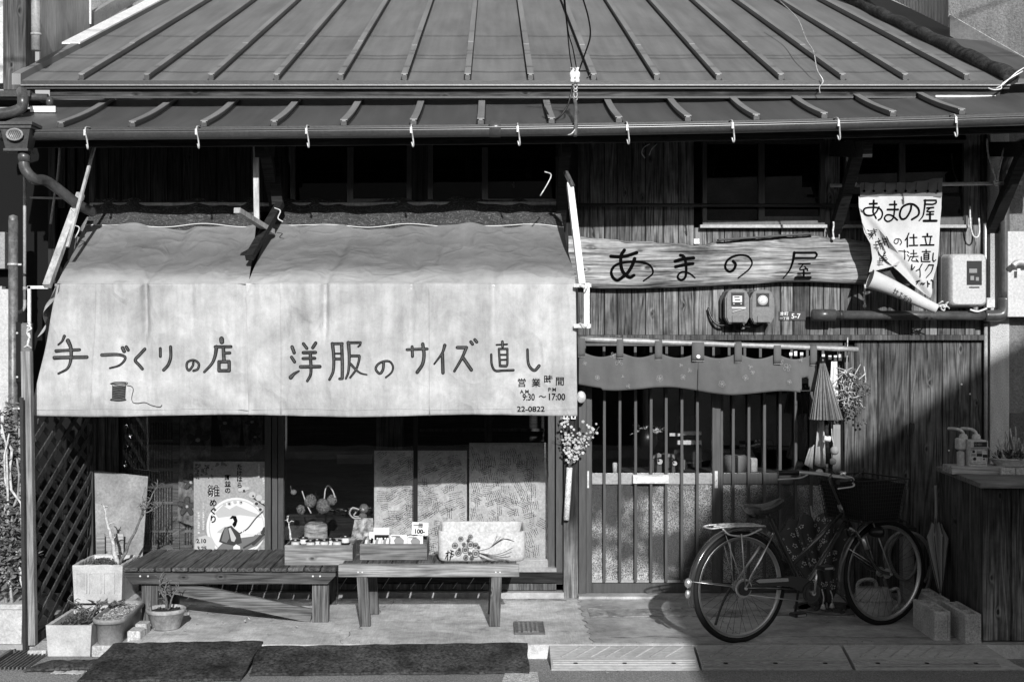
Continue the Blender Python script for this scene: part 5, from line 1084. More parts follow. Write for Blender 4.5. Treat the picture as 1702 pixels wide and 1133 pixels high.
def ex_cas(t, c, w_, h):
    mb = MB(); mb.box(c.x-w_*.45, c.x+w_*.48, c.y-.002, c.y-.0005, c.z+h*.06, c.z+h*.55); mb.build('cassette_label', m_blackm, t)
    for q in (-.25, 0, .25): mb = MB(); mb.lathe([(.007, -.003), (.001, -.003)], (c.x+w_*q, c.y, c.z+h*.3), 12, 'Y'); mb.build('cassette_hub', m_cer, t)
slab(621, 876, 647, 902, -.69, .012, m_paperw, 'cassette', 'white cassette case with black label in the middle crate', 'cassette', extra=ex_cas)
def ex_pic(t, c, w_, h):
    mb = MB(); mb.prism([(c.x-w_*.2, c.z+h*.1), (c.x+w_*.3, c.z+h*.1), (c.x+w_*.34, c.z+h*.5), (c.x+w_*.15, c.z+h*.8), (c.x-w_*.15, c.z+h*.8), (c.x-w_*.3, c.z+h*.5)], c.y-.002, c.y-.0005); mb.build('cover_picture', m_mid, t)
    mb = MB(); mb.box(c.x-w_*.45, c.x+w_*.1, c.y-.003, c.y-.0022, c.z+h*.82, c.z+h*.9); mb.build('cover_title', m_ink, t)
slab(649, 888, 676, 906, -.76, .01, m_paperw, 'small_book', 'white picture book left of centre in the middle crate', 'book', 'booklets in the middle crate', extra=ex_pic)
slab(677, 890, 703, 906, -.765, .01, m_paperw, 'small_book', 'white book with a grey round picture, below the price card', 'book', 'booklets in the middle crate', extra=ex_pic)
for k in range(9): slab(604+k*4.4, 896-(k % 3)*1.5, 608+k*4.4, 910, -.70, .12, (m_paper, m_mid, m_paperw)[k % 3], 'small_book', ('cream', 'grey', 'white')[k % 3]+' thin booklet on edge, %s of the row of nine in the middle crate' % ('first', 'second', 'third', 'fourth', 'fifth', 'sixth', 'seventh', 'eighth', 'last')[k], 'book', 'booklets on edge in the middle crate', .25)
slab(614, 883, 620.5, 902, -.70, .02, m_paperw, 'spine_card', 'narrow white card standing left of the cassette', 'card')
def ex_tag(t, c, w_, h):
    text('一冊', CX+(c.x-w_*.42)*sc(c.y-.002), CY-(c.z+h*.62-EYE)*sc(c.y), 8, c.y-.002, t, 'price_lettering', m_ink, off=.001, bold=.03)
    text('100-', CX+(c.x-w_*.36)*sc(c.y-.002), CY-(c.z+h*.12-EYE)*sc(c.y), 10, c.y-.002, t, 'price_lettering', m_ink, off=.001, bold=.04)
slab(684, 867, 711, 888, -.60, .002, m_paperw, 'price_card', 'white handwritten price card reading 100 standing in the middle crate', 'sign', tilt_=.06, extra=ex_tag)
# canvas covered box with painted flowers
YX = -.86; bxx = empty('painted_box', (X(800, YX), YX+.17, T2), 'large cream open box with painted flowers, rightmost on the bench', 'box')
x0, x1, z0, z1 = X(728, YX), X(873, YX), T2, Z(884, YX)
def sect(i, z, k=8):
    xx0, xx1, yy0, yy1, r = x0+i, x1-i, YX+i, YX+.34-i, .045-i*.5; out = []
    for cx_, cy_, a0 in ((xx1-r, yy1-r, 0), (xx0+r, yy1-r, 90), (xx0+r, yy0+r, 180), (xx1-r, yy0+r, 270)):
        for q in range(k+1): a = R(a0+90*q/k); out.append((cx_+r*math.cos(a), cy_+r*math.sin(a), z))
    return out
mb = MB(); secs = [sect(.02, z0), sect(.006, z0+.008), sect(0, z0+.03), sect(-.002, z0+.11), sect(.001, z1-.008), sect(.004, z1), sect(.010, z1-.001), sect(.014, z1-.01), sect(.018, z0+.02)]
n = len(secs[0]); mb.add([p for s_ in secs for p in s_], [(k*n+i, k*n+(i+1) % n, (k+1)*n+(i+1) % n, (k+1)*n+i) for k in range(len(secs)-1) for i in range(n)], True); mb.add(secs[-1], [tuple(range(n))]); mb.add(secs[0], [tuple(range(n))])
# the rim sags at the front and stands higher at the back
mb.v = [Vector((v.x, v.y, v.z+(.02*(v.y-YX)/.34+.006*math.cos((v.x-x0)/(x1-x0)*6.28)) if v.z > z0+.1 else v.z)) for v in mb.v]
mb.build('body', M('painted_canvas', .5, .8, var=.25, scale=6, bump=.2), bxx)
KX = (600, 850, 6.079)
def xy(x, z): return YX-.0025
def circ(cx_, cy_, r): return [(cx_+r*math.cos(a*math.pi/5), cy_+r*math.sin(a*math.pi/5)) for a in range(11)]
fls = [(1010, 270, 24), (1105, 250, 22), (1055, 380, 34), (1105, 330, 36), (985, 410, 30), (1160, 415, 38), (1100, 415, 18), (1160, 335, 26), (1040, 325, 18), (1060, 455, 24), (1120, 460, 20), (950, 335, 28), (995, 375, 14), (1085, 285, 16), (1190, 355, 14)]
strokes([([(cx_-r*.5, cy_), (cx_+r*.5, cy_)], r*1.15) for cx_, cy_, r in fls], *KX, YX, xy, bxx, 'painted_flower_fill', M('flower_paint', .2, var=.4, scale=60, bump=0), off=.0005)
strokes([(circ(cx_, cy_, r), 4.5) for cx_, cy_, r in fls]+[(circ(cx_, cy_, r*.35), 6) for cx_, cy_, r in fls], *KX, YX, xy, bxx, 'painted_flower', m_ink2, off=.0042)
strokes([([(1190, 390), (1300, 360), (1350+20*i, 300-i*6), (1375+i*35, 235+i*12)], 4) for i in range(6)]+[([(1190, 410), (1330, 430+i*12), (1430, 410+i*22), (1530-i*10, 360+i*42)], 4) for i in range(4)]+[([(1190, 440), (1260, 470+i*6), (1320+i*40, 500-i*6)], 4) for i in range(4)], *KX, YX, xy, bxx, 'painted_stem', m_ink2, off=.003)
strokes([([(860, 415), (900, 405)], 9), ([(880, 390), (875, 480)], 9), ([(870, 430), (855, 465)], 8), ([(905, 385), (935, 395)], 8), ([(905, 415), (940, 430)], 9), ([(920, 390), (900, 480)], 9), ([(900, 450), (930, 445)], 8)], *KX, YX, xy, bxx, 'painted_character', m_ink, off=.003)
# ============================================================ PLANTERS AND POTS
def gravel(mb, x0, x1, y0, y1, z, n, s, seed=0):
    rr_ = random.Random(seed)
    for i in range(n):
        c = Vector((rr_.uniform(x0, x1), rr_.uniform(y0, y1), z+rr_.uniform(-.3, 1)*s)); k = s*rr_.uniform(.5, 1.4)
        q = [c+Vector((rr_.uniform(-1, 1), rr_.uniform(-1, 1), rr_.uniform(-.6, .8)))*k for _ in range(5)]; mb.add(q, [(0, 1, 2), (0, 2, 3), (0, 3, 4), (0, 4, 1), (1, 2, 3), (1, 3, 4)])
def styro(px0, px1, py0, py1, Y, dep, z0, lab, hi=0):
    t = empty('styrofoam_box', (X((px0+px1)/2, Y), Y+dep/2, z0), lab, 'planter'); x0, x1, z1 = X(px0, Y), X(px1, Y), Z(py0, Y); mb = MB(); w_ = .022
    o = [(x0+.01, Y+.006), (x1-.01, Y+.006), (x1-.01, Y+dep-.006), (x0+.01, Y+dep-.006)]; p = [(x0, Y), (x1, Y), (x1, Y+dep), (x0, Y+dep)]; q = [(x0+w_, Y+w_), (x1-w_, Y+w_), (x1-w_, Y+dep-w_), (x0+w_, Y+dep-w_)]
    N_ = 10
    def rg(c, z, jit=0):
        out = []
        for k in range(4):
            a, b = c[k], c[(k+1) % 4]
            for i in range(N_): out.append((a[0]+(b[0]-a[0])*i/N_+rnd(-jit, jit), a[1]+(b[1]-a[1])*i/N_+rnd(-jit, jit), z+rnd(-jit, jit)))
        return out
    rs = [rg(o, z0), rg(o, z0+.004), rg(p, z1-.01, .0015), rg(p, z1, .004 if hi else .001), rg(q, z1-.002, .004 if hi else .001), rg(q, z1-.055, .001)]
    n = len(rs[0]); mb.add([v for r in rs for v in r], [(k*n+i, k*n+(i+1) % n, (k+1)*n+(i+1) % n, (k+1)*n+i) for k in range(len(rs)-1) for i in range(n)]); mb.add(rs[0], [tuple(range(n))]); mb.build('box', m_styro, t)
    mb = MB(); mb.grid(lambda u, v: (x0+w_+(x1-x0-2*w_)*u, Y+w_+(dep-2*w_)*v, z1-.03+.014*math.sin(u*9+v*3)*math.sin(v*11)), 10, 14); gravel(mb, x0+w_+.01, x1-w_-.01, Y+w_+.01, Y+dep-w_-.01, z1-.026, 260, .006, 3); s_ = mb.build('soil', m_soil, t); s_['kind'] = 'stuff'
    return t, (x0, x1, z1)
sa, (x0, x1, z1) = styro(76, 152, 1038, 1090, -1.39, .46, RZ+.002, 'plain white styrofoam box of soil on the ground, front left')
mb = MB()
for k in range(14): branch(mb, (rnd(x0+.04, x1-.04), rnd(-1.13, -.98), z1-.03), (rnd(x0, x1), rnd(-1.18, -1.0), z1+rnd(.02, .10)), .005, .002, .008, 5, k, 2, .04, .003)
mb.thing('dry_stalks', m_twig, 'short dry stalks standing in the front white styrofoam box', 'plant')
mb = MB(); leaves(mb, ((x0+x1)/2, -1.14, z1-.01), .1, .16, .02, 500, .022, 6); o = mb.thing('low_weeds', m_leaf, 'low creeping weeds covering the soil of the front styrofoam box', 'plant')
cx0 = X(160, -.8)
mb = MB(); mb.bbox(X(124, -.78), X(214, -.78), -.74, -.40, RZ, .112, b=.006); mb.thing('concrete_block', m_block, 'low concrete block under the upper styrofoam box', 'block')
sb_, (x0, x1, z1) = styro(120, 204, 938, 1000, -.80, .40, .114, 'chipped styrofoam box with moulded panels, standing higher behind the others', 1)
for a, b in ((127, 143), (148, 167), (173, 190)): mb = MB(); mb.bar(P(a, 951, -.803), P(b, 951, -.803), .003, .008); mb.bar(P(a, 951, -.803), P(a, 985, -.803), .005, .004); mb.bar(P(b, 951, -.803), P(b, 985, -.803), .005, .004); mb.build('moulded_panel', m_styro, sb_)
mb = MB(); leaves(mb, ((x0+x1)/2-.02, -.62, z1-.015), .11, .12, .018, 700, .02, 8); mb.thing('moss', m_leaf, 'dark low moss covering the upper styrofoam box', 'plant')
mb = MB(); branch(mb, P(196, 938, -.62), P(173, 843, -.7), .017, .006, .006, 10, 3, 6, .05, .005); mb.thing('pale_cut_stem', m_twigl, 'thick pale cut stem leaning left in the upper styrofoam box', 'plant')
mb = MB(); p_ = branch(mb, P(199, 938, -.6), P(236, 855, -.6), .012, .006, .006, 8, 4); branch(mb, p_[-2], P(262, 805, -.6), .007, .003, .008, 8, 5, 16, .06, .0035); branch(mb, p_[-1], P(268, 838, -.6), .005, .002, .01, 6, 6, 12, .05, .003); branch(mb, p_[-2], P(240, 815, -.6), .005, .002, .01, 6, 9, 8, .04, .003); mb.thing('budding_plum_tree', m_twig, 'small dark leafless tree with budding twigs in the upper styrofoam box', 'plant')
# oval planter standing lengthways
ov = empty('oval_planter', (X(190, -1.1), -1.15, -.04), 'grey oblong planter of dry soil on a brick beside the white box', 'planter'); A0, A1 = Vector((X(178, -1.38), -1.32, -.04)), Vector((X(222, -.82)-.01, -.92, -.04))
mb = MB(); d = (A1-A0).normalized(); nn = Vector((-d.y, d.x, 0)); L_ = (A1-A0).length
def oval(r, z, L2=L_): 
    out = []
    for k in range(24):
        a = 2*math.pi*k/24; e = math.cos(a); c = A0+(A1-A0)*.5+d*(L2/2*(1 if e > 0 else -1)+r*e)+nn*r*math.sin(a); out.append((c.x, c.y, z))
    return out
zt = Z(1033, -1.38)+.02
rs = [oval(.068, -.038), oval(.082, zt-.03), oval(.098, zt-.028), oval(.100, zt-.004), oval(.094, zt), oval(.084, zt-.002), oval(.08, zt-.03)]; n = 24
mb.add([v for r in rs for v in r], [(k*n+i, k*n+(i+1) % n, (k+1)*n+(i+1) % n, (k+1)*n+i) for k in range(len(rs)-1) for i in range(n)], True); mb.add(rs[0], [tuple(range(n))]); mb.build('tub', m_terra, ov)
mb = MB(); mb.add(oval(.081, zt-.022), [tuple(range(n))])
rq = random.Random(4)
for i in range(420): t = rq.uniform(-.05, 1.05); s_ = rq.uniform(-.07, .07); c = A0+(A1-A0)*t+nn*s_; gravel(mb, c.x, c.x+.004, c.y, c.y+.004, zt-.02, 1, .009, i)
s_ = mb.build('soil', M('dry_soil', .3, .9, var=.8, scale=60), ov); s_['kind'] = 'stuff'
mb = MB(); leaves(mb, (A1.x-.12, A1.y-.15, zt+.02), .06, .06, .03, 22, .07, 2); leaves(mb, (A1.x-.04, A1.y-.05, zt+.0), .05, .05, .02, 30, .05, 12); mb.thing('dark_seedling', m_leaf, 'dark curled seedling in the oblong planter', 'plant')
def brick(px0, px1, py0, py1, Y, dep, lab, mat=m_block, nm='brick', z=None):
    z0 = Z(py1, Y) if z is None else z; mb = MB(); mb.bbox(X(px0, Y), X(px1, Y), Y, Y+dep, z0, Z(py0, Y), b=.005); return mb.thing(nm, mat, lab, 'brick')
brick(152, 206, 1072, 1083, -1.40, .2, 'flat dark brick under the front end of the oblong planter', z=RZ)
brick(211, 233, 1048, 1064, -1.30, .12, 'small pale brick beside the oblong planter, the nearer of two', z=RZ); brick(224, 243, 1036, 1049, -1.16, .1, 'small pale brick beside the oblong planter, the farther of two', z=RZ)
# small round pot
YP = -1.0; rp = empty('round_pot', (X(276, YP), YP, 0), 'small round clay pot with a bare twiggy plant in front of the bench', 'pot'); mb = MB()
mb.lathe([(.001, .002), (.075, .0), (.085, .01), (.112, .10), (.12, .102), (.122, .125), (.114, .128), (.105, .12), (.10, .1), (.001, .1)], (X(276, YP), YP, 0), 28); mb.build('pot', m_terra2, rp)
mb = MB(); mb.lathe([(.103, .108), (.05, .114), (.001, .116)], (X(276, YP), YP, 0), 20); gravel(mb, X(276, YP)-.07, X(276, YP)+.07, YP-.07, YP+.07, .113, 120, .008, 3); s_ = mb.build('soil', m_soil, rp); s_['kind'] = 'stuff'
mb = MB()
for k in range(5): branch(mb, (X(278, YP), YP, .11), (X(278, YP)+rnd(-.07, .11), YP+rnd(-.05, .05), .11+rnd(.12, .2)), .007, .003, .008, 6, k+20, 6, .05, .003)
branch(mb, (X(252, YP), YP-.02, .11), (X(249, YP), YP, .17), .006, .004, .002, 4, 3); mb.thing('bare_rose', m_twig, 'small bare rose bush with thorny stems in the round clay pot', 'plant')
# ============================================================ ON THE GROUND: mats, covers, ramps
def sheet(pts, name, mat, lab, cat, th=.012):
    "quad of four corner points (x,y,z), wavy"
    a, b, c, d_ = [Vector(p) for p in pts]; mb = MB()
    mb.grid(lambda u, v: (a*(1-u)+b*u)*(1-v)+(d_*(1-u)+c*u)*v+Vector((.004*math.sin(v*9+u*31), .006*math.sin(u*23)*math.sin(u*7+1)+.004*math.sin(u*61), .006*(math.sin(u*13)+.5*math.sin(u*31))*math.sin(v*3.1)+.004*abs(math.sin(u*19)))), 30, 8)
    mb.v = [v for v in mb.v]; n0 = len(mb.v); e = [(v-Vector((0, 0, th))) for v in mb.v[:31]]; mb.add(list(mb.v[:31])+e, [(i, i+1, 32+i, 31+i) for i in range(30)])
    r_ = [mb.v[j*31+30] for j in range(9)]; mb.add(r_+[v-Vector((0, 0, th)) for v in r_], [(i, i+1, 10+i, 9+i) for i in range(8)])
    return mb.thing(name, mat, lab, cat)
def G(px, py, z=0.): s_ = (py-CY)/(EYE-z); return Vector(((px-CX)/s_, FPX/s_-CD, z))
sheet([G(128, 1130, RZ+.014), G(400, 1127, RZ+.014), G(437, 1064, .012), G(188, 1068, .012)], 'rubber_mat', m_mat_, 'dark worn sheet sloping from the pavement to the road, the left of two', 'mat')
sheet([G(414, 1119, RZ+.014), G(880, 1115, RZ+.014), G(876, 1067, .012), G(430, 1073, .012)], 'rubber_mat', m_mat_, 'long dark worn sheet sloping to the road, the right of two', 'mat')
sheet([G(38, 1112, RZ+.02), G(250, 1105, RZ+.03), G(270, 1092, RZ+.05), G(80, 1097, RZ+.04)], 'plank', m_mat_, 'thin warped dark plank lying in front of the white box', 'plank')
sheet([G(84, 1118, RZ+.004), G(138, 1119, RZ+.004), G(147, 1105, RZ+.004), G(102, 1105, RZ+.004)], 'pale_tile', m_styro, 'small pale flat tile lying on the road under the warped plank', 'tile', .003)
mb = MB(); poly = [G(825, 1133, RZ), G(897, 1133, RZ), G(893, 1117, RZ), G(840, 1117, RZ)]; mb.prism([(p.x, p.y-(0 if i > 1 else .3)) for i, p in enumerate(poly)], RZ+.002, RZ+.006, 'Z'); struct(mb.build('gravel_patch', M('gravel_patch', .5, .9, var=.6, scale=60, bscale=160, bump=1., fine=.7)))
def cover(px0, px1, py0, py1):
    a, b = G(px0, py1), G(px1, py0); t = empty('water_meter_cover', (a+b)/2, 'small rusty rectangular iron cover set in the pavement', 'cover'); mb = MB(); mb.box(a.x, b.x, a.y, b.y, -.003, .006); mb.build('plate', m_iron, t)
    rim = MB(); x0, x1, y0, y1 = a.x, b.x, a.y, b.y
    for q in ((x0, x1, y0, y0+.008), (x0, x1, y1-.008, y1), (x0, x0+.008, y0+.0085, y1-.0085), (x1-.008, x1, y0+.0085, y1-.0085)): rim.box(*q, .006, .011)
    rim.build('rim', m_iron, t)
    for k in range(5):
        mb = MB(); xx = x0+.025+k*(x1-x0-.05)/5; mb.box(xx, xx+.014, y0+.03, y1-.03, .006, .012); mb.box(xx+.016, xx+.024, y0+.03, y0+.045, .006, .012) if k % 2 else None; mb.build('raised_mark', M('iron_mark', .2, .6) if k == 0 else bpy.data.materials['iron_mark'], t)
cover(855, 903, 1034, 1053)
# kerb ramps
def ramp(px0, px1, lab, first=False, last=False):
    ya, yb = -1.435, -1.70; t = empty('kerb_ramp', ((X(px0, ya)+X(px1, ya))/2, yb, RZ), lab, 'ramp'); x0, x1 = X(px0, ya)+.004, X(px1, ya)-.004
    def rzz(y): tt = (y-yb)/(ya-yb); return RZ+.006+(.073)*(tt**.8)
    mb = MB(); NXX = 40
    x1b = x1+(.0 if not last else .14); 
    def f(u, v): y = yb+(ya-yb)*v; xr_ = x1b+(x1-x1b)*v**.5 if last else x1; return (x0+(xr_-x0)*u, y, rzz(y))
    mb.grid(f, 30, 10, False); mb.add([f(i/30, 0) for i in range(31)]+[(f(i/30, 0)[0], yb, RZ) for i in range(31)], [(i, i+1, 32+i, 31+i) for i in range(30)])
    mb.add([f(0, j/10) for j in range(11)]+[(x0, f(0, j/10)[1], RZ) for j in range(11)], [(j, j+1, 12+j, 11+j) for j in range(10)]); mb.add([f(1, j/10) for j in range(11)]+[(f(1, j/10)[0], f(1, j/10)[1], RZ) for j in range(11)], [(j, j+1, 12+j, 11+j) for j in range(10)]); mb.build('wedge', m_ramp, t)
    for k in range(4):                       # long grip ribs near the road
        y = yb+.015+k*.022; mb = MB(); mb.box(x0+.01, x1-.01, y, y+.009, rzz(y)-.002, rzz(y+.009)+.004); mb.build('grip_rib', m_ramp, t)
    k = 0; x = x0+.06
    while x < x1-.14:
        mb = MB(); ya2, yb2 = yb+.12, ya-.02; dd = .12 if k % 2 == 0 else .12; mb.bar((x, ya2, rzz(ya2)+.003), (x+dd, yb2, rzz(yb2)+.003), .008, .006); mb.build('chevron_rib', m_ramp, t); x += .085; k += 1
    for q in range(3): xx = x0+(x1-x0)*(q+.5)/3; y = yb+.05; mb = MB(); mb.lathe([(.014, 0), (.012, .002), (.001, .002)], (xx, y, rzz(y)+.003), 10); mb.build('bolt_hole', m_ink, t)
ramp(912, 1152, 'first grey rubber kerb ramp, left end, below the door'); ramp(1154, 1397, 'second grey rubber kerb ramp, in front of the bicycle'); ramp(1400, 1640, 'third grey rubber kerb ramp with a rounded end at the right', last=True)
# iron manhole mat by the door
rmx, rmy = G(1378, 1012).x, G(1378, 1012).y
mm = empty('round_mat', (rmx, rmy, 0), 'round dark cast mat with curling relief lying behind the bicycle', 'mat'); mb = MB(); mb.lathe([(.2, .004), (.215, .014), (.228, .012), (.232, .0)], (rmx, rmy, 0), 36); mb.lathe([(.2, .005), (.001, .005)], (rmx, rmy, 0), 36); mb.build('disc', m_iron, mm)
for k in range(9):
    a = k*2*math.pi/9; r = .13 if k % 2 else .07; cx_, cy_ = rmx+r*math.cos(a), rmy+r*math.sin(a); mb = MB(); mb.tube([(cx_+.045*(1-j/22)*math.cos(j*.55+a), cy_+.045*(1-j/22)*math.sin(j*.55+a), .012) for j in range(22)], .007, 6); mb.build('scroll_relief', m_iron, mm)
# ============================================================ LEANING BOARD, LATTICE DOORS, WINDOW CONTENTS
mb = MB()
a, b, c, d_ = P(160, 885, -.22), P(157, 781, -.12), P(246, 791, -.12), P(236, 935, -.26); a = P(160, 935, -.26)
mb.add([a, b, c, d_]+[v+Vector((0, .012, 0)) for v in (a, b, c, d_)], [(0, 1, 2, 3), (7, 6, 5, 4), (0, 4, 5, 1), (1, 5, 6, 2), (2, 6, 7, 3), (3, 7, 4, 0)]); mb.thing('plywood_panel', m_ply, 'blank stained plywood panel leaning beside the shop window', 'panel')
for a, b in ((160, 174), (176, 190), (192, 205)): mb = MB(); mb.pbox(a, 886, b, 985, -.30, -.285, b=.002); mb.thing('old_plank', m_crate, {160: 'left', 176: 'middle', 192: 'right'}[a]+' of three short planks standing in front of the plywood panel', 'plank', 'short planks before the plywood panel')
def koshi(px0, px1, Y, lab):
    t = empty('lattice_door', P((px0+px1)/2, 930, Y), lab, 'door', 'lattice doors inside the window'); f = MB()
    f.pbox(px0, 690, px0+10, 925, Y, Y+.03); f.build('stile', m_cratedk, t); mb = MB(); mb.pbox(px1-11, 690, px1, 925, Y, Y+.03); mb.build('stile', m_cratedk, t)
    for a, b in ((690, 701), (730, 734), (777, 782), (800, 810), (833, 837), (880, 884), (905, 916)): mb = MB(); mb.pbox(px0+10, a, px1-11, b, Y+.002, Y+.026); mb.build('rail', m_cratedk, t)
    p = px0+13
    while p < px1-13: mb = MB(); mb.pbox(p, 690, p+2.1, 905, Y+.006, Y+.02); mb.build('bar', m_cratedk, t); p += 4.3
    mb = MB(); mb.pbox(px0+10, 690, px1-11, 916, Y+.03, Y+.034); mb.build('backing', m_old, t)
koshi(200, 298, .14, 'dark wooden lattice door behind the left window pane'); koshi(297, 330, .16, 'narrow part of a lattice door behind the poster')
# flowered cloths hanging inside
def hangcloth(px, Y, lab, flowers, seed):
    t = empty('hanging_cloth', P(px[0][0], px[0][1], Y), lab, 'cloth', 'flowered cloths inside the window')
    A = [P(a, b, Y) for a, b in px]; mb = MB()
    def f(u, v):
        p = (A[0]*(1-u)+A[1]*u)*(1-v)+(A[3]*(1-u)+A[2]*u)*v; p.y += .012*math.sin(u*9+seed)+.006*math.sin(u*21); return p
    mb.grid(f, 30, 12); mb.build('cloth', m_cloth, t)
    fl_ = []; fd = []
    for (x, y, r) in flowers:
        for k in range(5): a = k*1.257+seed; fd.append(([(x+math.cos(a)*r*.4, y+math.sin(a)*r*.4), (x+math.cos(a)*r*.9, y+math.sin(a)*r*.9)], r*.62))
        fl_.append(([(x-1, y), (x+1, y)], r*.4))
    strokes(fd, 0, 0, 1, Y, lambda x, z: Y-.014, t, 'flower_print', m_blackm, M('cloth_flower', .09) if 'cloth_flower' not in bpy.data.materials else bpy.data.materials['cloth_flower'], edge=.7)
    strokes(fl_, 0, 0, 1, Y, lambda x, z: Y-.019, t, 'flower_centre', m_paper)
hangcloth([(300, 690), (352, 690), (345, 880), (294, 865)], .10, 'flowered cloth hanging left of the poster behind the glass', [(330, 730, 16), (318, 800, 12), (312, 840, 14)], 1)
hangcloth([(360, 690), (402, 690), (398, 742), (370, 742)], .11, 'flowered cloth hanging above the poster behind the glass, left', [(375, 702, 12)], 2)
hangcloth([(402, 690), (437, 690), (436, 745), (408, 765)], .12, 'flowered cloth hanging above the poster behind the glass, right', [(420, 700, 10), (425, 725, 8)], 3)
# poster
PY = .018; po = empty('festival_poster', P(380, 915, PY), 'printed festival poster with a seated figure in a round frame, in the left window', 'poster')
def py_(x, z): return PY-.001
mb = MB(); mb.pbox(322, 766, 440, 915, PY, PY+.002); mb.build('sheet', M('poster_grey', .27, .4, var=.15, scale=2, bump=0, spec=.5), po)
KP = (310, 750, 6.293)
def pg(pts, nm, mat, off): mb = MB(); mb.add([(X(310+a/6.293, PY), PY-off, Z(750+b/6.293, PY)) for a, b in pts], [tuple(range(len(pts)))]); return mb.build(nm, mat, po)
def arc(cx_, cy_, r, a0, a1, n=40): return [(cx_+r*math.cos(R(a0+(a1-a0)*i/n)), cy_+r*math.sin(R(a0+(a1-a0)*i/n))) for i in range(n+1)]
m_pale = flat('poster_white', .62); m_pg = flat('poster_pale_grey', .42); m_pd = flat('poster_dark', .04); m_pm = flat('poster_mid', .14)
def clip(pts): return [(min(max(a, 78), 818), min(b, 1036)) for a, b in pts]
pg(clip(arc(520, 790, 312, 0, 360)), 'round_frame', m_pale, .0014); pg(clip(arc(524, 790, 290, 0, 360)), 'round_frame_line', m_pg, .0018); pg(clip(arc(526, 792, 282, 0, 360)), 'round_picture', m_pale, .0022)
pg([(300, 640), (380, 560), (450, 600), (520, 560), (640, 610), (740, 650), (800, 700), (560, 690), (330, 690)], 'mountain', m_pg, .0026)
pg([(320, 690), (560, 660), (790, 690), (800, 720), (320, 716)], 'mist', m_pale, .003); pg([(330, 830), (400, 780), (480, 800), (480, 850), (320, 845)], 'house_print', m_pg, .003)
pg(clip([(330, 1000), (380, 950), (560, 900), (700, 880), (818, 800), (818, 900), (740, 980), (600, 1036), (300, 1036)]), 'ground_print', m_pm, .0028)
pg([(340, 940), (365, 860), (400, 790), (470, 770), (500, 800), (560, 850), (580, 950), (500, 980), (400, 960)], 'robe', m_pd, .0034)
pg([(365, 930), (400, 800), (430, 790), (450, 900), (420, 950)], 'robe_fold', m_pm, .0038); pg([(470, 930), (440, 800), (460, 790), (520, 900), (500, 940)], 'robe_fold', m_pg, .0038)
pg([(450, 700), (480, 665), (520, 670), (535, 720), (520, 770), (500, 790), (480, 760), (500, 720), (465, 700)], 'hair', m_ink, .0038); pg([(455, 705), (485, 695), (500, 725), (480, 755), (455, 740)], 'face', m_pale, .0042)
pg([(490, 990), (520, 965), (560, 985), (565, 1030), (490, 1032)], 'lotus', m_pale, .0038); pg(clip([(90, 960), (130, 890), (200, 870), (270, 900), (300, 960), (290, 1036), (90, 1036)]), 'date_disc', m_pg, .0044)
def dots(lst, nm, mat, r, off): strokes([([(a-1, b), (a+1, b)], rr2) for a, b, rr2 in lst], *KP, PY, py_, po, nm, mat, off=off)
rq = random.Random(11)
dots([(rq.uniform(85, 270), rq.uniform(130, 260), rq.uniform(15, 34)) for _ in range(26)]+[(rq.uniform(300, 420), rq.uniform(110, 170), rq.uniform(14, 30)) for _ in range(9)], 'blossom_print', m_pm, 0, .0014)
dots([(rq.uniform(85, 240), rq.uniform(130, 290), 12) for _ in range(18)], 'blossom_centre', m_pd, 0, .0044)
dots([(600, 390, 60), (560, 395, 40), (640, 380, 36), (690, 450, 70), (760, 480, 66), (730, 540, 56), (780, 600, 50), (800, 520, 40), (400, 545, 34), (450, 535, 40), (510, 520, 36), (570, 525, 34)], 'plum_blossom', m_pg, 0, .0064)
dots([(605, 405, 26), (700, 460, 20), (735, 540, 34), (775, 600, 30), (450, 540, 18), (575, 525, 16)], 'plum_blossom_centre', m_pd, 0, .0094)
strokes([([(560, 850), (640, 800), (720, 700), (800, 620)], 12), ([(820, 560), (760, 520), (700, 480)], 14), ([(600, 1000), (720, 930), (818, 860)], 16), ([(700, 960), (780, 880), (818, 800)], 34)], *KP, PY, py_, po, 'branch_print', m_pd, off=.0048)
strokes([([(560, 860+0*i), (790, 862)], 2) for i in range(1)]+[([(590+i*18, 826), (590+i*18, 862)], 9) for i in range(11)], *KP, PY, py_, po, 'fence_print', m_pale, off=.0055)
def vt(s, x, y, size, mat=m_ink, halo=True, off=.0075, b=.03):
    if halo: text(s, 310+x/6.293, 750+y/6.293, size/6.293, PY, po, 'poster_lettering_halo', m_pale, off=off-.001, vert=True, bold=.045 if b else .02)
    text(s, 310+x/6.293, 750+y/6.293, size/6.293, PY, po, 'poster_lettering', mat, off=off, vert=True, bold=b)
vt('たけはら', 525, 180, 62); vt('町並の', 400, 290, 66); vt('雛', 215, 455, 140, off=.009, b=0); vt('めぐり', 240, 560, 84, off=.0095)
vt('ところ・広島県竹原市本町', 168, 545, 24, m_pale, False); vt('町並み保存地区一帯', 118, 650, 25, m_pale, False); vt('広島県のくら', 748, 145, 24, m_pale, False); vt('きょうの町並み', 796, 190, 24, m_pale, False)
text('2.10', 310+105/6.293, 750+950/6.293, 9.5, PY, po, 'poster_lettering', m_ink, off=.0075, bold=.03); text('3.25', 310+112/6.293, 750+1028/6.293, 9.5, PY, po, 'poster_lettering', m_ink, off=.0075, bold=.03); text('|', 310+180/6.293, 750+985/6.293, 5, PY, po, 'poster_lettering', m_ink, off=.0075)
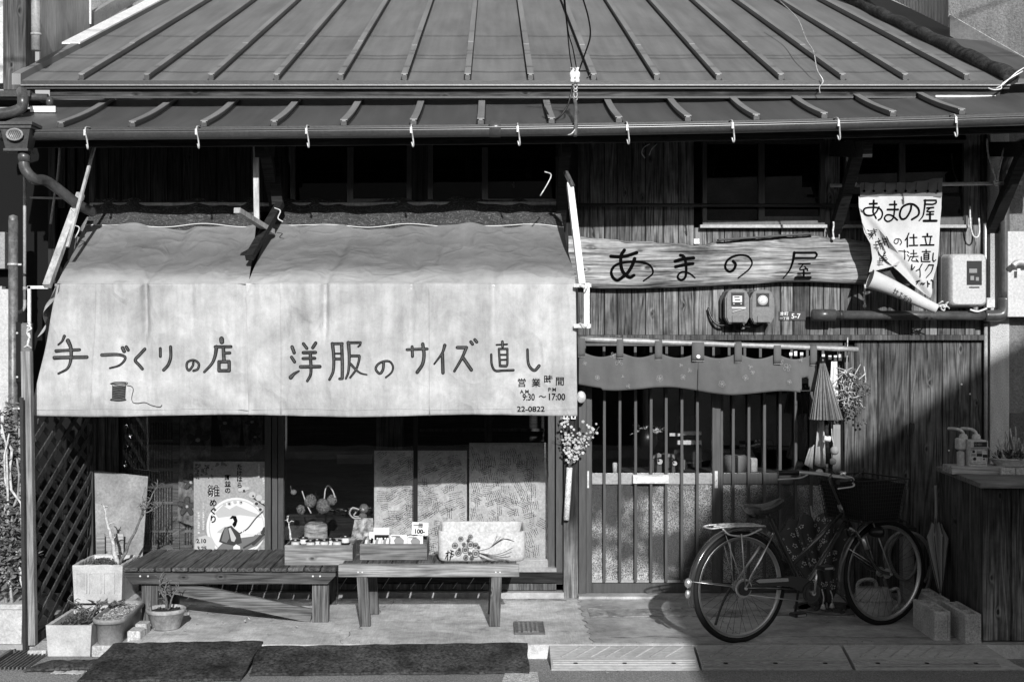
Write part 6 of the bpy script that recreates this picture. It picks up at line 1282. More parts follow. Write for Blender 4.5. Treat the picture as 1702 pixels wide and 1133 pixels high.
# message boards covered in handwriting
def msg(px0, px1, py0, py1, Y, lab, seed, slant):
    t = empty('message_board', P((px0+px1)/2, py1, Y), lab, 'board', 'paper boards in the shop window'); mb = MB(); mb.pbox(px0, py0, px1, py1, Y, Y+.01); mb.build('sheet', m_paper, t)
    mb = MB(); mb.pbox(px0-1.5, py0-1.5, px1+1.5, py1+1.5, Y+.011, Y+.02); mb.build('frame', m_beam, t)
    rq = random.Random(seed); ls_ = []
    for blk in range(int((px1-px0)*(py1-py0)/300)):
        cx_ = px0+4+((blk*.618) % 1)*(px1-px0-16); cy_ = py0+6+(blk/(int((px1-px0)*(py1-py0)/300)))*(py1-py0-14); ang = rq.choice(([-.5, -.6, -.4, .1, -.5, -.3, 1.5] if seed == 3 else [1.35, 1.5, -.4, 1.2, .5, 1.45, -.2]))+rq.uniform(-.1, .1); nl = rq.randint(3, 6); L_ = rq.uniform(12, 26)
        for k in range(nl):
            ox = cx_+k*3.1*math.sin(-ang)*-1*-1; oy = cy_+k*3.1*math.cos(ang); x = 0; LL = L_*rq.uniform(.6, 1)
            while x < LL:
                w_ = rq.uniform(.6, 2.2); a_ = (ox+x*math.cos(ang), oy+x*math.sin(ang)); j = rq.uniform(-.6, .6); b_ = (ox+(x+w_)*math.cos(ang)-j*math.sin(ang), oy+(x+w_)*math.sin(ang)+j)
                if px0+2 < min(a_[0], b_[0]) and max(a_[0], b_[0]) < px1-2 and py0+2 < min(a_[1], b_[1]) and max(a_[1], b_[1]) < py1-2: ls_.append((a_, b_, rq.uniform(.35, .8)))
                x += w_+rq.uniform(.2, .9)
    mb = MB()
    for a_, b_, w_ in ls_:
        A, B = P(a_[0], a_[1], Y-.001), P(b_[0], b_[1], Y-.001); d = (B-A).normalized(); nn = Vector((-d.z, 0, d.x))*w_/sc(Y)*.85; mb.add([A+nn, B+nn, B-nn, A-nn], [(0, 1, 2, 3)])
    s_ = mb.build('handwriting', m_ink2, t); s_['kind'] = 'stuff'
msg(622, 776, 748, 925, .16, 'shorter paper board covered with handwriting, left of the two in the window', 3, 0)
msg(780, 910, 735, 928, .13, 'taller paper board covered with handwriting, right of the two in the window', 9, 0)
# things on the ledge inside the window
lz_ = Z(932, .05)
sp = empty('stump_vase', P(525, 890, .25), 'pale birch bark vase holding patterned cones, inside the window', 'vase'); mb = MB(); mb.lathe([(.001, 0), (.082, 0), (.084, .01), (.082, .14), (.074, .15), (.05, .165), (.001, .165)], P(525, 905, .25), 20); mb.build('vase', M('birch_bark', .42, .9, var=1., scale=22, stretch=(.3, .3, 2.5)), sp)
m_cone = M('cone_fabric', .17, .9, var=.2, scale=10, bump=.6, bscale=110, fine=1.6)
for px, py, r, sq_ in ((516, 832, .045, 1), (537, 840, .05, 1), (500, 846, .032, .7), (552, 830, .036, .7)):
    mb = MB(); c = P(px, py, .22); mb.ball(c, r, 12, sz=1.1)
    for v in range(3, len(mb.v)): 
        d = (mb.v[v]-c); k = 1+.08*math.sin(d.x*160)*math.sin(d.z*160); mb.v[v] = c+d*k
    mb.thing('fabric_cone', m_cone, {516: 'upper left dotted fabric cone in the birch vase', 537: 'striped fabric cone leaning right in the birch vase', 500: 'small dark fabric bud at the left of the birch vase', 552: 'pale fabric petal at the right of the birch vase'}[px], 'ornament', 'fabric ornaments in the birch vase')
mb = MB(); mb.ctube([P(539, 828, .2), P(541, 812, .2), P(546, 806, .2), (P(553, 815, .2)), P(557, 826, .2)], .005, 6); mb.ctube([P(502, 815, .2), P(509, 835, .2), P(517, 852, .2)], .005, 6); mb.build('stem', m_wht, sp)
doll = empty('stuffed_monkey', P(603, 862, .2), 'small stuffed toy with a big round eye sitting on flowered cloth in the window', 'toy'); mb = MB(); mb.ball(P(605, 844, .2), .034, 12); mb.ball(P(603, 857, .2), .03, 10, sz=.9); mb.build('body', M('toy_cloth', .16, var=.3), doll)
mb = MB(); mb.lathe([(.001, -.004), (.008, -.003), (.009, 0)], P(604, 845, .2)+Vector((0, -.034, 0)), 12, 'Y'); mb.build('eye', m_cer, doll); mb = MB(); mb.lathe([(.001, -.002), (.004, 0)], P(604, 845, .2)+Vector((0, -.039, 0)), 8, 'Y'); mb.build('pupil', m_ink, doll)
mb = MB(); mb.ctube([P(597, 846, .18), P(586, 843, .18), P(581, 852, .18), P(588, 860, .18), P(600, 860, .18)], .006, 6); mb.ctube([P(592, 850, .17), P(588, 856, .17), P(596, 858, .17)], .005, 6); mb.build('arm', m_paper, doll)
mb = MB(); mb.grid(lambda u, v: P(590+30*u-(10*(1-u))*v*1+3*v, 860+36*v, .18-.06*v+.02*math.sin(u*8+v*3)), 14, 10); mb.thing('flowered_cloth', M('flower_cloth', .45, var=1., scale=22, bump=0), 'pale flowered cloth draped under the stuffed toy', 'cloth')
mb = MB(); mb.ball(P(488, 817, .1), .022, 8, sz=.9); mb.tube([P(483, 806, .1), P(485, 820, .1)], .002, 4); mb.thing('hanging_ornament', m_cloth, 'small striped ball hanging inside the window, left', 'ornament')
mb = MB(); mb.pbox(560, 755, 618, 770, .75, .77); mb.thing('paper_box', m_mid, 'small grey flat box on a shelf far inside the window', 'box')
# inside the door
fc = empty('felt_face', P(1105, 785, .3), 'soft grey felt face with rolling eyes behind the door glass', 'toy')
KH = (1040, 690, 8.712)
def hp(pts, nm, mat, y, th=.02): mb = MB(); mb.prism([(X(1040+a/8.712, y), Z(690+b/8.712, y)) for a, b in pts], y, y+th); return mb.build(nm, mat, fc)
hp([(395, 830), (385, 620), (400, 580), (480, 545), (520, 560), (560, 545), (700, 560), (740, 640), (740, 790), (700, 825)], 'head', flat('felt', .13), .30, .04)
hp([(395, 620), (405, 580), (480, 540), (520, 560), (510, 600), (440, 612)], 'hair_tuft', flat('felt_pale', .32), .285); hp([(600, 600), (620, 550), (690, 565), (710, 620), (650, 600)], 'hair_tuft', bpy.data.materials['felt_pale'], .285); hp([(840, 640), (870, 640), (895, 740), (870, 785), (840, 780)], 'ear', bpy.data.materials['felt_pale'], .285)
hp([(520, 560), (560, 560), (600, 830), (530, 830)], 'nose_shadow', m_ink, .288, .012); hp([(720, 600), (760, 640), (770, 800), (730, 830), (715, 700)], 'side_patch', m_ink, .288, .012)
for cx_, cy_, r in ((492, 665, 42), (712, 690, 34)):
    hp(arc(cx_, cy_, r, 0, 330, 14), 'eye', m_cer, .282, .01); hp(arc(cx_-15, cy_-10, r*.35, 0, 330, 10), 'pupil', m_ink, .278, .004)
hp([(460, 640), (480, 610), (520, 610), (540, 640), (500, 622)], 'eyebrow', m_ink, .276, .004); hp([(665, 670), (690, 630), (770, 650), (770, 672), (700, 650)], 'eyebrow', m_ink, .276, .004)
hp([(615, 750), (635, 765), (660, 748), (655, 770), (630, 778)], 'mouth', m_ink, .282, .006)
mb = MB(); mb.pbox(1040, 786, 1400, 830, .25, .7); mb.thing('counter', m_old, 'dark counter behind the door glass', 'counter')
mb = MB(); mb.grid(lambda u, v: P(1124+42*u-6*v*(1-u), 690+98*v, .8+.05*math.sin(u*9+v*2)), 16, 10); mb.thing('hanging_garment', flat('garment', .05), 'dark garment hanging behind the door glass', 'clothes')
sg2 = empty('lit_sign', P(1140, 738, .6), 'bright white paper strips hanging behind the door bars', 'sign')
for a, b, c, d in ((1113, 719, 1131, 724), (1136, 716, 1166, 722), (1125, 731, 1166, 738)): mb = MB(); mb.pbox(a, b, c, d, .55, .56); mb.build('paper_strip', m_paperw, sg2)
dq = empty('dried_bouquet', P(1070, 745, .5), 'dark vase with pale dried flowers inside the door', 'vase'); mb = MB(); mb.lathe([(.001, 0), (.05, .0), (.085, .07), (.07, .13), (.04, .16)], P(1075, 748, .5), 16); mb.build('vase', m_blackm, dq)
mb = MB(); leaves(mb, P(1078, 714, .5), .11, .06, .03, 60, .05, 2); mb.build('flower', m_paperw, dq)
for px, py0, py1, w_, m_, l_ in ((1222, 755, 786, 20, m_mid, 'pale square box behind the right door leaf'), (1250, 760, 786, 9, m_paper, 'small pale figure behind the right door leaf'), (1022, 768, 785, 4, m_paperw, 'white cup behind the left bars of the door')):
    mb = MB(); mb.lathe([(.001, 0), (w_/sc(.4), 0), (w_/sc(.4), (py1-py0)/sc(.4)*.9), (w_/sc(.4)*.8, (py1-py0)/sc(.4))], P(px, py1, .4), 4 if w_ > 15 else 12); mb.thing('shop_item', m_, l_, 'ornament')
# ============================================================ BICYCLE (drawn in its own plane, then placed)
BX0, BY0 = X(1230, -1.375), -1.375; BD = Vector((.983, .463, 0)).normalized(); BN = Vector((BD.y, -BD.x, 0))   # BN: towards the street
def bu(px, py, w_=0.):
    "point of the bicycle's plane seen at a pixel, w_ metres towards the street from it"
    k = (px-CX)/FPX; o = Vector((BX0, BY0, 0))+BN*w_
    u = (k*(CD+o.y)-o.x)/(BD.x-k*BD.y); p = o+BD*u; s_ = sc(p.y); return Vector((p.x, p.y, EYE-(py-CY)/s_))
def bw3(p, w_): return p+BN*w_
bk = empty('bicycle', (X(1330, -1.15), -1.15, 0), 'black ladies bicycle with front basket, chain guard and rear carrier, parked before the door', 'bicycle')
HR, HF = bu(1229, 974), bu(1469, 952)
RW = .328
HR.z = RW; HF.z = RW
wm = Matrix(((BD.x, 0, -BN.x), (BD.y, 0, -BN.y), (0, 1, 0)))      # maps (along, up, side)
def wheel(C_, nm):
    def T(a, r, s_=0): return C_+BD*(r*math.cos(a))+Vector((0, 0, r*math.sin(a)))+BN*s_
    t = MB(); ring = [T(2*math.pi*i/64, RW-.018) for i in range(65)]
    t.tube(ring, .018, 10, cap=False); wt = t.build(nm, m_tyre, bk)
    mb = MB(); n = 64; prof = [(RW-.036, .012), (RW-.032, .013), (RW-.048, .008), (RW-.052, 0), (RW-.048, -.008), (RW-.032, -.013), (RW-.036, -.012)]
    vs = [T(2*math.pi*i/n, r, s_) for r, s_ in prof for i in range(n)]; mb.add(vs, [(k*n+i, k*n+(i+1) % n, (k+1)*n+(i+1) % n, (k+1)*n+i) for k in range(len(prof)-1) for i in range(n)], True); mb.build('rim', m_steel, wt)
    mb = MB()
    for i in range(36):
        a = 2*math.pi*i/36; sd = .03 if i % 2 else -.03; ha = a+(.9 if (i//2) % 2 else -.9); mb.tube([T(ha, .026, sd), T(a, RW-.046, 0)], .0011, 4)
    s_ = mb.build('spokes', m_dkmetal, wt); s_['kind'] = 'stuff'
    mb = MB(); mb.tube([C_+BN*.05, C_-BN*.05], .012, 12); 
    for sd in (-.03, .03): mb.tube([C_+BN*(sd-.003), C_+BN*(sd+.003)], .032, 16)
    mb.build('hub', m_steel, wt); return wt
wheel(HR, 'rear_wheel'); wheel(HF, 'front_wheel')
def btube(name, pts, r, mat=m_frame, par=None, n=10, cat_=True): mb = MB(); mb.tube(catmull(pts, 6) if cat_ and len(pts) > 2 else pts, r, n); return mb.build(name, mat, par or bk)
ST, BBp = bu(1285, 872), bu(1334, 975); HT, HBt = bu(1398, 842), bu(1410, 872)
fr = btube('frame', [bu(1276, 852), ST, BBp], .0145)
btube('top_tube', [bu(1400, 850), bu(1318, 937)], .0135, m_frame, fr); btube('down_tube', [bu(1407, 864), bu(1346, 962), BBp], .0145, m_frame, fr, cat_=False)
btube('head_tube', [bu(1395, 836), bu(1412, 876)], .018, m_frame, fr)
for sd in (.055, -.055):
    btube('seat_stay', [bw3(bu(1283, 884), sd*.35), bw3(HR+Vector((0, 0, .0)), sd)], .0075, m_chrome if sd > 0 else m_steel, fr)
    btube('chain_stay', [bw3(BBp, sd*.5), bw3(HR, sd)], .009, m_frame, fr)
    fk = btube('fork_blade', [bw3(bu(1413, 878), sd*.75), bw3(bu(1419, 892), sd), bw3(bu(1434, 922), sd), bw3(bu(1451, 944), sd), bw3(HF, sd)], [.012, .012, .011, .009, .007]+[.007]*20 if False else .0105, m_frame, fr)
mb = MB(); mb.tube([bw3(HF, .07), bw3(HF, -.07)], .009, 8); mb.tube([bw3(HR, .07), bw3(HR, -.07)], .009, 8); mb.build('axle_nut', m_steel, fr)
# fenders
def fender(C_, a0, a1, nm):
    mb = MB(); n = 40; rs = [(RW+.012, .026), (RW+.022, .020), (RW+.026, .0), (RW+.022, -.020), (RW+.012, -.026)]
    vs = [C_+BD*(r*math.cos(R(a0+(a1-a0)*i/n)))+Vector((0, 0, r*math.sin(R(a0+(a1-a0)*i/n))))+BN*s_ for r, s_ in rs for i in range(n+1)]
    mb.add(vs, [(k*(n+1)+i, k*(n+1)+i+1, (k+1)*(n+1)+i+1, (k+1)*(n+1)+i) for k in range(4) for i in range(n)], True); f = mb.build(nm, m_frame, bk, solid=.0015); return f
f1 = fender(HR, 20, 195, 'rear_fender'); f2 = fender(HF, 60, 200, 'front_fender')
mb = MB(); a = R(172); c = HR+BD*((RW+.034)*math.cos(a))+Vector((0, 0, (RW+.034)*math.sin(a))); mb.ball(c, .022, 8, sz=1.3); mb.build('reflector', m_steel, f1)
mb = MB(); a = R(182); c = HR+BD*((RW+.034)*math.cos(a))+Vector((0, 0, (RW+.034)*math.sin(a))); mb.ball(c, .016, 8, sz=1.6); mb.build('tail_reflector', m_steel, f1)
for C_, a_, f in ((HR, 110, f1), (HR, 170, f1), (HF, 150, f2)):
    for sd in (.045, -.045): btube('fender_stay', [bw3(C_, sd), C_+BD*((RW+.02)*math.cos(R(a_)))+Vector((0, 0, (RW+.02)*math.sin(R(a_))))+BN*sd*.5], .0025, m_steel, f, 5)
# saddle
mb = MB(); SA = bu(1242, 843); SB = bu(1299, 833); L_ = (SB-SA).length
def sadf(u, v):
    a = v*2*math.pi; wd_ = .085*(1-u)**1.1+.022 if u > .15 else .10*math.sqrt(u/.15)*.95+.012
    c = SA+BD*(L_*u); zz = SA.z+.03*u*u-.012*math.sin(u*3.1)+(.022 if math.sin(a) > 0 else .045)*math.sin(a)*(min(1, u/.1)**.5)*(1 if u < .95 else .5)
    return Vector((c.x, c.y, zz))+BN*wd_*math.cos(a)
mb.grid(sadf, 18, 18); sd_ = mb.build('saddle', m_saddle, bk)
for sd in (.03, -.03): mb = MB(); mb.tube([bw3(bu(1250, 858), sd+k*0) + Vector((0, 0, .012*math.sin(k*2.6))) + BD*(.0016*k) for k in range(14)], .004, 6); mb.tube([bw3(bu(1250, 860), sd), bw3(bu(1282, 858), sd)], .004, 6); mb.build('saddle_spring', m_dkmetal, sd_)
btube('seat_post', [bu(1273, 848), bu(1281, 866)], .012, m_frame, sd_)
# carrier
cr = None
for sd in (.055, -.055, .0):
    o = btube('carrier', [bw3(bu(1186, 874), sd), bw3(bu(1215, 872), sd), bw3(bu(1261, 871), sd)] , .005, m_galv, cr or bk, 8); cr = cr or o
    if sd: o.name = 'carrier' if o is cr else 'carrier_rail'
btube('carrier_loop', [bw3(bu(1261, 871), .055), bw3(bu(1266, 873), .03), bw3(bu(1266, 873), -.03), bw3(bu(1261, 871), -.055)], .005, m_galv, cr, 8)
btube('carrier_loop', [bw3(bu(1186, 874), .055), bw3(bu(1176, 876), .04), bw3(bu(1176, 876), -.04), bw3(bu(1186, 874), -.055)], .005, m_galv, cr, 8)
for p in (1200, 1222, 1243): btube('carrier_bar', [bw3(bu(p, 872), .055), bw3(bu(p, 872), -.055)], .004, m_galv, cr, 6)
btube('carrier_brace', [bw3(bu(1192, 876), .055), bw3(bu(1205, 886), .05), bw3(bu(1232, 887), .05), bw3(bu(1256, 876), .055)], .005, m_galv, cr, 8)
for sd in (.06, -.06): btube('carrier_leg', [bw3(bu(1222, 884), sd), bw3(HR, sd)], .004, m_steel, cr, 6)
# chain guard, chain wheel, cranks, pedals, stand
mb = MB(); A = [(1254, 966), (1258, 961), (1310, 958), (1330, 957), (1345, 962), (1348, 975), (1340, 985), (1312, 974), (1262, 972)]
pts = [bu(a, b, .055) for a, b in A]; n = len(pts); mb.add(pts+[p-BN*.02 for p in pts], [tuple(range(n)), tuple(range(2*n-1, n-1, -1))]+[(i, n+i, n+(i+1) % n, (i+1) % n) for i in range(n)]); cg = mb.build('chain_guard', m_frame, bk)
mb = MB(); pts = [bu(a, b, .0565) for a, b in ((1256, 964.5), (1262, 961.5), (1310, 959.5), (1311, 965), (1262, 968))]; mb.add(pts, [tuple(range(5))]); mb.build('guard_strip', m_chrome, cg)
def diskw(C_, r, s0, s1, mat, nm, par, hole=0):
    mb = MB(); mb.tube([C_+BN*s0, C_+BN*s1], r, 28, smooth=False); return mb.build(nm, mat, par)
BBc = bu(1338, 981); cw = diskw(BBc, .064, .058, .064, m_dkmetal, 'chain_disc', bk); diskw(BBc, .05, .0645, .068, m_frame, 'disc_face', cw); diskw(BBc, .014, .068, .085, m_steel, 'crank_hub', cw)
diskw(HR, .042, .05, .058, m_dkmetal, 'sprocket', bk); diskw(HR, .055, .034, .046, m_steel, 'brake_drum', bk)
btube('chain', [bw3(HR+Vector((0, 0, -.036)), .052), bw3(BBc+Vector((0, 0, -.058)), .052)], .004, m_steel, bk, 5)
crk = btube('crank', [bw3(BBc, .085), bw3(bu(1342, 941), .09)], .008, m_chrome, bk); btube('crank_arm', [bw3(BBc, -.06), bw3(bu(1333, 1020), -.065)], .008, m_dkmetal, crk)
for a, b, sd in ((1346, 936, .14), (1323, 1019, -.0)):
    c = bu(a, b, 0)+BN*(sd if sd else .02); mb = MB(); m_ = Matrix.Translation(c) @ Matrix(((BD.x, BN.x, 0, 0), (BD.y, BN.y, 0, 0), (0, 0, 1, 0), (0, 0, 0, 1)))
    mb.bbox(-.045, .045, -.035, .035, -.012, .012, b=.006, m=m_); pdl = mb.build('pedal', m_blackm, crk)
    mb = MB(); mb.box(-.03, .03, .0355, .0375, -.006, .006, m=m_); mb.build('pedal_reflector', m_mid, crk)
btube('stand', [bw3(HR, -.07), bw3(bu(1216, 1010), -.10), bw3(bu(1209, 1044), -.12)], .008, m_frame, bk); btube('stand', [bw3(HR, .07), bw3(bu(1224, 1008), .09), bw3(bu(1216, 1046), .08)], .008, m_frame, bk) if 0 else None
# stem, bars, grips, basket, lamp
stm = btube('stem', [bu(1397, 838), bu(1386, 812), bu(1380, 795), bu(1384, 788)], .011, m_frame); hb = bu(1383, 790)
btube('handlebar', [hb-BD*.16+BN*.27, hb-BD*.05+BN*.24, hb+BD*.02+BN*.12, hb, hb+BD*.02-BN*.12, hb-BD*.05-BN*.24, hb-BD*.16-BN*.27], .011, m_steel, stm)
for sg_ in (1, -1):
    a = hb-BD*.06+BN*.245*sg_; b = hb-BD*.19+BN*.28*sg_; btube('grip', [a, b], .016, m_blackm, stm); btube('brake_lever', [hb-BD*.02+BN*.2*sg_+Vector((0, 0, -.01)), hb-BD*.05+BN*.25*sg_+Vector((0, 0, -.035)), b+Vector((0, 0, -.04))], .005, m_steel, stm)
    btube('brake_cable', [hb-BD*.02+BN*.2*sg_, hb+BD*.10+BN*.16*sg_+Vector((0, 0, .03)), hb+BD*.14+BN*.05*sg_+Vector((0, 0, -.1)), bu(1412, 880)+BN*.02*sg_], .003, m_blackm, stm, 5)
btube('bell', [hb+BN*.1+Vector((0, 0, .01)), hb+BN*.1+Vector((0, 0, .035))], .02, m_chrome, stm)
# basket: wire grid
bc0, bc1 = bu(1402, 866), bu(1464, 862); zt_, zb_ = bu(1400, 794).z, bu(1410, 862).z
mb = MB(); bwd = .17
def bp_(u, s_, v): # u along 0..1, s -1..1, v 0 bottom..1 top
    e = .045*v; c = bc0+BD*((bc1-bc0).length*u+e*(2*u-1)); c = Vector((c.x, c.y, zb_+(zt_-zb_)*v)); return c+BN*s_*(bwd+.03*v)
bsk = MB(); bsk.tube([bp_(0, -1, 1), bp_(0, 1, 1), bp_(1, 1, 1), bp_(1, -1, 1), bp_(0, -1, 1)], .005, 6); bsk.tube([bp_(0, -1, 0), bp_(0, 1, 0), bp_(1, 1, 0), bp_(1, -1, 0), bp_(0, -1, 0)], .005, 6); bsk = bsk.build('basket', m_basket, bk)
def wires(f, n1, n2, r=.0016):
    for i in range(n1+1): mb.tube([f(i/n1, j/3) for j in range(4)], r, 4)
    for j in range(n2+1): mb.tube([f(i/3, j/n2) for i in range(4)], r, 4)
wires(lambda a, b: bp_(a, 1, b), 18, 11); wires(lambda a, b: bp_(a, -1, b), 18, 11); wires(lambda a, b: bp_(0, 2*a-1, b), 18, 11); wires(lambda a, b: bp_(1, 2*a-1, b), 18, 11); wires(lambda a, b: bp_(a, 2*b-1, 0), 12, 10)
s_ = mb.build('wire_mesh', m_basket, bsk); s_['kind'] = 'stuff'
mb = MB(); a = bp_(.03, -.96, .05); mb.grid(lambda u, v: bp_(.04+.92*u, .93, .04+.85*v), 2, 2, False); mb.grid(lambda u, v: bp_(.04+.92*u, -.93, .04+.85*v), 2, 2, False); mb.grid(lambda u, v: bp_(.05, 1.86*u-.93, .04+.85*v), 2, 2, False); mb.grid(lambda u, v: bp_(.95, 1.86*u-.93, .04+.85*v), 2, 2, False); mb.build('basket_liner', flat('liner', .014, .9), bsk)
btube('basket_stay', [bw3(HF, .07), bp_(.6, .3, 0)], .004, m_steel, bsk, 6); btube('basket_stay', [bw3(HF, -.07), bp_(.6, -.3, 0)], .004, m_steel, bsk, 6)
lmp = MB(); c = bu(1452, 884, .06); lmp.tube([c-BD*.03, c-BD*.01, c+BD*.04, c+BD*.055], [.012, .026, .036, .037], 16); lmp = lmp.build('headlight', m_blackm, bk); btube('lens', [c+BD*.055, c+BD*.06], .033, m_steel, lmp, 16)
mb = MB(); c = bu(1434, 893, .07); mb.tube([c, c+Vector((0, 0, -.07))+BD*.03], .012, 10); mb.build('dynamo', m_steel, bk); btube('front_brake', [bu(1412, 876, .03), bu(1424, 884, .05), bu(1428, 896, .05)], .006, m_steel, bk, 6)
# ============================================================ UMBRELLAS
def folded_umbrella(name, tip, top, rmax, folds, mat, lab, handle=.16, print_=None, flare=.78, collapse=.35):
    tip = Vector(tip); top = Vector(top); ax = top-tip; L_ = ax.length; ax.normalize(); u0 = ax.cross(Vector((0, 1, 0))).normalized(); v0 = u0.cross(ax)
    t = empty(name, tip, lab, 'umbrella'); n = folds*8
    def prof(s_): return rmax*(.12+.88*(s_/flare)**.9) if s_ < flare else rmax*(1-(s_-flare)/(1-flare)*(1-collapse))
    def pt(k, s_):
        a = 2*math.pi*k/n; f = abs(math.sin(a*folds/2)); r = prof(s_)*(.34+.66*f**.6)*(1+.05*math.sin(a*3+s_*4)); a2 = a+.5*s_*0+.25*math.sin(s_*2.5); 
        zz = s_*L_*.98+(.02*f*(1 if s_ > .97 else 0)); return tip+ax*zz+u0*r*math.cos(a2)+v0*r*math.sin(a2)
    mb = MB(); m_s = 24; vs = [pt(k, j/m_s) for j in range(m_s+1) for k in range(n)]
    mb.add(vs, [(j*n+k, j*n+(k+1) % n, (j+1)*n+(k+1) % n, (j+1)*n+k) for j in range(m_s) for k in range(n)], True); cp = mb.build('canopy', mat, t)
    mb = MB(); mb.tube([tip-ax*.03, top+ax*handle], .006, 8); mb.build('shaft', m_steel, t)
    for k in range(folds):
        kk = int(n*(k+.5)/folds); mb = MB(); mb.tube([pt(kk, j/8*.99)+(pt(kk, j/8)-tip-ax*(ax.dot(pt(kk, j/8)-tip))).normalized()*.002 for j in range(9)]+[pt(kk, 1)+ax*.02], .0028, 5); mb.build('rib', m_dkmetal, t)
    if print_:
        mb = MB(); rq = random.Random(8)
        for _ in range(300):
            k = rq.uniform(0, n); s_ = rq.uniform(.15, .97); c = pt(k, s_); e1 = (pt(k+1, s_)-pt(k-1, s_)).normalized(); e2 = (pt(k, min(s_+.02, 1))-c).normalized(); nn = e1.cross(e2).normalized(); nn = nn if nn.dot(c-(tip+ax*ax.dot(c-tip))) > 0 else -nn; r = rq.choice([.005, .011, .012])
            for q in range(5): a = q*1.257; o_ = c+e1*math.cos(a)*r+e2*math.sin(a)*r+nn*.003; mb.add([o_+e1*.45*r*math.cos(b)+e2*.45*r*math.sin(b) for b in (0, 1.26, 2.5, 3.77, 5)], [(0, 1, 2, 3, 4)])
        fp_ = mb.build('flower_print', m_petal, cp); fp_['kind'] = 'stuff'
    return t, ax
u2, ax2 = folded_umbrella('grey_umbrella', P(1563, 985, -.85), P(1556, 872, -.55), .07, 8, m_umb, 'grey closed umbrella standing upside down in the concrete blocks', .02, flare=.8, collapse=.5)
mb = MB(); mb.ctube([P(1555, 868, -.54), P(1556, 850, -.52), P(1556, 830, -.50), P(1555, 806, -.50)], .010, 8); mb.build('handle', m_umb, u2)
u1, ax1 = folded_umbrella('flowered_umbrella', P(1374, 1002, -.55), P(1352, 868, -.30), .25, 8, m_umbd, 'dark umbrella with small white flower print, half closed, leaning by the door behind the bicycle', .12, True, flare=.86, collapse=.75)
for a, b in (((1366, 978), (1368, 1003)), ((1380, 980), (1383, 1001))):
    mb = MB(); p = P(*a, -.62); q = P(*b, -.62); mb.ctube([p, (p+q)/2+Vector((.008, 0, 0)), q], .004, 6); mb.tube([q, q+Vector((0, 0, -.03))], [.008, .018], 8); mb.build('tassel', m_rope, u1)
# paper umbrella hanging by the curtain
pu = empty('paper_umbrella', P(1367, 697, -.3), 'half open oiled-paper umbrella hanging upside down right of the door curtain', 'umbrella'); tp_, bt_ = P(1367, 600, -.3), P(1373, 696, -.3)
mb = MB(); NR = 30; vs = []
for j in range(13):
    s_ = j/12
    for k in range(NR*2):
        a = math.pi*k/NR; r = (.012+.098*s_**.95)*(1 if k % 2 else .86); c = tp_+(bt_-tp_)*s_; vs.append(c+Vector((r*math.cos(a), r*math.sin(a), 0)))
n = NR*2; mb.add(vs, [(j*n+k, j*n+(k+1) % n, (j+1)*n+(k+1) % n, (j+1)*n+k) for j in range(12) for k in range(n)]); mb.build('canopy', m_wagasa, pu)
for k in range(NR):
    a = math.pi*(2*k+1)/NR; mb = MB(); mb.tube([tp_+Vector((.013*math.cos(a), .013*math.sin(a), 0)), bt_+Vector((.112*math.cos(a), .112*math.sin(a), 0))], .0022, 4); mb.build('rib', m_bamboo if k % 2 else m_old, pu)
mb = MB(); mb.lathe([(.001, .03), (.016, .03), (.02, .0), (.016, -.02)], tp_, 12); mb.build('cap', m_blackm, pu); mb = MB(); mb.tube([bt_, P(1376, 770, -.3)], .014, 8); mb.build('shaft', m_beam, pu)
mb = MB(); mb.tube([P(1369, 727, -.3), P(1380, 729, -.3)], .02, 8); mb.build('collar', m_wht, pu)
# strips of cloth and ornaments hanging behind it
def hang(pts, Y, mat, nm, lab, cat, amp=.01, grp=None):
    A = [P(a, b, Y) for a, b in pts]; mb = MB()
    mb.grid(lambda u, v: ((A[0]*(1-u)+A[1]*u)*(1-v)+(A[3]*(1-u)+A[2]*u)*v)+Vector((0, amp*math.sin(u*8+v*2), 0)), 14, 10); return mb.thing(nm, mat, lab, cat, grp, solid=.002)
hang([(1382, 600), (1392, 600), (1394, 690), (1378, 690)], -.12, m_paperw, 'paper_strip', 'white hanging paper strip behind the paper umbrella', 'streamer')
hang([(1360, 695), (1372, 695), (1372, 778), (1354, 772)], -.2, m_canvas, 'cloth_strip', 'pale grey cloth hanging below the paper umbrella', 'cloth'); hang([(1345, 745), (1354, 738), (1350, 778), (1337, 771)], -.2, m_canvas2, 'cloth_strip', 'small grey cloth flap left of the hanging cloth strip', 'cloth')
hang([(1385, 705), (1397, 705), (1397, 785), (1384, 785)], -.05, m_mid, 'cloth_strip', 'straight grey strip behind the two hanging round beads', 'cloth', .003)
for k, (px, py, r, l_) in enumerate(((1387, 748, .030, 'upper and larger'), (1384, 766, .024, 'lower and smaller'))): mb = MB(); mb.ball(P(px, py, -.22), r, 10); mb.tube([P(px, py, -.22), P(px-2, py-14, -.22)], .003, 4); mb.thing('cloth_ball', m_canvas, 'pale stuffed ball hanging by the door, the %s of two' % l_, 'ornament')
mb = MB(); mb.ctube([P(1382, 700, -.22), P(1383, 725, -.22), P(1385, 735, -.22)], .003, 5); mb.ball(P(1362, 785, -.2), .028, 8); mb.thing('hanging_string', m_paper, 'string with a pale knob below the hanging cloth strip', 'string')
for k, (a, b) in enumerate(((1312, 585), (1320, 583), (1330, 585), (1366, 588), (1386, 590), (1394, 588), (1377, 590))): mb = MB(); mb.pbox(a, b, a+5, b+7+(k % 3)*2, -.03, -.027); mb.thing('paper_slip', m_paperw, 'white paper slip under the lintel, %s from the left' % ('first', 'second', 'third', 'fourth', 'sixth', 'seventh', 'fifth')[k], 'paper', 'white paper slips under the lintel')
mb = MB(); rq = random.Random(3); WC = P(1412, 648, -.14)
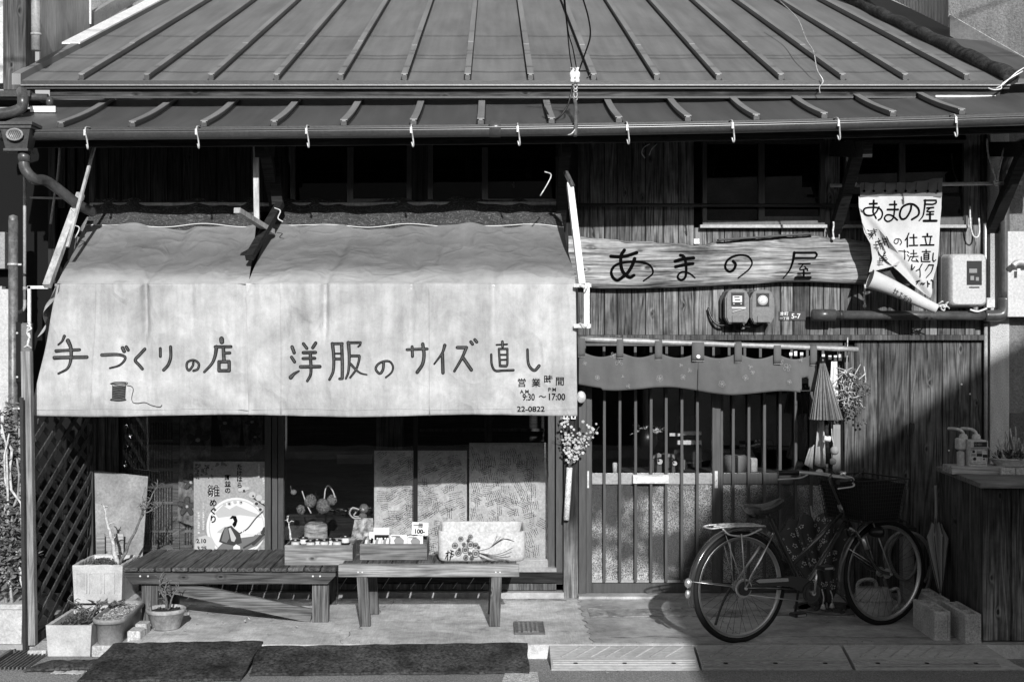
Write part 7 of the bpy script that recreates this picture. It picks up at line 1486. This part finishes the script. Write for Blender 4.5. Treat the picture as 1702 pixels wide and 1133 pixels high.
for k in range(26):
    a = rq.uniform(0, 6.28); r = rq.uniform(.02, .10); p = WC+Vector((r*math.cos(a), rq.uniform(-.04, .03), r*1.25*math.sin(a))); q = WC+Vector((rq.uniform(-.12, .10), rq.uniform(-.05, .05), rq.uniform(-.14, .18))); mb.tube([p, (p+q)/2+Vector((rq.uniform(-.02, .02), 0, rq.uniform(-.02, .02))), q], .0032, 5)
for k in range(14): mb.tube([P(1407, 615, -.14), P(1407, 615, -.14)+Vector((rq.uniform(-.1, .09), rq.uniform(-.03, .03), rq.uniform(-.10, .05)))], .003, 5)
mb.tube([P(1409, 560, -.14), P(1408, 590, -.14), P(1407, 615, -.14)], .004, 5); wr = mb.thing('dried_wreath', m_twigl, 'dried twig and berry wreath hanging right of the paper umbrella', 'wreath')
mb = MB(); L0 = WL[wr.name]
for k in range(240): a = rq.uniform(0, 6.28); r = .115*math.sqrt(rq.random()); mb.ball(WC+Vector((.02+r*math.cos(a), rq.uniform(-.05, .03), -.01+r*1.35*math.sin(a))), rq.uniform(.004, .008), 4)
for px, py in ((1428, 702), (1436, 697), (1432, 704), (1424, 700), (1439, 703)): mb.ball(P(px, py, -.1), .009, 5)
bb = mb.build('berries', m_iron, wr); bb['kind'] = 'stuff'
mb = MB(); leaves(mb, WC, .12, .05, .14, 110, .03, 5); bb = mb.build('dry_leaves', m_leafl, wr); bb['kind'] = 'stuff'
# ============================================================ FLOWERS ON THE POST
fv = empty('wall_flower_tube', P(944, 862, -.11), 'white lattice-patterned flower tube with white blossom sprays fixed to the door post', 'vase'); mb = MB()
mb.tube([P(941.5, 863, -.10), P(944, 820, -.10), P(946.5, 776, -.10)], [.020, .020, .020], 16); mb.build('tube', M('tube_enamel', .62, .4, var=.5, scale=90, bump=.3, bscale=120), fv)
mb = MB(); rq = random.Random(12)
tips = [(933, 690), (941, 700), (948, 712), (971, 702), (980, 712), (996, 708), (962, 735), (950, 730), (940, 725), (975, 725)]
pts_ = []
for (a, b) in tips: p = branch(mb, P(946, 776, -.1), P(a, b, -.14+rq.uniform(-.03, .03)), .0035, .0015, .004, 7, a); pts_ += p[2:]
branch(mb, P(940, 735, -.1), P(921, 722, -.12), .003, .001, .004, 5, 5, 3, .04, .002); mb.build('twigs', m_twig, fv)
for k in range(150):
    c = pts_[rq.randrange(len(pts_))]+Vector((rq.uniform(-.02, .02), rq.uniform(-.035, .01), rq.uniform(-.02, .02))); 
    if k % 3 == 0: mbp = MB()
    nn = Vector((rq.uniform(-.6, .6), -1, rq.uniform(-.3, .7))).normalized(); e1 = nn.orthogonal().normalized(); e2 = nn.cross(e1); r = rq.uniform(.006, .0115)
    for q in range(5): a = q*1.257; o_ = c+(e1*math.cos(a)+e2*math.sin(a))*r*.6; mbp.add([o_+(e1*math.cos(b)+e2*math.sin(b))*r*.52+nn*.004*math.sin(b*2) for b in (0, 1.05, 2.1, 3.14, 4.2, 5.2)], [(0, 1, 2, 3, 4, 5)])
    if k % 3 == 2: mbp.build('blossom', m_petal, fv)
for px in (940, 953):
    mb = MB(); mb.pbox(px-4, 686, px+4, 696, -.09, -.061, b=.002); t_ = mb.thing('small_plaque', m_cer, 'small white plate fixed at the top of the door post, the %s of two' % ('left' if px == 940 else 'right'), 'sign')
    mb = MB(); mb.pbox(px-1.5, 688, px+2, 694, -.093, -.0905); mb.build('mark', m_ink, t_)
mb = MB(); mb.lathe([(.001, -.01), (.028, -.008), (.032, 0)], P(966, 659, -.09), 16, 'Y', sy=1.3); mb.thing('oval_bell', m_galv, 'oval metal disc on the door post just right of the awning', 'bell')
# ============================================================ HOSE, TAP, WATERING CAN, BLOCKS, COUNTER
tpx = empty('water_tap', P(1512, 1000, -.28), 'standing water pipe with tap and timber cap behind the front wheel', 'tap'); mb = MB(); mb.bbox(X(1501, -.30), X(1520, -.30), -.30, -.22, 0, Z(887, -.30), b=.004); mb.build('stand', m_alul, tpx)
mb = MB(); mb.pbox(1500, 876, 1524, 886, -.33, -.2, b=.003); mb.build('cap', m_beam, tpx); mb = MB(); mb.tube([P(1519, 884, -.36), P(1520, 900, -.36)], .012, 10); mb.tube([P(1521, 898, -.37), P(1523, 915, -.37)], .019, 10); mb.ball(P(1519, 888, -.36), .018, 8); mb.build('faucet', m_chrome, tpx)
hs = MB()
def H(px, py, Y=-.4): return P(px, py, Y)
hs.ctube([H(1520, 915), H(1527, 935), H(1520, 960), H(1504, 978)] if 0 else [H(1522, 912), H(1526, 925), H(1520, 948), H(1505, 962), H(1490, 955), H(1479, 935), H(1478, 915), H(1488, 895), H(1505, 885), H(1525, 888), H(1541, 905), H(1548, 930), H(1547, 955), H(1540, 978), H(1530, 990)], .0125, 10, 6)
hs.ctube([H(1474, 945, -.44), H(1470, 920, -.44), H(1478, 898, -.44), H(1495, 884, -.44), H(1510, 882, -.44)], .0125, 10)
hs2 = MB(); hs2.ctube([H(1547, 940, -.36), H(1542, 958, -.36), H(1536, 966, -.36)], .0125, 10); hs2.thing('hose_end', m_hose, 'short cut hose end hanging beside the coiled garden hose', 'hose')
hs.ctube([H(1470, 960, -.5), H(1474, 975, -.5), H(1484, 990, -.5), H(1500, 997, -.5)], .0125, 10, 6); hs3 = MB(); hs3.ctube([H(1352, 960, -.45), H(1370, 968, -.45), H(1395, 985, -.45), H(1410, 1000, -.45)], .012, 8); hs3.thing('hose_end', m_hose, 'grey hose running low behind the bicycle to the flowered umbrella', 'hose')
ho = hs.thing('garden_hose', m_hose, 'grey garden hose coiled round the tap behind the front wheel', 'hose')
wc = empty('watering_can', P(1450, 1017, -.7), 'pale oval plastic watering can seen through the front wheel', 'watering can'); YC = -.7; cx_, s_ = X(1451, YC), sc(YC); w_ = (1482-1421)/s_/2
z0, z1 = 0.0, Z(970, YC)-.02; h_ = z1-z0
mb = MB(); mb.lathe([(.001, 0), (w_*.9, 0), (w_*.98, .012), (w_, .04), (w_*1.0, h_*.72), (w_*.95, h_*.9), (w_*.8, h_), (w_*.3, h_+.002), (.001, h_+.002)], (cx_, YC, z0), 32, sy=.62); mb.build('body', m_can, wc)
mb = MB(); mb.ctube([(cx_-w_*.85, YC, h_*.8), (cx_-w_*.8, YC, h_*1.15), (cx_-w_*.3, YC, h_*1.27), (cx_+w_*.1, YC, h_*1.2), (cx_+w_*.2, YC, h_*1.0)], .012, 8); mb.ctube([(cx_+w_*.9, YC, h_*.9), (cx_+w_*1.35, YC, h_*.95), (cx_+w_*1.4, YC, h_*.5), (cx_+w_*.95, YC, h_*.2)], .011, 8); mb.build('handle', m_can, wc)
mb = MB(); mb.tube([(cx_-w_*.9, YC, h_*.3), (cx_-w_*1.5, YC-.02, h_*.75), (cx_-w_*1.75, YC-.03, h_*.95)], [.028, .018, .014], 10); mb.build('spout', m_can, wc)
for k in range(13): a = math.pi+math.pi*(k+.5)/13; mb = MB(); mb.ball((cx_+w_*1.0*math.cos(a), YC+w_*.62*math.sin(a), h_*.62), .009, 5, sz=1.3); mb.build('embossed_mark', m_can, wc)
def block(A, ang, lab, marks=False, L_=.39, H_=.175):
    t = empty('concrete_block', A, lab, 'block', 'concrete blocks by the counter'); m_ = Matrix.Translation(A) @ Matrix.Rotation(ang, 4, 'Z'); W_ = .10   # A: front-left corner, length runs back
    ys = [0, .03, .115, .15, .24, .275, .36, L_]; hx0, hx1 = .022, .080; vs = MB()
    # outer shell with three vertical cores: build as walls
    for a, b in ((0, hx0), (hx1, W_)): vs.bbox(a, b, 0.012 if a else .0, L_-.0, 0, H_, b=.003, m=m_)
    for a, b in ((0.012, .035), (.125, .15), (.24, .265), (.355, L_-.01)): vs.box(hx0+.0005, hx1-.0005, a, b, .0, H_-.003, m=m_)
    vs.box(hx0+.0005, hx1-.0005, .035, .355, .0, H_-.11, m=m_); sl_ = MB(); sl_.box(hx0+.001, hx1-.001, .036, .354, H_-.109, H_-.03, m=m_); vs.build('body', m_block, t); sl_ = sl_.build('core_shade', m_dark, t); return t  # dark fill in the cores stands in for the shade inside them
block(Vector((X(1553, -1.35), -1.35, 0)), .0, 'left one of the two front concrete blocks beside the bicycle'); block(Vector((X(1604, -1.42), -1.42, 0)), .0, 'right one of the two front concrete blocks, against the dark counter'); block(Vector((X(1604, -1.42)-.035, -1.00, 0)), .0, 'rear concrete block, in line behind the right one, with the grey umbrella in it')
ct = empty('wooden_counter', (3.3, -.9, 0), 'tall dark weathered board counter at the right edge', 'counter')
CXX, CYY, CZ = X(1634, -1.38), -1.38, Z(809, -1.38)
pw = [0, .20, .40, .62, .86]
x = CXX
for k, w_ in enumerate((.165, .03, .17, .19, .2)):
    mb = MB(); mb.bbox(x+.001, x+w_-.002, CYY+(.0 if k != 1 else -.008), CYY+.02, .012, CZ-.001, b=.003); mb.build('board', wood('counter_wood', .01, .24, 'Z', per=.3, stain=1.6, zr=(.35, .95, 1.5, .3)) if k == 0 else bpy.data.materials['counter_wood'], ct); x += w_
y = CYY+.021; rot_ = Matrix.Translation((CXX, CYY, 0)) @ Matrix.Rotation(R(-4.6), 4, 'Z') @ Matrix.Translation((-CXX, -CYY, 0))
for k in range(7): mb = MB(); mb.bbox(CXX+.002, CXX+.022, y+.002, y+.135, .012, CZ-.001, b=.003, m=rot_); mb.build('side_board', m_boarddk, ct); y += .137
mb = MB(); mb.bbox(CXX+.11, 4.6, CYY+.03, -.42, .0, CZ-.002); mb.build('core', m_dark, ct)
mb = MB(); mb.prism([(CXX-.03, CYY-.04), (4.6, CYY-.04), (4.6, -.40), (X(1556, -.40)+.0, -.40)], CZ, CZ+.028, 'Z'); mb.build('top', wood('counter_top', .08, .3, 'X', per=.1), ct)
CT = CZ+.028
mb = MB(); mb.bbox(X(1580, -.9), X(1668, -.9), -.92, -.75, CT, CT+.05, b=.003); mb.thing('timber_block', m_crate, 'short timber lying on the counter under the gas meter', 'timber')
for k, (a, b, l_) in enumerate(((1664, 1688, 'left'), (1689, 1715, 'right'))): mb = MB(); mb.bbox(X(a, -.95), X(b, -.95), -.95, -.8, CT, CT+.042, b=.003); mb.thing('brick', m_block, 'small flat brick on the counter under the white trough, the %s of two' % l_, 'brick')
gm = empty('gas_meter', P(1622, 782, -.85), 'pale gas meter with two bent pipes on top, standing on the counter', 'meter'); YG = -.9; sG = sc(YG)
gx = lambda p: X(1560+p/8.092, YG); gz_ = lambda q: Z(690+q/8.092, YG)
mb = MB(); mb.bbox(gx(405), gx(660), YG, YG+.10, gz_(750), gz_(330), b=.006); mb.build('body', m_gas, gm)
mb = MB(); mb.bbox(gx(298), gx(404), YG+.035, YG+.11, gz_(470), gz_(310), b=.008); mb.bbox(gx(312), gx(390), YG+.03, YG+.10, gz_(730), gz_(480), b=.012); mb.build('rear_case', m_gas, gm)
mb = MB(); mb.bbox(gx(415), gx(655), YG-.016, YG-.0005, gz_(432), gz_(335), b=.004); mb.build('index_cover', m_gas, gm); mb = MB(); mb.box(gx(460), gx(638), YG-.0185, YG-.0162, gz_(415), gz_(350)); mb.build('index_window', m_blackm, gm)
text('00481', 1560+470/8.092, 690+402/8.092, 6, YG-.019, gm, 'index_digits', m_mid, off=.001)
mb = MB(); mb.bbox(gx(418), gx(650), YG-.010, YG-.0005, gz_(640), gz_(448), b=.01); mb.build('front_plate', M('gas_plate', .5, .5, var=.06), gm)
for a, b, c, d, m_ in ((505, 470, 575, 505, m_mid), (505, 508, 575, 545, m_blackm), (440, 510, 490, 540, m_mid), (585, 520, 645, 560, m_blackm)): mb = MB(); mb.box(gx(a), gx(c), YG-.0125, YG-.0102, gz_(d), gz_(b)); mb.build('label_plate', m_, gm)
for a, b, r in ((463, 480, .008), (478, 578, .009), (603, 582, .005)): mb = MB(); mb.lathe([(.001, -.004), (r, -.004), (r*1.1, 0)], (gx(a), YG-.010, gz_(b)), 12, 'Y'); mb.build('knob', m_blackm, gm)
for a in (380, 555):
    mb = MB(); mb.lathe([(.026, 0), (.026, .02), (.022, .022), (.022, .03), (.012, .032)], (gx(a), YG+.06, gz_(325)), 16); mb.build('coupling', m_gas, gm); mb = MB(); mb.ctube([(gx(a), YG+.06, gz_(300)), (gx(a)-.002, YG+.06, gz_(240)), (gx(a)-.02, YG+.07, gz_(200)), (gx(a)-.045, YG+.09, gz_(190)), (gx(a)-.06, YG+.15, gz_(195))], .010, 10); mb.build('pipe', m_galv, gm)
mb = MB(); mb.tube([P(1580, 778, -.7), P(1600, 786, -.78)], [.014, .02], 8); mb.thing('pipe_end', m_pipe, 'short dark pipe end behind the gas meter', 'pipe')
tr = empty('white_trough', P(1680, 788, -.85), 'shallow white oval trough with succulents at the right edge of the counter', 'planter'); xc, zc = X(1685, -.85), CT+.043; mb = MB()
mb.lathe([(.001, 0), (.11, 0), (.125, .012), (.15, .045), (.158, .048), (.158, .054), (.148, .054), (.14, .04), (.001, .04)], (xc, -.86, zc), 28, sy=.55); mb.build('trough', M('trough_white', .5, .5, var=.1), tr)
mb = MB(); leaves(mb, (xc, -.86, zc+.07), .13, .07, .04, 420, .035, 9); mb.thing('trough_greens', m_leaf, 'dark small leaves growing in the white trough on the counter', 'plant')
mb = MB(); rq = random.Random(6)
for k in range(34):
    x_ = xc+rq.uniform(-.12, .13); hh = rq.uniform(.06, .2) if x_ > xc-.06 else rq.uniform(.04, .12); branch(mb, (x_, -.88+rq.uniform(-.04, .04), zc+.05), (x_+rq.uniform(-.05, .04), -.88+rq.uniform(-.05, .05), zc+.05+hh), .006, .004, .004, 5, k)
mb.thing('finger_succulent', m_leafl, 'pale finger-like succulent stalks standing in the white trough', 'plant')
# right edge: metal panel, valve, meter side terminal
mb = MB(); mb.pbox(1675, 384, 1702+40, 526, -.16, -.06, b=.003); t_ = mb.thing('metal_panel', m_gas, 'flat grey metal cabinet side at the right edge behind the vertical pipe', 'cabinet')
mb = MB(); mb.ctube([P(1684, 441, -.22), P(1690, 436, -.22), P(1702, 436, -.22), P(1730, 436, -.22)], .02, 12); mb.bar(P(1693, 446, -.2), P(1693, 456, -.2), .02, .01); mb.thing('valve_pipe', m_galv, 'short bright bent pipe end on the metal cabinet at the right edge', 'pipe')
mb = MB(); mb.pbox(1640, 494, 1654, 511, -.12, -.06, b=.003); mb.thing('pipe_bracket', m_galv, 'small bright bracket between the pale meter box and the vertical pipe', 'bracket')
mb = MB(); mb.pbox(1637, 370, 1640, 430, -.05, -.02); mb.pbox(1655, 350, 1658, 462, -.05, -.02); mb.thing('white_edge_strips', m_white, 'narrow white strips on the wall corner beside the vertical pipe', 'trim')
mb = MB(); mb.ctube([P(1612, 342, -.1), P(1613, 372, -.1), P(1617, 390, -.1), P(1624, 394, -.1), P(1628, 384, -.1), P(1627, 362, -.1)], .006, 6, 5); mb.thing('hook_rope', m_rope, 'white looped cord hanging right of the cloth banner', 'rope')
for px, py, l_ in ((1598, 638, 'upper'), (1612, 654, 'middle'), (1577, 748, 'lower')): mb = MB(); mb.lathe([(.001, -.008), (.006, -.006), (.007, 0)], P(px, py, .0), 8, 'Y'); mb.thing('nail', m_wht, 'bright nail head in the dark boards, the %s of three' % l_, 'nail')
mb = MB(); mb.ctube([P(1507, 705, -.02), P(1508, 722, -.02), P(1513, 726, -.02), P(1518, 718, -.02), P(1519, 704, -.02), P(1512, 702, -.02)], .004, 6, 4); mb.thing('iron_ring', m_dkmetal, 'small iron loop hanging on the dark boards above the counter', 'hook')
# ============================================================ INSULATORS AND SERVICE WIRES at the eave
IY = -.75; ins = empty('wire_anchor', P(956, 165, IY), 'rusty hook and chain that carry two white ceramic insulators above the gutter', 'hook')
mb = MB(); mb.ctube([P(955, 166, IY), P(957, 175, IY-.1), P(957, 190, IY-.25), P(957, 210, -1.1), P(956, 226, -1.12)], .012, 8); mb.build('arm', m_iron, ins)
for k in range(4): mb = MB(); c = P(956.5, 143+k*7, -.75); mb.tube([c+Vector((.011*math.cos(a), .011*math.sin(a) if k % 2 else 0, .02*math.sin(a) if not k % 2 else .02*math.sin(a)*.6)) for a in [j*.63 for j in range(11)]], .0035, 5, cap=False); mb.build('chain_link', m_galv, ins)
for px, l_ in ((951.5, 'left'), (959.5, 'right')):
    mb = MB(); c = P(px, 124, -.78); mb.lathe([(.001, .045), (.014, .045), (.016, .03), (.010, .024), (.018, .012), (.018, -.014), (.010, -.022), (.015, -.03), (.015, -.05), (.001, -.05)], c, 14); mb.thing('insulator', m_cer, 'white ceramic insulator at the eave, the %s of two' % l_, 'insulator')
for pts, r, lab in (([(951, 114), (947, 90), (942, 40), (936, -10), (930, -60)], .004, 'left one of the two wires rising from the insulators'), ([(958, 112), (952, 80), (944, 50), (938, -10), (934, -60)], .004, 'right one of the two wires rising from the insulators'), ([(962, 118), (972, 90), (981, 60), (978, 30), (968, -5), (950, -60)], .005, 'curving service wire that swings right above the insulators')):
    mb = MB(); mb.ctube([P(a, b, -.80-.004*(114-b)) for a, b in pts], r, 6, 6); mb.thing('service_wire', m_blackm, lab, 'wire')
mb = MB(); mb.ctube([P(952, 140, -.8), P(948, 160, -.8), P(942, 178, -.82), P(930, 194, -.84), (P(920, 199, -.86)), P(913, 193, -.84), P(905, 178, -.7)], .006, 7, 6); mb.ctube([P(962, 118, -.78), P(978, 118, -.8), P(981, 124, -.8), P(975, 130, -.8)], .004, 6, 4); mb.thing('looped_cable', m_blackm, 'dark cable looping down from the insulators onto the lower roof', 'cable')
mb = MB(); mb.ctube([P(944, 224, -1.1), P(950, 222, -1.12), P(956, 215, -1.12)], .004, 5); mb.thing('loose_wire_end', m_rope, 'pale loose wire end under the gutter by the hook', 'wire')
mb = MB(); mb.ctube([P(1072, 262, -.3), P(1067, 254, -.3), P(1070, 245, -.3), P(1080, 239, -.3)], .0035, 5); mb.ctube([P(1079, 258, -.3), P(1083, 248, -.3), P(1092, 239, -.3)], .0035, 5); mb.thing('wire_scrap', m_rope, 'pale bent wire scraps hanging under the lower eave', 'wire')
mb = MB(); mb.ctube([P(1655, 147, -.3), P(1667, 140, -.3), P(1690, 120, -.3), P(1710, 108, -.3)], .005, 6); mb.ctube([P(1642, 146, -.3), P(1652, 149, -.3), P(1664, 147, -.3), P(1667, 138, -.3), P(1700, 118, -.3)], .005, 6); mb.thing('galvanised_tie', m_galv, 'bright twisted wire tied to the right end of the upper eave', 'wire')
mb = MB(); mb.ctube([P(1295, 0, 1.5), P(1325, 30, .9), P(1340, 65, .3), P(1352, 85, .0), P(1358, 115, -.22), P(1368, 134, -.26), P(1362, 145, -.25), P(1363, 155, -.24)], .0035, 5, 6); mb.thing('thin_wire', m_galv, 'thin loose wire lying down the upper roof right of centre', 'wire')

# ============================================================ CRACKS, GRIT AND FALLEN LEAVES
m_crack = flat('crack_dirt', .03, .95, 0); rq = random.Random(77)
def crack(a, b, w_, amp, n, z, seed):
    r_ = random.Random(seed); a = Vector(a); b = Vector(b); d = (b-a); nn = Vector((-d.y, d.x, 0)).normalized(); pts = []; off = 0
    for i in range(n+1): off = off*.7+r_.uniform(-amp, amp); pts.append(a+d*i/n+nn*off)
    mb = MB(); L_ = []; R_ = []
    for i, p in enumerate(pts): h = w_*r_.uniform(.3, 1)/2; L_.append(p+nn*h+Vector((0, 0, z))); R_.append(p-nn*h+Vector((0, 0, z)))
    mb.add(L_+R_, [(i, i+1, n+2+i, n+1+i) for i in range(n)]); struct(mb.build('crack', m_crack))
crack((-.9, KY, 0), (-.7, -.1, 0), .004, .03, 30, .004, 1); crack((-2.0, -.5, 0), (-.9, -.75, 0), .004, .03, 30, .004, 3)
crack((.7, -1.25, 0), (3.6, -1.28, 0), .008, .015, 90, .0075, 4); crack((1.5, KY, 0), (1.42, -.5, 0), .004, .02, 30, .0075, 6); crack((-2.1, -.17, 0), (.5, -.13, 0), .014, .012, 80, .004, 7)
g = MB()
for i in range(1500):
    t = rq.random(); k = rq.random()
    if k < .45: x_, y_, z_ = rq.uniform(-2.7, 3.9), rq.gauss(-1.74, .03), RZ+.002
    elif k < .6: x_, y_, z_ = rq.uniform(-2.1, 3.4), rq.gauss(-1.40, .02), .006
    elif k < .8: x_, y_, z_ = rq.uniform(-2.1, 3.9), rq.uniform(-1.4, -.1), .007
    else: x_, y_, z_ = rq.uniform(-3, 4), rq.uniform(-2.3, -1.75), RZ+.002
    if y_ < KY and y_ > -1.73 and z_ > 0: continue
    r_ = rq.uniform(.0015, .005)*(1.5 if rq.random() < .1 else 1); c = Vector((x_, y_, z_+r_*.4)); q = [c+Vector((rq.uniform(-1, 1), rq.uniform(-1, 1), rq.uniform(-.5, .8)))*r_ for _ in range(4)]; g.add(q, [(0, 1, 2), (0, 2, 3), (0, 3, 1), (1, 2, 3)])
gg = g.build('grit', M('grit', .22, .95, var=.8, scale=60)); gg['kind'] = 'stuff'; gg['label'] = 'small grit and crumbs scattered along the kerb and pavement'
g = MB()
for i in range(70):
    k = rq.random(); x_, y_, z_ = (rq.uniform(-2.1, -1.2), rq.uniform(-1.3, -.3), .006) if k < .5 else (rq.uniform(.5, 3.6), rq.uniform(-.5, -.15), .01) if k < .8 else (rq.uniform(-3, 3), rq.gauss(-1.76, .04), RZ+.003)
    leaves(g, (x_, y_, z_+.003), .001, .001, .001, 1, .028, i)
for v in g.v: v.z = max(v.z, RZ+.002)
gg = g.build('fallen_leaves', m_leafl); gg['kind'] = 'stuff'; gg['label'] = 'dry fallen leaves scattered on the pavement'
